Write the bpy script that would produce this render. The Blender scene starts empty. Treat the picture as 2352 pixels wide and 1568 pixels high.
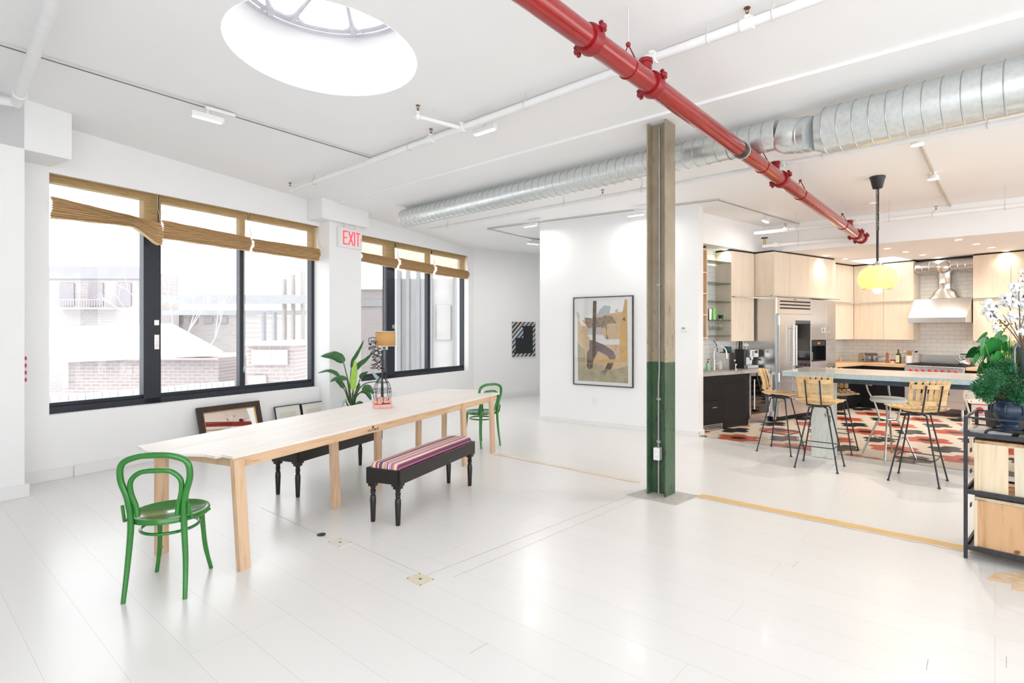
import bpy, bmesh, math, random
from math import sin, cos, pi, radians, sqrt, atan2
from mathutils import Vector, Matrix

scn = bpy.context.scene
COL = scn.collection
# ------------------------------------------------------------------ camera
F0, CX, HY, H = 1276.0, 1176.0, 759.0, 1.65      # focal length, centre, horizon in pixels of 2352x1568; eye height in metres
cam_d = bpy.data.cameras.new('camera'); cam = bpy.data.objects.new('camera', cam_d); COL.objects.link(cam)
cam.location = (0, 0, H); cam.rotation_euler = (pi/2, 0, 0)
cam_d.sensor_fit = 'HORIZONTAL'; cam_d.sensor_width = 36.0; cam_d.lens = 36.0*F0/2352.0
cam_d.shift_x = 0.0; cam_d.shift_y = -(784.0-HY)/2352.0; cam_d.clip_start = 0.05; cam_d.clip_end = 300
scn.camera = cam
# ------------------------------------------------------------------ sky and exposure
world = bpy.data.worlds.new('overcast_sky'); scn.world = world; world.use_nodes = True
wb = world.node_tree.nodes['Background']; wb.inputs[0].default_value = (0.95, 0.975, 1.0, 1); wb.inputs[1].default_value = 2.9
scn.view_settings.view_transform = 'Standard'; scn.view_settings.look = 'None'
scn.view_settings.exposure = 0.33; scn.view_settings.gamma = 1.0; scn.view_settings.use_curve_mapping = False
WARM = (1.0, 0.90, 0.78)
# ------------------------------------------------------------------ measuring helpers
def P(px, py, Y): return Vector(((px-CX)/F0*Y, Y, H-(py-HY)/F0*Y))
def onz(px, py, z=0.0):
    Y = (H-z)*F0/(py-HY); return Vector(((px-CX)/F0*Y, Y, z))
AV = Vector((.656, .755)); BV = Vector((.755, -.656))
def sA(p): return p[0]*AV.x + p[1]*AV.y
def zceil(x, y): return max(3.60, 3.76-.045*(x*AV.x+y*AV.y-5.14))
def onceil(px, py, d=0.0):
    z = 3.7
    for _ in range(12):
        p = onz(px, py, z-d); z = zceil(p.x, p.y)
    return onz(px, py, z-d)
def on_line(a, b, px):
    r = (px-CX)/F0
    k = (r*a[1]-a[0])/((b[0]-a[0])-r*(b[1]-a[1]))
    return Vector(a)+(Vector(b)-Vector(a))*k
class Frame:
    def __init__(s, ox, oy, deg, oz=0.0):
        s.m = Matrix.Translation((ox, oy, oz)) @ Matrix.Rotation(radians(deg), 4, 'Z'); s.i = s.m.inverted()
    def w(s, x, y, z=0.0): return s.m @ Vector((x, y, z))
    def l(s, p): return s.i @ Vector((p[0], p[1], p[2] if len(p) > 2 else 0))
    def hx(s, px, y):           # local x where the sight line of column px meets the plane local y
        a = s.w(0, y); b = s.w(1, y); r = (px-CX)/F0
        return (r*a.y-a.x)/((b.x-a.x)-r*(b.y-a.y))
    def hy(s, px, x):
        a = s.w(x, 0); b = s.w(x, 1); r = (px-CX)/F0
        return (r*a.y-a.x)/((b.x-a.x)-r*(b.y-a.y))
    def zz(s, x, y, py):        # height seen at row py for local point
        return H-(py-HY)/F0*s.w(x, y).y
AB = Frame(0, 0, -41.0)               # x along the beams and floor boards, y across
WF = Frame(-4.97, 6.30, 59.4)         # window wall: x along the wall, y outwards
KF = Frame(4.72, 9.98, 34.0)          # kitchen: x along the refrigerator wall, y towards it
QF = Frame(.517, 10.32, -34.7)        # partition with the picture
# ------------------------------------------------------------------ materials
MATS = {}
def mat(name, col=(.8, .8, .8), rough=.5, metal=0.0, emit=None, es=0.0, spec=None, coat=0.0, sheen=0.0, trans=0.0, ior=None, alpha=None):
    if name in MATS: return MATS[name]
    m = bpy.data.materials.new(name); m.use_nodes = True
    b = m.node_tree.nodes['Principled BSDF']
    b.inputs['Base Color'].default_value = (*col, 1); b.inputs['Roughness'].default_value = rough
    b.inputs['Metallic'].default_value = metal
    if spec is not None: b.inputs['Specular IOR Level'].default_value = spec
    if coat: b.inputs['Coat Weight'].default_value = coat; b.inputs['Coat Roughness'].default_value = .08
    if trans: b.inputs['Transmission Weight'].default_value = trans
    if ior: b.inputs['IOR'].default_value = ior
    if emit: b.inputs['Emission Color'].default_value = (*emit, 1); b.inputs['Emission Strength'].default_value = es
    if alpha is not None: b.inputs['Alpha'].default_value = alpha
    MATS[name] = m
    return m
def nt(m): return m.node_tree, m.node_tree.nodes, m.node_tree.links, m.node_tree.nodes['Principled BSDF']
def coords(m, scale=(1, 1, 1), kind='Object', rot=(0, 0, 0)):
    t, n, l, b = nt(m)
    tc = n.new('ShaderNodeTexCoord'); mp = n.new('ShaderNodeMapping'); mp.inputs['Scale'].default_value = scale; mp.inputs['Rotation'].default_value = rot
    l.new(tc.outputs[kind], mp.inputs[0]); return mp.outputs[0]
def noise(m, vec, scale=5, detail=4, rough=.5, dist=0):
    t, n, l, b = nt(m); x = n.new('ShaderNodeTexNoise')
    x.inputs['Scale'].default_value = scale; x.inputs['Detail'].default_value = detail; x.inputs['Roughness'].default_value = rough; x.inputs['Distortion'].default_value = dist
    if vec is not None: l.new(vec, x.inputs['Vector'])
    return x.outputs[0]
def ramp(m, fac, stops, const=False):
    t, n, l, b = nt(m); r = n.new('ShaderNodeValToRGB'); e = r.color_ramp.elements
    if const: r.color_ramp.interpolation = 'CONSTANT'
    while len(e) < len(stops): e.new(.5)
    for i, (p, c) in enumerate(stops):
        e[i].position = p; e[i].color = (*c, 1) if len(c) == 3 else c
    l.new(fac, r.inputs[0]); return r.outputs[0]
def mixc(m, fac, a, bb):
    t, n, l, b = nt(m); x = n.new('ShaderNodeMix'); x.data_type = 'RGBA'
    if isinstance(fac, float): x.inputs[0].default_value = fac
    else: l.new(fac, x.inputs[0])
    for s, v in ((6, a), (7, bb)):
        if isinstance(v, tuple): x.inputs[s].default_value = (*v, 1)
        else: l.new(v, x.inputs[s])
    return x.outputs[2]
def link(m, out, inp):
    t, n, l, b = nt(m); l.new(out, b.inputs[inp])
def bump(m, h, st=.2, dist=.01):
    t, n, l, b = nt(m); x = n.new('ShaderNodeBump'); x.inputs['Strength'].default_value = st; x.inputs['Distance'].default_value = dist
    l.new(h, x.inputs['Height']); l.new(x.outputs[0], b.inputs['Normal'])
G = (0, 0, 0); W1 = (1, 1, 1)
def mottled(name, c1, c2, rough=.5, sc=6, metal=0, scale=(1, 1, 1), bst=0, **k):
    if name in MATS: return MATS[name]
    m = mat(name, c1, rough, metal, **k); v = coords(m, scale); n = noise(m, v, sc, 5, .6)
    link(m, ramp(m, n, [(.3, c1), (.7, c2)]), 'Base Color')
    if bst: bump(m, n, bst, .01)
    return m
def woodm(name, c1, c2, axis='X', sc=1.0, rough=.55, knots=False, coat=0.0):
    if name in MATS: return MATS[name]
    m = mat(name, c1, rough, coat=coat)
    s = {'X': (.6, 9, 9), 'Y': (9, .6, 9), 'Z': (9, 9, .6)}[axis]
    v = coords(m, tuple(q*sc for q in s)); n = noise(m, v, 3.0, 6, .65, 1.2)
    c = ramp(m, n, [(.32, c2), (.5, c1), (.68, tuple(min(1, q*1.06) for q in c1))])
    if knots:
        v2 = coords(m, (1, 1, 1)); n2 = noise(m, v2, 7, 2, .5)
        k = ramp(m, n2, [(.70, G), (.76, W1)])
        c = mixc(m, k, c, tuple(q*.45 for q in c2))
    link(m, c, 'Base Color'); bump(m, n, .08, .003)
    return m
wall_white = mottled('painted_wall_white', (.90, .90, .90), (.92, .92, .92), .6, 1.2)
ceil_white = mottled('painted_ceiling_white', (.93, .93, .93), (.945, .945, .945), .7, .8)
trim_white = mottled('painted_trim_white', (.84, .825, .82), (.87, .86, .855), .4, 3)
pipe_white = mottled('painted_pipe_white', (.84, .84, .84), (.88, .88, .88), .35, 8)
soft_white = mottled('white_plastic', (.85, .85, .84), (.88, .88, .87), .35, 8)
black_frame = mottled('dark_blue_black_aluminium', (.012, .016, .026), (.018, .023, .035), .35, 12)
steel = mat('brushed_stainless_steel', (.68, .67, .66), .27, 1.0)
_v = coords(steel, (.6, .6, 220)); _n = noise(steel, _v, 2, 3); pass

chrome = mottled('chrome', (.75, .75, .75), (.8, .8, .8), .08, 4, 1.0)
galv = mat('galvanised_steel', (.62, .66, .66), .3, .85)
_v = coords(galv, (1, 1, 1)); _x = galv.node_tree.nodes.new('ShaderNodeTexVoronoi'); _x.inputs['Scale'].default_value = 28; galv.node_tree.links.new(_v, _x.inputs[0])
link(galv, ramp(galv, _x.outputs['Distance'], [(.1, (.66, .69, .69)), (.8, (.74, .77, .76))]), 'Base Color')
link(galv, ramp(galv, noise(galv, _v, 3, 3), [(.3, (.27,)*3), (.7, (.36,)*3)]), 'Roughness')
black_metal = mottled('black_painted_iron', (.012, .014, .02), (.03, .034, .045), .42, 20)
black_lacquer = mottled('satin_black_cabinet_paint', (.007, .007, .008), (.010, .010, .011), .45, 3, spec=.25)
black_paint = mottled('satin_black_wood_paint', (.008, .007, .007), (.015, .013, .012), .35, 9)
black_plastic = mottled('black_plastic', (.012, .012, .013), (.02, .02, .021), .35, 10)
red_paint = mottled('glossy_red_pipe_paint', (.27, .007, .008), (.33, .012, .010), .22, 5, coat=.4)
dark_red = mottled('dark_red_cast_iron_paint', (.23, .006, .012), (.32, .012, .02), .33, 25, bst=.1)
maple = woodm('pale_maple_veneer', (.82, .71, .57), (.78, .665, .52), 'Z', .7, .42)
maple_in = woodm('maple_shelf_interior', (.80, .62, .42), (.74, .55, .35), 'Z', .7, .5)
butcher = woodm('butcher_block_wood', (.72, .50, .30), (.56, .34, .17), 'X', 1.6, .45)
stool_wood = woodm('honey_ash_slat_wood', (.74, .50, .24), (.58, .35, .14), 'X', 1.3, .42, coat=.2)
pine = woodm('raw_pine_board', (.70, .48, .30), (.54, .32, .17), 'X', .9, .6, knots=True)
pine_z = woodm('raw_pine_upright', (.68, .47, .31), (.55, .34, .19), 'Z', .9, .6, knots=True)
ply = woodm('pale_plywood_top', (.86, .80, .745), (.81, .735, .67), 'X', .5, .45)
crate_pale = woodm('pale_crate_board', (.75, .62, .44), (.62, .46, .28), 'Z', .8, .7)
crate_warm = woodm('warm_crate_board', (.62, .38, .20), (.44, .22, .09), 'Z', .6, .65, knots=True)
green_paint = mottled('glossy_green_lacquer', (.012, .17, .014), (.018, .215, .02), .22, 6, coat=.5)
stone = mottled('grey_veined_stone', (.50, .49, .46), (.30, .30, .29), .3, 5, scale=(1, 3, 1))
concrete = mottled('blue_grey_concrete_edge', (.30, .42, .46), (.48, .56, .58), .45, 30, bst=.3)
concrete_top = mottled('polished_concrete_top', (.52, .47, .42), (.60, .56, .51), .16, 3)
cream_metal = mottled('cream_painted_metal', (.72, .66, .56), (.78, .73, .64), .4, 5)
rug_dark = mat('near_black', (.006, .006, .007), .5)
def glass_mat(name, tint=(1, 1, 1), refl=.06, rough=0.0):
    if name in MATS: return MATS[name]
    m = bpy.data.materials.new(name); m.use_nodes = True; n = m.node_tree.nodes; l = m.node_tree.links; n.clear()
    o = n.new('ShaderNodeOutputMaterial'); t = n.new('ShaderNodeBsdfTransparent'); t.inputs[0].default_value = (*tint, 1)
    g = n.new('ShaderNodeBsdfGlossy'); g.inputs['Roughness'].default_value = rough
    fr = n.new('ShaderNodeFresnel'); fr.inputs[0].default_value = 1.45
    mp = n.new('ShaderNodeMath'); mp.operation = 'MULTIPLY_ADD'; mp.inputs[1].default_value = .5; mp.inputs[2].default_value = refl*.1
    x = n.new('ShaderNodeMixShader'); l.new(fr.outputs[0], mp.inputs[0]); l.new(mp.outputs[0], x.inputs[0]); l.new(t.outputs[0], x.inputs[1]); l.new(g.outputs[0], x.inputs[2]); l.new(x.outputs[0], o.inputs[0])
    MATS[name] = m; return m
pane_glass = glass_mat('clear_window_glass')
dark_glass = mat('dark_appliance_glass', (.006, .006, .007), .05)
green_glass = mat('green_edge_glass', (.012, .09, .055), .08, alpha=.85)
clear_glass = glass_mat('clear_drinking_glass', (.93, .95, .94), .2)
mirror_m = mat('mirror_silver', (.92, .92, .92), .01, 1.0)
# ------------------------------------------------------------------ mesh builder
class M:
    def __init__(s): s.v = []; s.f = []; s.m = []
    def add(s, vs, fs, mi=0):
        o = len(s.v); s.v += [tuple(v) for v in vs]; s.f += [tuple(i+o for i in f) for f in fs]; s.m += [mi]*len(fs); return s
    def box(s, x0, x1, y0, y1, z0, z1, mi=0, mx=None):
        if x0 > x1: x0, x1 = x1, x0
        if y0 > y1: y0, y1 = y1, y0
        if z0 > z1: z0, z1 = z1, z0
        vs = [Vector(p) for p in ((x0, y0, z0), (x1, y0, z0), (x1, y1, z0), (x0, y1, z0), (x0, y0, z1), (x1, y0, z1), (x1, y1, z1), (x0, y1, z1))]
        if mx is not None: vs = [mx @ v for v in vs]
        return s.add(vs, [(0, 3, 2, 1), (4, 5, 6, 7), (0, 1, 5, 4), (1, 2, 6, 5), (2, 3, 7, 6), (3, 0, 4, 7)], mi)
    def bar(s, p0, p1, w, h, up=(0, 0, 1), mi=0):
        p0 = Vector(p0); p1 = Vector(p1); d = (p1-p0); L = d.length; d.normalize(); u = Vector(up)
        if abs(d.dot(u)) > .98: u = Vector((1, 0, 0))
        x = d.cross(u).normalized(); z = x.cross(d).normalized()
        mx = Matrix((x, d, z)).transposed().to_4x4(); mx.translation = p0
        return s.box(-w/2, w/2, 0, L, -h/2, h/2, mi, mx)
    def prism(s, poly, z0, z1, mi=0, mx=None, mtop=None):
        n = len(poly); a = sum(poly[i][0]*poly[(i+1) % n][1]-poly[(i+1) % n][0]*poly[i][1] for i in range(n))
        if a < 0: poly = poly[::-1]
        z1f = z1 if callable(z1) else (lambda x, y: z1)
        vs = [Vector((p[0], p[1], z0)) for p in poly]+[Vector((p[0], p[1], z1f(p[0], p[1]))) for p in poly]
        if mx is not None: vs = [mx @ v for v in vs]
        s.add(vs, [tuple(range(n))[::-1]]+[(i, (i+1) % n, (i+1) % n+n, i+n) for i in range(n)], mi)
        o = len(s.v)-2*n; s.f.append(tuple(range(o+n, o+2*n))); s.m.append(mi if mtop is None else mtop); return s
    def tube(s, pts, r, n=8, mi=0, closed=False, caps=True, sq=None):
        pts = [Vector(p) for p in pts]; N = len(pts); R = r if isinstance(r, (list, tuple)) else [r]*N
        tan = []
        for i in range(N):
            a = pts[(i-1) % N] if closed or i > 0 else pts[i]; b = pts[(i+1) % N] if closed or i < N-1 else pts[i]
            t = (b-a); tan.append(t.normalized() if t.length > 1e-9 else Vector((0, 0, 1)))
        u = Vector((0, 0, 1)) if abs(tan[0].z) < .9 else Vector((1, 0, 0))
        x = tan[0].cross(u).normalized(); vs = []
        for i in range(N):
            x = (x-tan[i]*x.dot(tan[i])); x = x.normalized() if x.length > 1e-6 else tan[i].orthogonal().normalized()
            y = tan[i].cross(x)
            for k in range(n):
                a = 2*pi*k/n; q = (1, 1) if sq is None else sq
                vs.append(pts[i]+x*cos(a)*R[i]*q[0]+y*sin(a)*R[i]*q[1])
        fs = []
        for i in range(N if closed else N-1):
            j = (i+1) % N
            for k in range(n): fs.append((i*n+k, i*n+(k+1) % n, j*n+(k+1) % n, j*n+k))
        if caps and not closed: fs += [tuple(range(n))[::-1], tuple(range((N-1)*n, N*n))]
        return s.add(vs, fs, mi)
    def cyl(s, p0, p1, r0, r1=None, n=16, mi=0): return s.tube([p0, p1], [r0, r0 if r1 is None else r1], n, mi)
    def lathe(s, prof, c=(0, 0, 0), n=24, mi=0, mx=None, cap=True):
        vs = []; c = Vector(c)
        for r, z in prof:
            for k in range(n):
                v = Vector((r*cos(2*pi*k/n), r*sin(2*pi*k/n), z))
                vs.append(c+(mx @ v if mx is not None else v))
        fs = [(i*n+k, i*n+(k+1) % n, (i+1)*n+(k+1) % n, (i+1)*n+k) for i in range(len(prof)-1) for k in range(n)]
        if cap: fs += [tuple(range(n))[::-1], tuple(range((len(prof)-1)*n, len(prof)*n))]
        return s.add(vs, fs, mi)
    def ball(s, c, r, n=8, mi=0, sq=(1, 1, 1), jit=0, rnd=None):
        vs = []; c = Vector(c); m = max(4, n//2+1)
        for i in range(1, m):
            t = pi*i/m
            for k in range(n):
                a = 2*pi*k/n; j = 1+(rnd.uniform(-jit, jit) if jit else 0)
                vs.append(c+Vector((sin(t)*cos(a)*r*sq[0], sin(t)*sin(a)*r*sq[1], cos(t)*r*sq[2]))*j)
        fs = [(i*n+k, (i+1)*n+k, (i+1)*n+(k+1) % n, i*n+(k+1) % n) for i in range(m-2) for k in range(n)]
        vs += [c+Vector((0, 0, r*sq[2])), c-Vector((0, 0, r*sq[2]))]; T = len(vs)-2
        fs += [(T, k, (k+1) % n) for k in range(n)]+[(T+1, (m-2)*n+(k+1) % n, (m-2)*n+k) for k in range(n)]
        return s.add(vs, fs, mi)
    def grid(s, rows, mi=0, closed=False):
        n = len(rows[0]); vs = [p for r in rows for p in r]
        fs = [(i*n+k, i*n+(k+1) % n, (i+1)*n+(k+1) % n, (i+1)*n+k) for i in range(len(rows)-1) for k in range(n if closed else n-1)]
        return s.add(vs, fs, mi)
    def build(s, name, mats, parent=None, frame=None, smooth=True, bevel=0, ang=50, tag=None, solid=0, world=False):
        me = bpy.data.meshes.new(name)
        vs = s.v; mw = Matrix.Identity(4)
        if world:       # vertices are in the room's coordinates: give the object its own base point
            if parent is not None:
                inv = MW[parent.name].inverted(); vs = [inv @ Vector(v) for v in vs]
            else:
                xs = [v[0] for v in vs]; ys = [v[1] for v in vs]; zs = [v[2] for v in vs]
                c = Vector(((min(xs)+max(xs))/2, (min(ys)+max(ys))/2, min(zs))); mw = Matrix.Translation(c); vs = [Vector(v)-c for v in vs]
        if frame is not None: mw = frame.m if isinstance(frame, Frame) else frame
        me.from_pydata([tuple(v) for v in vs], [], s.f)
        if not isinstance(mats, (list, tuple)): mats = [mats]
        for q in mats: me.materials.append(q)
        if len(mats) > 1: me.polygons.foreach_set('material_index', s.m)
        if smooth:
            me.polygons.foreach_set('use_smooth', [True]*len(me.polygons)); me.set_sharp_from_angle(angle=radians(ang))
        me.update()
        o = bpy.data.objects.new(name, me); COL.objects.link(o)
        if parent is not None: o.parent = parent
        o.matrix_local = mw; MW[o.name] = (MW[parent.name] @ mw) if parent is not None else mw
        if bevel:
            b = o.modifiers.new('edge', 'BEVEL'); b.width = bevel; b.segments = 2; b.limit_method = 'ANGLE'; b.angle_limit = radians(40)
        if solid:
            q = o.modifiers.new('thickness', 'SOLIDIFY'); q.thickness = solid
        if tag: tagg(o, *tag)
        return o
MW = {}
def tagg(o, label, cat=None, group=None):
    o['label'] = label
    if cat: o['category'] = cat
    if group: o['group'] = group
    return o
def thing(name, label, cat, frame=None, group=None):
    o = bpy.data.objects.new(name, None); COL.objects.link(o); o.empty_display_size = .1
    mw = Matrix.Identity(4) if frame is None else (frame.m if isinstance(frame, Frame) else frame)
    o.matrix_local = mw; MW[o.name] = mw
    return tagg(o, label, cat, group)
def at(x, y, z=0, deg=0): return Matrix.Translation((x, y, z)) @ Matrix.Rotation(radians(deg), 4, 'Z')
def struct(o): o['kind'] = 'structure'; return o
def copy_tree(o, mw, label=None, group=None):
    def rec(q, par):
        c = q.copy(); COL.objects.link(c); c.parent = par
        for ch in list(q.children): rec(ch, c)
        return c
    c = rec(o, None); c.matrix_local = mw; MW[c.name] = mw
    if label: c['label'] = label
    if group: c['group'] = group
    return c
# ================================================================== the room
floor_m = mat('white_painted_floorboards', (.80, .79, .775), .27, coat=.05)
_v = coords(floor_m, (1, 1, 1)); t_, n_, l_, b_ = nt(floor_m)
_bk = n_.new('ShaderNodeTexBrick'); _bk.inputs['Scale'].default_value = 1.0; _bk.inputs['Brick Width'].default_value = 3.1; _bk.inputs['Row Height'].default_value = .265
_bk.inputs['Mortar Size'].default_value = .0013; _bk.inputs['Mortar Smooth'].default_value = .3; _bk.offset = .37; _bk.offset_frequency = 3
_bk.inputs['Color1'].default_value = (.785, .775, .76, 1); _bk.inputs['Color2'].default_value = (.80, .79, .775, 1); _bk.inputs['Mortar'].default_value = (.62, .60, .57, 1)
l_.new(_v, _bk.inputs['Vector'])
_n1 = noise(floor_m, _v, .7, 3); _n2 = noise(floor_m, _v, 9, 5)
l_.new(_bk.outputs['Color'], b_.inputs['Base Color'])


def clip(bm, co, no):
    bmesh.ops.bisect_plane(bm, geom=bm.verts[:]+bm.edges[:]+bm.faces[:], plane_co=co, plane_no=no, clear_outer=True)
def clipped(name, b, mats, frame, planes, smooth=False):
    o = b.build(name, mats, None, frame, smooth=smooth)
    bm = bmesh.new(); bm.from_mesh(o.data); inv = MW[o.name].inverted()
    for co, no in planes: clip(bm, inv @ Vector(co), (inv.to_3x3() @ Vector(no)))
    bm.to_mesh(o.data); bm.free(); return struct(o)
out_n = WF.w(0, 1)-WF.w(0, 0); kn = KF.w(0, 1)-KF.w(0, 0); ku = KF.w(1, 0)-KF.w(0, 0)
PB = Vector((-.908, 13.17, 0))                    # foot of the far wall
lim = [(WF.w(0, .31), out_n), (PB+kn*.19, kn), (KF.w(4.1, 0), ku)]
b = M(); b.add([(-13, -2.2, 0), (12, -2.2, 0), (12, 16, 0), (-13, 16, 0)], [(0, 1, 2, 3)])
clipped('floor', b, floor_m, AB, lim)

# ceiling, sloping gently, with the round skylight opening
SK = AB.l((-1.517, 4.488)); SR = .74
b = M(); za = lambda x, y: max(3.60, 3.76-.045*(y-5.14)); zc = lambda x, y: (x, y, za(x, y))
X0, X1, Y0, Y1, q = -13, 12, -2.2, 8.695, 1.0
for x0, x1, y0, y1 in ((X0, X1, Y0, SK.y-q), (X0, SK.x-q, SK.y-q, SK.y+q), (SK.x+q, X1, SK.y-q, SK.y+q), (X0, X1, SK.y+q, Y1), (X0, X1, Y1, 16)):
    b.add([zc(x0, y0), zc(x0, y1), zc(x1, y1), zc(x1, y0)], [(0, 1, 2, 3)])
ri, ro = [], []
for k in range(64):
    a = 2*pi*k/64; c, s_ = cos(a), sin(a); m_ = q/max(abs(c), abs(s_))
    ri.append(zc(SK.x+SR*c, SK.y+SR*s_)); ro.append(zc(SK.x+m_*c, SK.y+m_*s_))
b.grid([ro, ri], closed=True)
clipped('ceiling', b, ceil_white, AB, lim)
# boxed beam that crosses the room over the steel column
b = M(); b.prism([(-13, 5.02), (12, 5.02), (12, 5.44), (-13, 5.44)], 3.738, 3.95)
clipped('trim_1', b, ceil_white, AB, [lim[0], lim[2]])

# left wall with the two wide windows
Z0, Z1, ZT = .715, 3.39, 4.35
w1a, w1b = -.2265, 3.452
w2b = WF.hx(1060, .2)
w2a = 4.36
b = M()
for x0, x1, z0, z1 in ((-3.6, 8.3, 0, Z0), (-3.6, 8.3, Z1, ZT), (-3.6, w1a, Z0, Z1), (w1b, w2a, Z0, Z1), (w2b, 8.3, Z0, Z1)):
    b.box(x0, x1, 0, .32, z0, z1)
struct(b.build('wall_left', wall_white, None, WF, smooth=False))
b = M().box(-3.6, -.606, -.509, 0, 0, 4.3); struct(b.build('wall_left', wall_white, None, WF, smooth=False, bevel=.004))
b = M().box(-3.6, -.213, -.509, 0, 3.45, 4.3); struct(b.build('trim_2', wall_white, None, WF, smooth=False, bevel=.004))
b = M().box(w1b, 4.155, -.243, 0, 0, 4.3); struct(b.build('wall_left', wall_white, None, WF, smooth=False, bevel=.004))
b = M().box(3.2, 4.22, -.36, 0, 3.45, 4.3); struct(b.build('trim_3', wall_white, None, WF, smooth=False, bevel=.004))
b = M()
for x0, x1, y in ((-.606, -.02, 0), (0, w1b, 0), (4.155, 8.0, 0)): b.box(x0, x1, -.02, y, 0, .125)
b.box(w1b, 4.175, -.263, -.243, 0, .125); b.box(-3.6, -.575, -.535, -.509, 0, .125); b.box(-.606, -.575, -.509, -.02, 0, .125)
struct(b.build('baseboard_left', trim_white, None, WF, smooth=False, bevel=.004))

# unseen wall added behind the camera to dim the window side
struct(clipped('added_wall_rear', M().box(-8, -1.2, -2.3, -2.2, 0, 4.3), wall_white, AB, [lim[0]]))
# windows
def window(name, xa, xb, mulls, lock):
    t = thing(name, 'x', 'window', WF); del t['category']; del t['label']; struct(t)
    b = M(); y0, y1 = .13, .24; f = .075
    b.box(xa, xb, y0, y1, Z0, Z0+f); b.box(xa, xb, y0, y1, Z1-f, Z1)
    b.box(xa, xa+.04, y0, y1, Z0, Z1); b.box(xb-.055, xb, y0, y1, Z0, Z1)
    b.box(xa, xb, y0+.03, y1-.02, Z0+f, Z0+f+.045)
    for m0, m1, d in mulls: b.box(m0, m1, y0+d, y1, Z0, Z1)
    b.build('window_frame', black_frame, t, smooth=False, bevel=.004)
    xs = [xa]+[v for m_ in mulls for v in m_[:2]]+[xb]
    for i in range(0, len(xs), 2):
        M().box(xs[i], xs[i+1], .185, .191, Z0+f, Z1-f).build('window_pane', pane_glass, t, smooth=False)
    b = M(); x, zs = lock
    b.box(x-.03, x+.03, y0-.012, y0, zs[0], zs[0]+.07)
    if len(zs) > 1: b.box(x-.03, x+.03, y0-.015, y0, zs[1], zs[1]+.19); b.box(x-.008, x+.008, y0-.03, y0-.015, zs[1]+.04, zs[1]+.1)
    b.build('window_lock', steel, t, bevel=.003)
    return t
h = lambda px: WF.hx(px, .13)
m1 = (h(330), h(370)); m2 = (h(553), h(565))
window('window_1', w1a, w1b, [(m1[0], m1[1], 0), (m2[0], m2[1], .02)], (h(359), (WF.zz(h(359), .13, 747), WF.zz(h(359), .13, 802))))
m3 = (h(888), h(907)); m4 = (h(984), h(990))
window('window_2', w2a, w2b+.03, [(m3[0], m3[1], 0), (m4[0], m4[1], .02)], (h(903), (WF.zz(h(903), .13, 754),)))

# far wall behind the table's end, partition wall, kitchen walls
BF = Frame(PB.x, PB.y, 34.0)
b = M(); b.box(-.25, 2.6, 0, .2, 0, 4.2); b.box(5.6, 7.5, 0, .2, 0, 4.2); b.box(2.6, 5.6, 0, .2, 0, .7); b.box(2.6, 5.6, 0, .2, 3.2, 4.2)
struct(b.build('wall_back', wall_white, None, BF, smooth=False))
t = thing('added_window', 'x', 'window', BF); del t['category']; del t['label']; struct(t)  # unseen window, added behind the partition to brighten the far corner
b = M(); b.box(2.6, 5.6, .10, .16, .7, .77); b.box(2.6, 5.6, .10, .16, 3.13, 3.2); b.box(2.6, 2.66, .10, .16, .77, 3.13); b.box(5.54, 5.6, .10, .16, .77, 3.13); b.box(4.06, 4.13, .10, .16, .77, 3.13); b.build('window_frame', black_frame, t, smooth=False)
M().box(2.66, 5.54, .12, .126, .77, 3.13).build('window_pane', pane_glass, t, smooth=False)
struct(M().box(-.1, 7.5, -.02, 0, 0, .12).build('baseboard_back', trim_white, None, BF, smooth=False, bevel=.004))
struct(M().box(0, 2.912, 0, .25, 0, 3.8).build('wall_middle', wall_white, None, QF, smooth=False, bevel=.003))
b = M().box(-.005, 2.93, -.016, 0, 0, .075); b.box(2.912, 2.93, -.016, .26, 0, .075)
struct(b.build('baseboard_middle', trim_white, None, QF, smooth=False, bevel=.003))
def tile_mat(name, c1, c2, mortar):
    m = mat(name, c1, .18, coat=.3); t, n, l, bb = nt(m); v = coords(m)
    sp = n.new('ShaderNodeSeparateXYZ'); cb = n.new('ShaderNodeCombineXYZ'); l.new(v, sp.inputs[0]); l.new(sp.outputs[0], cb.inputs[0]); l.new(sp.outputs[2], cb.inputs[1])
    k = n.new('ShaderNodeTexBrick'); k.inputs['Scale'].default_value = 1; k.inputs['Brick Width'].default_value = .2; k.inputs['Row Height'].default_value = .082
    k.inputs['Mortar Size'].default_value = .0022; k.inputs['Mortar Smooth'].default_value = .1
    k.inputs['Color1'].default_value = (*c1, 1); k.inputs['Color2'].default_value = (*c2, 1); k.inputs['Mortar'].default_value = (*mortar, 1)
    l.new(cb.outputs[0], k.inputs['Vector']); l.new(k.outputs['Color'], bb.inputs['Base Color']); bump(m, k.outputs['Fac'], -.3, .004)
    return m
tiles = tile_mat('white_subway_tiles', (.86, .85, .82), (.89, .88, .85), (.50, .48, .45))
struct(M().box(-1.98, 4.18, .70, .90, 0, 3.25).build('wall_kitchen', tiles, None, KF, smooth=False))
HF = Frame(*KF.w(3.98, .70)[:2], 34.0-90.0)      # hood wall: x runs towards the camera's right, y into the wall
struct(M().box(-.02, 8.5, 0, .2, 0, 3.25).build('wall_right', tiles, None, HF, smooth=False))
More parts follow.
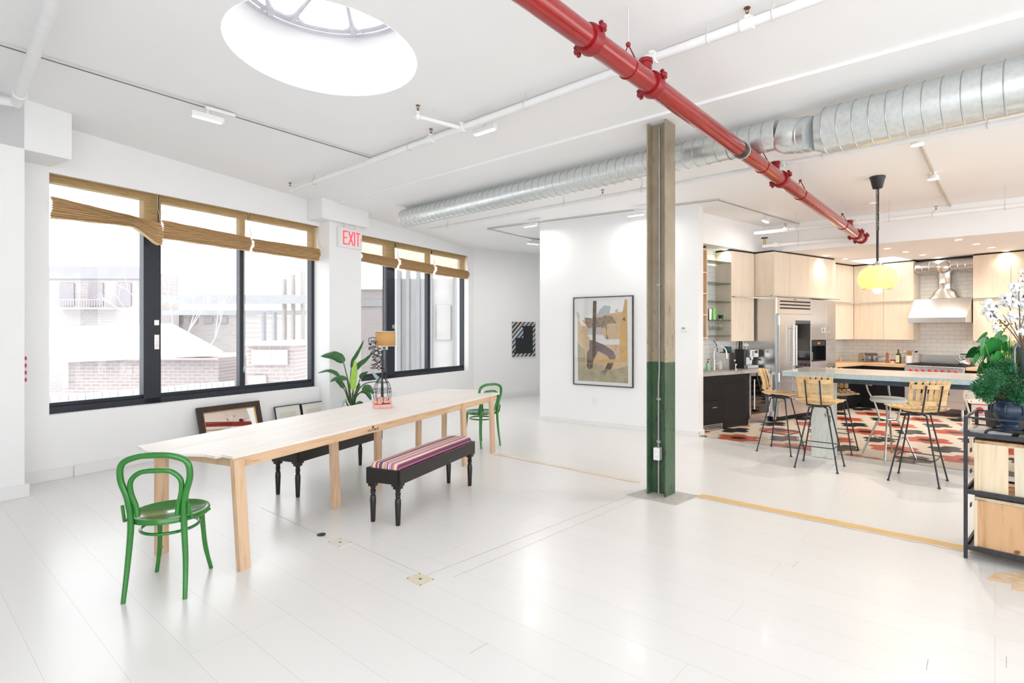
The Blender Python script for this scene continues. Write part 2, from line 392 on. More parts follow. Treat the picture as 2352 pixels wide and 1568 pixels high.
# dropped kitchen ceiling with its vertical faces
c1 = AB.l((4.73, 10.45)); p3 = Vector((4.73, 10.45))+BV*7.3
poly = [KF.w(-1.86, .215)[:2], (4.73, 10.45), (p3.x, p3.y), KF.w(4.15, -7.6)[:2], KF.w(4.15, 1.3)[:2], KF.w(-1.86, 1.3)[:2]]
b = M().prism(poly, 3.10, 3.95)
struct(b.build('ceiling', ceil_white, None, None, smooth=False, world=True))
sky_glow = mat('glowing_skylight_pane', (1, 1, 1), .5, emit=(.93, .97, 1), es=2.2)  # emission stands in for daylight; the ceiling is closed above the pane
pts = [onz(1600+x/3.1277, 200+y/3.1277, 3.097) for x, y in ((1090, 1245), (1240, 1269), (1550, 1238), (1420, 1212))]
t = thing('window_4', 'x', 'window', at(pts[0].x, pts[0].y, 3.097)); del t['category']; del t['label']; struct(t)
b = M(); b.prism([(p.x, p.y) for p in pts], 3.094, 3.10); b.build('window_pane', sky_glow, t, world=True, smooth=False)
b = M()
for i in range(4): b.bar(pts[i]-Vector((0, 0, .004)), pts[(i+1) % 4]-Vector((0, 0, .004)), .03, .012)
b.build('window_frame', ceil_white, t, world=True, smooth=False)

# round skylight: shaft, iron ring with curved spokes, glass
t = thing('window_3', 'x', 'window', at(-1.517, 4.488, 3.8)); del t['category']; del t['label']; struct(t)
zb = zceil(-1.517, 4.488)
rows = []
for k in range(49):
    a = 2*pi*k/48; x, y = -1.517+SR*cos(a), 4.488+SR*sin(a)
    rows.append([(x, y, zceil(x, y)-.002), (x, y, 4.66)])
b = M().grid(rows); b.build('skylight_shaft', mat('bright_white_skylight_shaft', (.93, .93, .93), .6), t, world=True)
ring = mottled('white_painted_cast_iron', (.62, .60, .66), (.72, .70, .75), .4, 8)
b = M(); zr = 4.42; c0 = Vector((-1.517, 4.488, zr))
cir = lambda r, z, n=64: [c0+Vector((r*cos(2*pi*k/n), r*sin(2*pi*k/n), z)) for k in range(n)]
b.tube(cir(.722, -.01), .014, 6, closed=True); b.tube(cir(.68, .01), .030, 6, closed=True, sq=(1, .5)); b.tube(cir(.16, .03), .03, 6, closed=True)
for base in (0, pi):
    for (x0, y0), (x1, y1) in (((622, 33), (600, -60)), ((668, 48), (745, -40)), ((812, 78), (792, -14))):
        p0 = onz(x0, y0, zr)-c0; p1 = onz(x1, y1, zr)-c0; mr = Matrix.Rotation(base, 3, 'Z')
        dv = (p0-p1).normalized(); sd = Vector((-dv.y, dv.x, 0)); p0 = p0-dv*.03
        b.tube([c0+mr @ v for v in (p1, p1*.5+p0*.5, p0-dv*.12, p0)], [.018, .016, .022, .036], 6)
        for sg in (-1, 1): b.tube([c0+mr @ v for v in (p0-dv*.13, p0-dv*.05+sd*.03*sg, p0+sd*.10*sg-dv*.01*abs(sg))], [.013, .016, .012], 6)
b.build('skylight_frame', ring, t, world=True)
b = M().lathe([(.72, 0), (.72, .012)], (-1.517, 4.488, 4.46), 48); b.build('skylight_glass', pane_glass, t, world=True, smooth=False)

struct(M().box(4.0, 4.2, .9, 8, 0, 4.2).build('wall_end', wall_white, None, KF, smooth=False))
# hexagon tiles in the kitchen
d = .2115; rh = d*sqrt(3)/2
tm = [mottled('cream_cement_tile', (.74, .66, .53), (.80, .72, .60), .22, 9), mottled('rust_red_cement_tile', (.52, .085, .045), (.60, .12, .06), .22, 9), mottled('charcoal_cement_tile', (.022, .02, .02), (.04, .036, .034), .2, 9)]
b = M(); R = d/sqrt(3)*.992
ref = KF.l(onz(2129, 1010.8)); oi, oj = ref.x, ref.y
b.add([(-3.5, -8, .0015), (4, -8, .0015), (4, .8, .0015), (-3.5, .8, .0015)], [(0, 1, 2, 3)], 0)
for i in range(-45, 40):                 # rows along local x
    for j in range(-30, 46):             # hexes along local y
        x = oi+i*rh; y = oj+(j+(.5 if i % 2 else 0))*d
        if not (-3.4 < x < 4 and -7.9 < y < .7): continue
        jj = j+(.5 if i % 2 else 0)
        dx = (i+3) % 6-3; yy = (jj+2) % 4-2
        c = 0
        if abs(dx) < 1e-6 and abs(yy) < 1e-6: c = 2
        elif (dx*rh/d)**2+yy**2 < 1.1: c = 1
        else:
            u_ = (i) % 6-3; v_ = (jj) % 4-2
            if (u_ == 0 and abs(v_) < .6) or (abs(u_) == 1 and abs(v_) < .1): c = 2
        vs = [(x+R*cos(pi/6+k*pi/3-pi/6), y+R*sin(pi/6+k*pi/3-pi/6), .003) for k in range(6)]
        b.add(vs, [tuple(range(6))], c)
e0 = onz(1613, 1003); clipped('floor', b, tm, KF, [(e0, -Vector((AV.x, AV.y, 0))), (KF.w(0, .69), kn), (KF.w(3.97, 0), ku)])

# bare wood strips where a wall was taken out, patch at the column, floor plates
strip_m = woodm('bare_honey_wood_strip', (.74, .50, .22), (.66, .40, .15), 'X', .8, .4)
a0 = AB.l(onz(1600, 1137)); 
def strip(x0, x1, w, m, y=None, nm='trim_4', seed=1):
    rnd = random.Random(seed); up = []; dn = []; n = 60; y = a0.y+.01 if y is None else y
    for i in range(n+1):
        x = x0+(x1-x0)*i/n; up.append((x, y+w/2+rnd.uniform(-.006, .009), .0022)); dn.append((x, y-w/2+rnd.uniform(-.009, .006), .0022))
    return struct(M().grid([dn, up]).build(nm, m, None, AB, smooth=False))
pale = mottled('worn_paint_over_wood', (.74, .62, .48), (.80, .72, .62), .35, 14)
strip(a0.x+.02, a0.x+2.75, .17, pale, None, 'trim_4', 3)
o = strip(a0.x+.03, a0.x+2.75, .10, strip_m); o.location.z += .0012
al = AB.l(onz(1135, 1042)); ar = AB.l(onz(1470, 1106))
strip(al.x, ar.x, .09, mottled('pale_bare_wood_strip', (.76, .62, .46), (.82, .74, .66), .4, 10), (al.y+ar.y)/2, 'trim_5', 7)
rnd = random.Random(5); cc = onz(2395, 1338)
b = M().prism([(cc.x+.30*cos(k*.25)*(1+.25*rnd.uniform(-1, 1)), cc.y+.17*sin(k*.25)*(1+.25*rnd.uniform(-1, 1))) for k in range(25)], .0008, .0025)
struct(b.build('trim_6', mottled('scraped_patch_of_bare_floor', (.72, .44, .18), (.84, .76, .64), .4, 16), None, None, smooth=False, world=True))
pp = [onz(x, y) for x, y in ((1438, 1137), (1552, 1161), (1606, 1139), (1500, 1120))]
b = M().prism([(p.x, p.y) for p in pp], .0005, .0065); b.build('floor_plate', mottled('worn_grey_cement_patch', (.42, .39, .36), (.58, .55, .51), .5, 14), None, None, smooth=False, world=True,
    tag=('grey diamond-shaped floor plate under the foot of the steel column', 'floor plate'))
def plate(px, name, label, m, cat='floor plate', nscr=4):
    pts = [onz(x, y) for x, y in px]; c = sum(pts, Vector())/len(pts)
    t = thing(name, label, cat, at(c.x, c.y, 0))
    M().prism([(p.x, p.y) for p in pts], .0005, .004).build('cover', m, t, world=True, smooth=False)
    for p in pts+[c]:
        q_ = p*.85+c*.15; M().cyl((q_.x, q_.y, .0035), (q_.x, q_.y, .0055), .006 if p is not c else .012, n=8).build('screw', mat('dull_brass', (.35, .28, .16), .4, .8), t, world=True)
    return t
brass = mottled('cream_painted_cover', (.68, .62, .46), (.76, .71, .58), .35, 12)
plate([(932, 1328), (966, 1347), (1000, 1332), (964, 1316)], 'floor_outlet_cover', 'cream square outlet cover screwed to the floor, nearer one by the long floor seam', brass)
plate([(752, 1244), (780, 1258), (811, 1247), (782, 1236)], 'floor_outlet_cover', 'white-painted square outlet cover in the floor, left of the striped bench', mottled('white_painted_cover', (.74, .71, .64), (.80, .77, .70), .35, 12))
c = onz(738, 1228); b = M(); b.lathe([(.034, 0), (.034, .006), (.028, .008), (.0, .008)], (c.x, c.y, .0005), 20)
b.build('floor_plug', black_plastic, None, None, world=True, tag=('small round dark plug in the white floor under the striped bench side', 'floor plug'))
# long seam running from the column to the front floor plate
s0, s1 = onz(978, 1322), onz(1440, 1140)
seam = mat('dark_floor_seam', (.45, .42, .38), .7)
b = M(); b.bar(s0+Vector((0, 0, .0003)), s1+Vector((0, 0, .0003)), .0035, .0016)
s2 = onz(966, 1315); s3 = onz(1040, 1290)
b.bar(s0+Vector((.19, -.02, .0003)), s1+Vector((.14, -.02, .0003)), .0025, .0016)
for a_, c_ in (((965, 1316), (811, 1247)), ((752, 1236), (600, 1166)), ((1080, 1500), (1120, 1476)), ((1820, 1302), (1833, 1289)), ((2128, 1538), (2132, 1513)), ((2312, 1533), (2312, 1508))):
    b.bar(onz(*a_)+Vector((0, 0, .0003)), onz(*c_)+Vector((0, 0, .0003)), .0028, .0014)
struct(b.build('trim_7', seam, None, None, smooth=False, world=True))
# ================================================================== column, pipes, ducts, tracks
# steel column (H section), its flanges lie along y of AB
cf = AB.l((1.513, 5.468)); x1, y0 = cf.x, cf.y; x0, y1 = x1-.207, y0+.217
CM = AB.m @ Matrix.Translation(((x0+x1)/2, (y0+y1)/2, 0))
col_m = mat('two_tone_column_paint', (.4, .35, .27), .38); t_, n_, l_, b_ = nt(col_m)
v = coords(col_m); sp = n_.new('ShaderNodeSeparateXYZ'); l_.new(v, sp.inputs[0])
mz = n_.new('ShaderNodeMath'); mz.operation = 'GREATER_THAN'; mz.inputs[1].default_value = 1.335; l_.new(sp.outputs[2], mz.inputs[0])
nz = noise(col_m, v, 4, 5); nf = noise(col_m, coords(col_m, (1, 1, .45)), 22, 5, .7)
tan_ = ramp(col_m, nz, [(.3, (.30, .24, .165)), (.7, (.40, .335, .245))]); gr = ramp(col_m, nz, [(.3, (.030, .078, .048)), (.7, (.080, .145, .070))])
base = mixc(col_m, mz.outputs[0], gr, tan_)
chip = ramp(col_m, nf, [(.585, G), (.62, W1)]); lo = n_.new('ShaderNodeMapRange'); lo.inputs[1].default_value = 2.2; lo.inputs[2].default_value = 0.2; lo.inputs[3].default_value = .15; lo.inputs[4].default_value = 1
l_.new(sp.outputs[2], lo.inputs[0]); mm = n_.new('ShaderNodeMath'); mm.operation = 'MULTIPLY'; l_.new(chip, mm.inputs[0]); l_.new(lo.outputs[0], mm.inputs[1])
l_.new(mixc(col_m, mm.outputs[0], base, (.035, .022, .016)), b_.inputs['Base Color'])
t = thing('steel_column', 'wide-flange steel column, tan above and chipped green below, standing mid room', 'column', CM)
hw, hd, tf = .1035, .1085, .014; zt = 3.735
M().box(-hw, -hw+tf, -hd, hd, .006, zt).build('flange', col_m, t, smooth=False, bevel=.003)
M().box(hw-tf, hw, -hd, hd, .006, zt).build('flange', col_m, t, smooth=False, bevel=.003)
M().box(-hw+tf, hw-tf, -.006, .006, .006, zt).build('web', col_m, t, smooth=False)
t = thing('conduit', 'thin grey metal electrical conduit running up inside the steel column', 'conduit', CM)
conduit_m = mottled('grey_conduit', (.42, .41, .39), (.50, .49, .48), .5, 9, .3)
b = M().tube([(-.012, -.028, .008), (-.012, -.028, .36)], .009, 8); b.tube([(-.012, -.028, .46), (-.012, -.028, 1.1), (-.004, -.028, 1.25), (-.004, -.028, 3.7)], .009, 8); b.build('pipe', conduit_m, t)
for z in (.52, .95, 2.1): M().box(-.03, .012, -.035, -.007, z, z+.022).build('clip', conduit_m, t, smooth=False)
t = thing('wall_outlet', 'white double outlet box on the conduit low on the steel column', 'outlet', CM)
M().box(-.047, .020, -.075, -.010, .35, .475).build('box', soft_white, t, bevel=.004)
b = M()
for z in (.385, .435):
    b.lathe([(.0, 0), (.016, 0), (.016, .003), (0, .003)], (-.0135, -.075, z), 12, 0, Matrix.Rotation(pi/2, 3, 'X'))
    b.box(-.020, -.018, -.0795, -.078, z-.003, z+.006, 1); b.box(-.010, -.008, -.0795, -.078, z-.003, z+.006, 1)
b.build('socket', [soft_white, black_plastic], t)

# red sprinkler main
RA = P(1231, 0, (3.46-H)*F0/HY); RB = P(1975, 545, (3.19-H)*F0/(HY-545))
rdir = (RB-RA).normalized(); R0 = RA-rdir*1.2
rm = Matrix.Translation(RA)
t = thing('sprinkler_main_pipe', 'large glossy red sprinkler pipe slung under the ceiling across the room', 'pipe', at(RA.x, RA.y, RA.z))
rr = .071
M().tube([R0, RB], rr, 32).build('pipe', red_paint, t, world=True)
side = rdir.cross(Vector((0, 0, 1))).normalized(); upv = side.cross(rdir).normalized()
def coupling(p, nm='coupling', wide=.085):
    b = M()
    prof = [(rr+.001, -wide/2), (rr+.016, -wide/2), (rr+.022, -wide/4), (rr+.020, 0), (rr+.022, wide/4), (rr+.016, wide/2), (rr+.001, wide/2)]
    mx = Matrix((side, upv, rdir)).transposed(); b.lathe(prof, p, 28, 0, mx)
    for sg in (-1, 1):
        c = p+(side*sg*.7+upv*.35*sg).normalized()*(rr+.033); ax = (upv*.8-side*.35)
        b.ball(c, .026, 10, 0, (1, 1, .8)); b.cyl(c-rdir*.0-ax*.035, c+ax*.045, .009, n=8); b.cyl(c+ax*.03, c+ax*.045, .015, n=6); b.cyl(c-ax*.038, c-ax*.024, .015, n=6)
    b.build(nm, dark_red, t, world=True)
for px in (1355, 1497, 1793): coupling(on_line(RA, RB, px))
coupling(on_line(RA, RB, 1966)); coupling(RB+rdir*.10)
M().tube([RB, RB+rdir*.16], [rr, rr], 24).build('end_cap', dark_red, t, world=True)
p = on_line(RA, RB, 1700); mx = Matrix((side, upv, rdir)).transposed()
b = M().lathe([(rr+.0005, -.055), (rr+.004, -.05), (rr+.004, .05), (rr+.0005, .055)], p, 28, 0, mx); b.build('bare_band', mottled('dark_bare_iron', (.03, .03, .03), (.07, .065, .06), .35, 20, .5), t, world=True)
b = M().lathe([(rr+.001, .055), (rr+.006, .058), (rr+.001, .066)], p, 28, 0, mx); b.build('white_paint_edge', pipe_white, t, world=True)
for px in (1483, 1781, 1951):          # outlets on top of the main
    p = on_line(RA, RB, px); M().lathe([(.045, rr*.6), (.045, rr+.045), (.052, rr+.05), (.052, rr+.075)], p, 8).build('branch_outlet', dark_red, t, world=True)
def hanger(px, b, loop_r, zt_):
    pass
for px in (1443, 1750, 1838, 1935):
    p = on_line(RA, RB, px); zt_ = zceil(p.x, p.y)
    b = M(); lp = [p+side*(rr+.003)*cos(a)+Vector((0, 0, 1))*(rr+.003)*sin(a) for a in [pi*(1+k/16) for k in range(17)]]
    top = p+Vector((0, 0, rr+.085)); b.tube([top]+lp+[top], .005, 6); b.ball(top, .018, 8)
    b.build('hanger_loop', dark_red, t, world=True)
    M().cyl(top, (p.x, p.y, zt_), .005, n=6).build('hanger_rod', mottled('white_hanger_rod', (.6, .6, .6), (.7, .7, .7), .4, 8), t, world=True)

# white sprinkler branch lines
rod_m = MATS['white_hanger_rod']; bronze = mottled('bronze_sprinkler_head', (.22, .12, .07), (.34, .20, .12), .35, 10, .8)
def head(b, p, up=.05):
    b.cyl(p, p+Vector((0, 0, .025)), .010, n=8); b.cyl(p+Vector((.009, 0, .025)), p+Vector((.009, 0, .05)), .003, n=6); b.cyl(p+Vector((-.009, 0, .025)), p+Vector((-.009, 0, .05)), .003, n=6)
    b.lathe([(.004, .05), (.022, .052), (.020, .058), (.003, .062)], p, 12)
def line_pipe(label, a, c, r, hangers=(), heads=(), tees=(), cat='pipe', ends=None, extra=None, group=None):
    a = Vector(a); c = Vector(c); d = (c-a).normalized(); t = thing('sprinkler_branch_pipe', label, cat, at(a.x, a.y, a.z), group)
    b = M().tube([a, c], r, 16)
    if extra: extra(b)
    b.build('pipe', pipe_white, t, world=True)
    for px in hangers:
        p = on_line(a, c, px); b = M(); z = zceil(p.x, p.y) if p.z > 3.3 else 3.6
        s_ = d.cross(Vector((0, 0, 1))).normalized(); n_pts = [p+s_*(r+.003)*cos(q_)+Vector((0, 0, 1))*(r+.003)*sin(q_) for q_ in [pi*(.9+1.2*k/12) for k in range(13)]]
        top = p+Vector((0, 0, r+.035)); b.tube([top]+n_pts+[top], .005, 6); b.cyl(top, (p.x, p.y, max(z, top.z+.02)), .004, n=6); b.build('hanger', rod_m, t, world=True)
    for px in tees:
        p = on_line(a, c, px); b = M(); b.tube([p-d*.045, p-d*.04, p+d*.04, p+d*.045], [r+.003, r+.01, r+.01, r+.003], 16); b.cyl(p, p+Vector((0, 0, r+.02)), r*.8, n=12); b.build('tee', pipe_white, t, world=True)
    for px in heads:
        p = on_line(a, c, px); b = M(); head(b, p+Vector((0, 0, r+.02))); b.build('sprinkler_head', bronze, t, world=True)
    return t
pa = onceil(668, 437, .11); pc = onceil(1497, 135, .11); d = (pc-pa).normalized(); pe = pc+d*1.9
t = line_pipe('white sprinkler pipe with hangers, long run parallel to the window end of the track', pa, pe, .033, (722, 940, 1207, 1627, 1776), (990, 1716), (990, 1060, 1497, 1716))
M().tube([pa, pa+Vector((-.01, 0, .05))], .024, 10).build('elbow', pipe_white, t, world=True)
b = M(); head(b, pa+Vector((-.01, 0, .05))); b.build('sprinkler_head', bronze, t, world=True)
p = on_line(pa, pe, 1060); e = onceil(960, 268, .11); t = thing('sprinkler_branch_pipe', 'short white side pipe with a sprinkler head at its raised end, below the round skylight', 'pipe', at(e.x, e.y, e.z))
b = M().tube([p, e, e+Vector((0, 0, .05))], .022, 12); b.ball(e, .032, 10); b.build('pipe', pipe_white, t, world=True)
b = M(); head(b, e+Vector((0, 0, .055))); b.build('sprinkler_head', bronze, t, world=True)
q_ = p*.35+e*.65; M().tube([q_, (q_.x, q_.y, zceil(q_.x, q_.y))], .004, 6).build('hanger', rod_m, t, world=True)
# second line behind the duct, continuing right
pa2 = P(985, 527, (3.50-H)*F0/(HY-527)); pe2 = P(2352, 272, (3.50-H)*F0/(HY-272)); pe2 = pe2+(pe2-pa2).normalized()*.8
line_pipe('thin white sprinkler pipe hung behind and below the spiral duct', pa2, pe2, .026, (1028, 1295, 1474, 1890, 2268), (1384,), (1384, 1793))
pa3 = P(1733, 537, (3.32-H)*F0/(HY-537)); pe3 = P(2352, 470, (3.32-H)*F0/(HY-470)); pe3 = pe3+(pe3-pa3).normalized()*.6
line_pipe('white sprinkler pipe running along the dropped kitchen ceiling face', pa3, pe3, .035, (1829, 2043, 2308), (1804, 2150), (1804, 1967, 2150))
pa4 = P(1752, 566, (3.18-H)*F0/(HY-566)); pe4 = P(1960, 547, (3.18-H)*F0/(HY-547))
t = line_pipe('short white pipe with a black valve at its left end, lowest in the kitchen', pa4, pe4, .035, (1834,), (), (1781,))
b = M(); b.cyl(pa4+Vector((.03, 0, 0)), pa4+Vector((.03, 0, .13)), .02, n=10); b.cyl(pa4+Vector((.03, 0, .13)), pa4+Vector((.03, 0, .15)), .012, n=8); b.build('valve_body', mat('valve_brass', (.5, .38, .12), .3, .9), t, world=True)
b = M(); b.tube([pa4+Vector((.03+.05*cos(k*pi/8), .05*sin(k*pi/8), .155)) for k in range(16)], .009, 6, closed=True); b.bar(pa4+Vector((-.02, 0, .155)), pa4+Vector((.08, 0, .155)), .012, .01); b.build('valve_handle', black_metal, t, world=True)
# thick white pipe at the top left corner
q1 = P(130, -20, (3.80-H)*F0/(HY+20)); q2 = P(38, 236, (3.74-H)*F0/(HY-236)); dd = (q2-q1).normalized()
t = thing('ceiling_pipe', 'thick white painted pipe with an elbow in the upper left corner', 'pipe', at(q2.x, q2.y, q2.z))
b = M().tube([q1-dd*.5, q2], .043, 20); b.tube([q2, q2+Vector((-.6, -.35, .0))], .04, 20); b.ball(q2, .046, 16); b.build('pipe', pipe_white, t, world=True)
m_ = q2-dd*.24; b = M().tube([m_-dd*.03, m_-dd*.028, m_+dd*.028, m_+dd*.03], [.045, .055, .055, .045], 20); b.build('collar', pipe_white, t, world=True)

# spiral duct
duct_seam = mottled('duct_seam_metal', (.42, .45, .45), (.50, .53, .53), .3, 5, .8)
def duct(name, pts, rs, t, rib=.115, ribr=.006, n=40, mat_=galv):
    b = M(); out = []; R = []; acc = 0
    for i in range(len(pts)-1):
        a, c = Vector(pts[i]), Vector(pts[i+1]); L = (c-a).length; k = max(1, int(L/rib)) if rib else 1
        for j in range(k):
            for s_, e in ((0, 0), (.045, ribr), (.08, 0)) if rib else ((0, 0),):
                f = (j+s_)/k if k else 0
                out.append(a+(c-a)*min(f, 1)); R.append(rs[i]+(rs[i+1]-rs[i])*f+e)
    out.append(Vector(pts[-1])); R.append(rs[-1])
    b.tube(out, R, n)
    if rib:
        for k in range(len(b.m)):
            if k//n < len(out)-1 and (k//n) % 3 < 2: b.m[k] = 1
    return b.build(name, [mat_, duct_seam], t, world=True, ang=25)
D = lambda px, py, z: P(px, py, (z-H)*F0/(HY-py))
da = D(931, 501, 3.55); db = D(1787, 309, 3.55)
t = thing('spiral_duct', 'long galvanised spiral ventilation duct hung just below the ceiling', 'duct', at(da.x, da.y, da.z))
duct('duct_section', [da, db], [.142, .142], t)
b = M().tube([da-(db-da).normalized()*.004, da+(db-da).normalized()*.001], .139, 40); b.build('end_cap', galv, t, world=True)
dc = D(1838, 312, 3.50); dd2 = D(1872, 306, 3.47); de = D(1900, 301, 3.47); df = D(2352, 193, 3.47); dg = df+(df-de).normalized()*1.0
mid = (db+dc)/2+Vector((0, 0, -.01))
duct('elbow', [db, db+(dc-db)*.25, mid, dc], [.1425, .158, .165, .162], t, rib=None)
duct('elbow', [dc, dd2], [.162, .158], t, rib=.08)
duct('reducer', [dd2, de], [.160, .204], t, rib=None)
duct('wide_duct_section', [de, dg], [.204, .204], t, .12, .008)
for px in (970, 1256, 1520):
    p = on_line(da, db, px); b = M(); b.cyl(p+Vector((0, 0, .13)), (p.x, p.y, zceil(p.x, p.y)), .006, n=6); b.build('hanger_rod', rod_m, t, world=True)
    
# lighting tracks
tr_m = mottled('white_track', (.60, .59, .57), (.66, .65, .63), .4, 8); slot = mat('track_slot', (.12, .12, .11), .6)
def track(label, pts):
    t = thing('lighting_track', label, 'lighting track', at(*pts[0])); b = M(); b2 = M()
    for a, c in zip(pts[:-1], pts[1:]):
        b.bar(a-Vector((0, 0, .012)), c-Vector((0, 0, .012)), .036, .022); b2.bar(a-Vector((0, 0, .0245)), c-Vector((0, 0, .0245)), .012, .002)
    b.build('rail', tr_m, t, world=True, smooth=False); b2.build('slot', slot, t, world=True, smooth=False)
k0 = onceil(0, 97); k1 = onceil(857, 360); k2 = onceil(1820, 7); 
k0 = k0+(k0-k1).normalized()*.3
track('white lighting track bent in an L from the window side to the room centre', [k0, k1, k2])
track('thin white lighting track on the far ceiling above the partition', [onceil(1240, 550), onceil(1120, 523), onceil(1650, 456), onceil(1848, 515)])
glow = mat('lit_lamp_diffuser', (1, 1, 1), .4, emit=(1, .96, .90), es=4.0)
def linear_light(px, py, ang, drop, label, L=.30, energy=3):
    c = onceil(px, py, drop); t = thing('track_light', label, 'track light', at(c.x, c.y, c.z, ang), 'linear heads on the lighting tracks')
    z = zceil(c.x, c.y)-c.z-.024
    M().box(-L/2, L/2, -.028, .028, -.02, .03).build('housing', soft_white, t, bevel=.004)
    M().box(-L/2+.02, L/2-.02, -.022, .022, -.026, -.019).build('diffuser', glow, t, smooth=False)
    L_ = bpy.data.lights.new('lamp_beam', 'AREA'); L_.shape = 'RECTANGLE'; L_.size = .26; L_.size_y = .04; L_.energy = energy; L_.color = (1, .97, .92)
    lo_ = bpy.data.objects.new('lamp_beam', L_); COL.objects.link(lo_); lo_.parent = t; lo_.location = (0, 0, -.028)
    b = M().cyl((0, 0, .03), (0, 0, z-.02), .012, n=10); b.box(-.02, .26, -.02, .02, z-.03, z); b.build('adapter', soft_white, t)
    return c
linear_light(477, 270, 49, .13, 'linear track lamp hanging left of the round skylight')
linear_light(1113, 299, -41, .13, 'glowing linear track lamp below the white sprinkler pipe, right of the skylight')
linear_light(1460, 492, -41, .12, 'linear track lamp just left of the steel column top', energy=6)
linear_light(1218, 517, -41, .10, 'faint linear track lamp over the left edge of the partition', energy=6)
linear_light(1224, 558, 30, .10, 'lit linear track lamp near the far window wall corner', energy=20)
linear_light(1758, 506, 50, .10, 'lit linear track lamp high before the kitchen cabinets')
# kitchen spots on a rod
bulb = mat('lit_spot_bulb', (1, 1, 1), .4, emit=(1, .90, .74), es=14.0)
sp_ = [onceil(2107, 329, .06), onceil(2144, 408, .06), onceil(2191, 495, .06)]
t = thing('spot_track', 'slim track with three lit round spots on the ceiling above the kitchen', 'lighting track', at(*sp_[0]))
b = M()
for a, c in zip(sp_[:-1], sp_[1:]): b.bar(a+Vector((0, 0, .045)), c+Vector((0, 0, .045)), .022, .018)
b.build('rail', mottled('aged_white_rail', (.52, .46, .36), (.6, .54, .44), .4, 8), t, world=True)
for p in sp_:
    o = M().lathe([(.02, .05), (.055, .02), (.06, -.02)], p, 20, cap=False).build('spot', soft_white, t, world=True)
    M().ball(p+Vector((0, 0, -.005)), .05, 14, sq=(1, 1, .5)).build('bulb', bulb, t, world=True)
# recessed downlights in the dropped kitchen ceiling
dl = mat('lit_downlight_lens', (1, 1, 1), .4, emit=(1, .86, .66), es=9.0)
spots = [(1664, 573), (1896, 587), (1941, 594), (2037, 570), (2080, 578), (2119, 585), (2154, 592), (2201, 550), (2242, 560), (2277, 568), (2310, 576)]
wh = ['far left over the sink counter', 'left above the refrigerator', 'just left of the skylight panel', 'left of the pendant cord top', 'between skylight panel and hood duct', 'front of the skylight panel', 'right of the skylight panel', 'large one nearest on the right', 'second behind the large right one', 'third towards the right cabinets', 'last before the right cabinets']
for (px, py), w in zip(spots, wh):
    p = onz(px, py, 3.10); t = thing('downlight', 'round recessed downlight in the kitchen ceiling, '+w, 'ceiling light', at(p.x, p.y, 3.10), 'recessed downlights in the kitchen')
    M().lathe([(.048, .001), (.062, .001), (.062, -.005), (.048, -.006)], (0, 0, 0), 20, cap=False).build('trim_ring', soft_white, t)
    M().lathe([(.0, -.002), (.05, -.002), (.05, -.0035), (0, -.0035)], (0, 0, 0), 20, cap=False).build('lens', dl, t)
    L = bpy.data.lights.new('downlight_beam', 'SPOT'); L.energy = 26 if px in (1664, 1896, 1941, 2154, 2310) else 58; L.color = WARM; L.spot_size = radians(150); L.spot_blend = 1.0; L.shadow_soft_size = .10
    lo_ = bpy.data.objects.new('downlight_beam', L); COL.objects.link(lo_); lo_.parent = t; lo_.location = (0, 0, -.02)
for p in sp_:
    L = bpy.data.lights.new('spot_beam', 'SPOT'); L.energy = 110; L.color = WARM; L.spot_size = radians(150); L.spot_blend = .8; L.shadow_soft_size = .06
    lo_ = bpy.data.objects.new('spot_beam', L); COL.objects.link(lo_); lo_.location = p-Vector((0, 0, .06))
o = M().lathe([(.065, 0), (.062, -.025), (.03, -.032), (0, -.032)], onz(2002, 466, 3.60), 20).build('smoke_detector', soft_white, None, None, world=True, tag=('small round white smoke detector on the ceiling behind the pendant cord', 'smoke detector'))
# ================================================================== living side
# ---- woven blinds
blind_m = bpy.data.materials.new('woven_reed_fabric'); blind_m.use_nodes = True; MATS['woven_reed_fabric'] = blind_m
t_, n_, l_, b_ = nt(blind_m); v = coords(blind_m, (1.2, 1, 60)); nn = noise(blind_m, v, 3, 5, .75)
l_.new(ramp(blind_m, nn, [(.3, (.52, .32, .12)), (.7, (.80, .56, .26))]), b_.inputs['Base Color']); b_.inputs['Roughness'].default_value = .8
bump(blind_m, nn, .4, .004)
tr = n_.new('ShaderNodeBsdfTransparent'); mx_ = n_.new('ShaderNodeMixShader'); o_ = n_['Material Output']
tl = n_.new('ShaderNodeBsdfTranslucent'); tl.inputs[0].default_value = (.75, .50, .22, 1); ad = n_.new('ShaderNodeMixShader'); ad.inputs[0].default_value = .18
l_.new(b_.outputs[0], ad.inputs[1]); l_.new(tl.outputs[0], ad.inputs[2])
n2_ = noise(blind_m, coords(blind_m, (1.5, 1, 95)), 4, 3, .7); l_.new(ramp(blind_m, n2_, [(.36, (.12,)*3), (.62, (.55,)*3)]), mx_.inputs[0])
l_.new(ad.outputs[0], mx_.inputs[1]); l_.new(tr.outputs[0], mx_.inputs[2]); l_.new(mx_.outputs[0], o_.inputs[0])
fold_m = woodm('folded_reed_pleats', (.72, .51, .28), (.52, .34, .16), 'X', 2.5, .75)
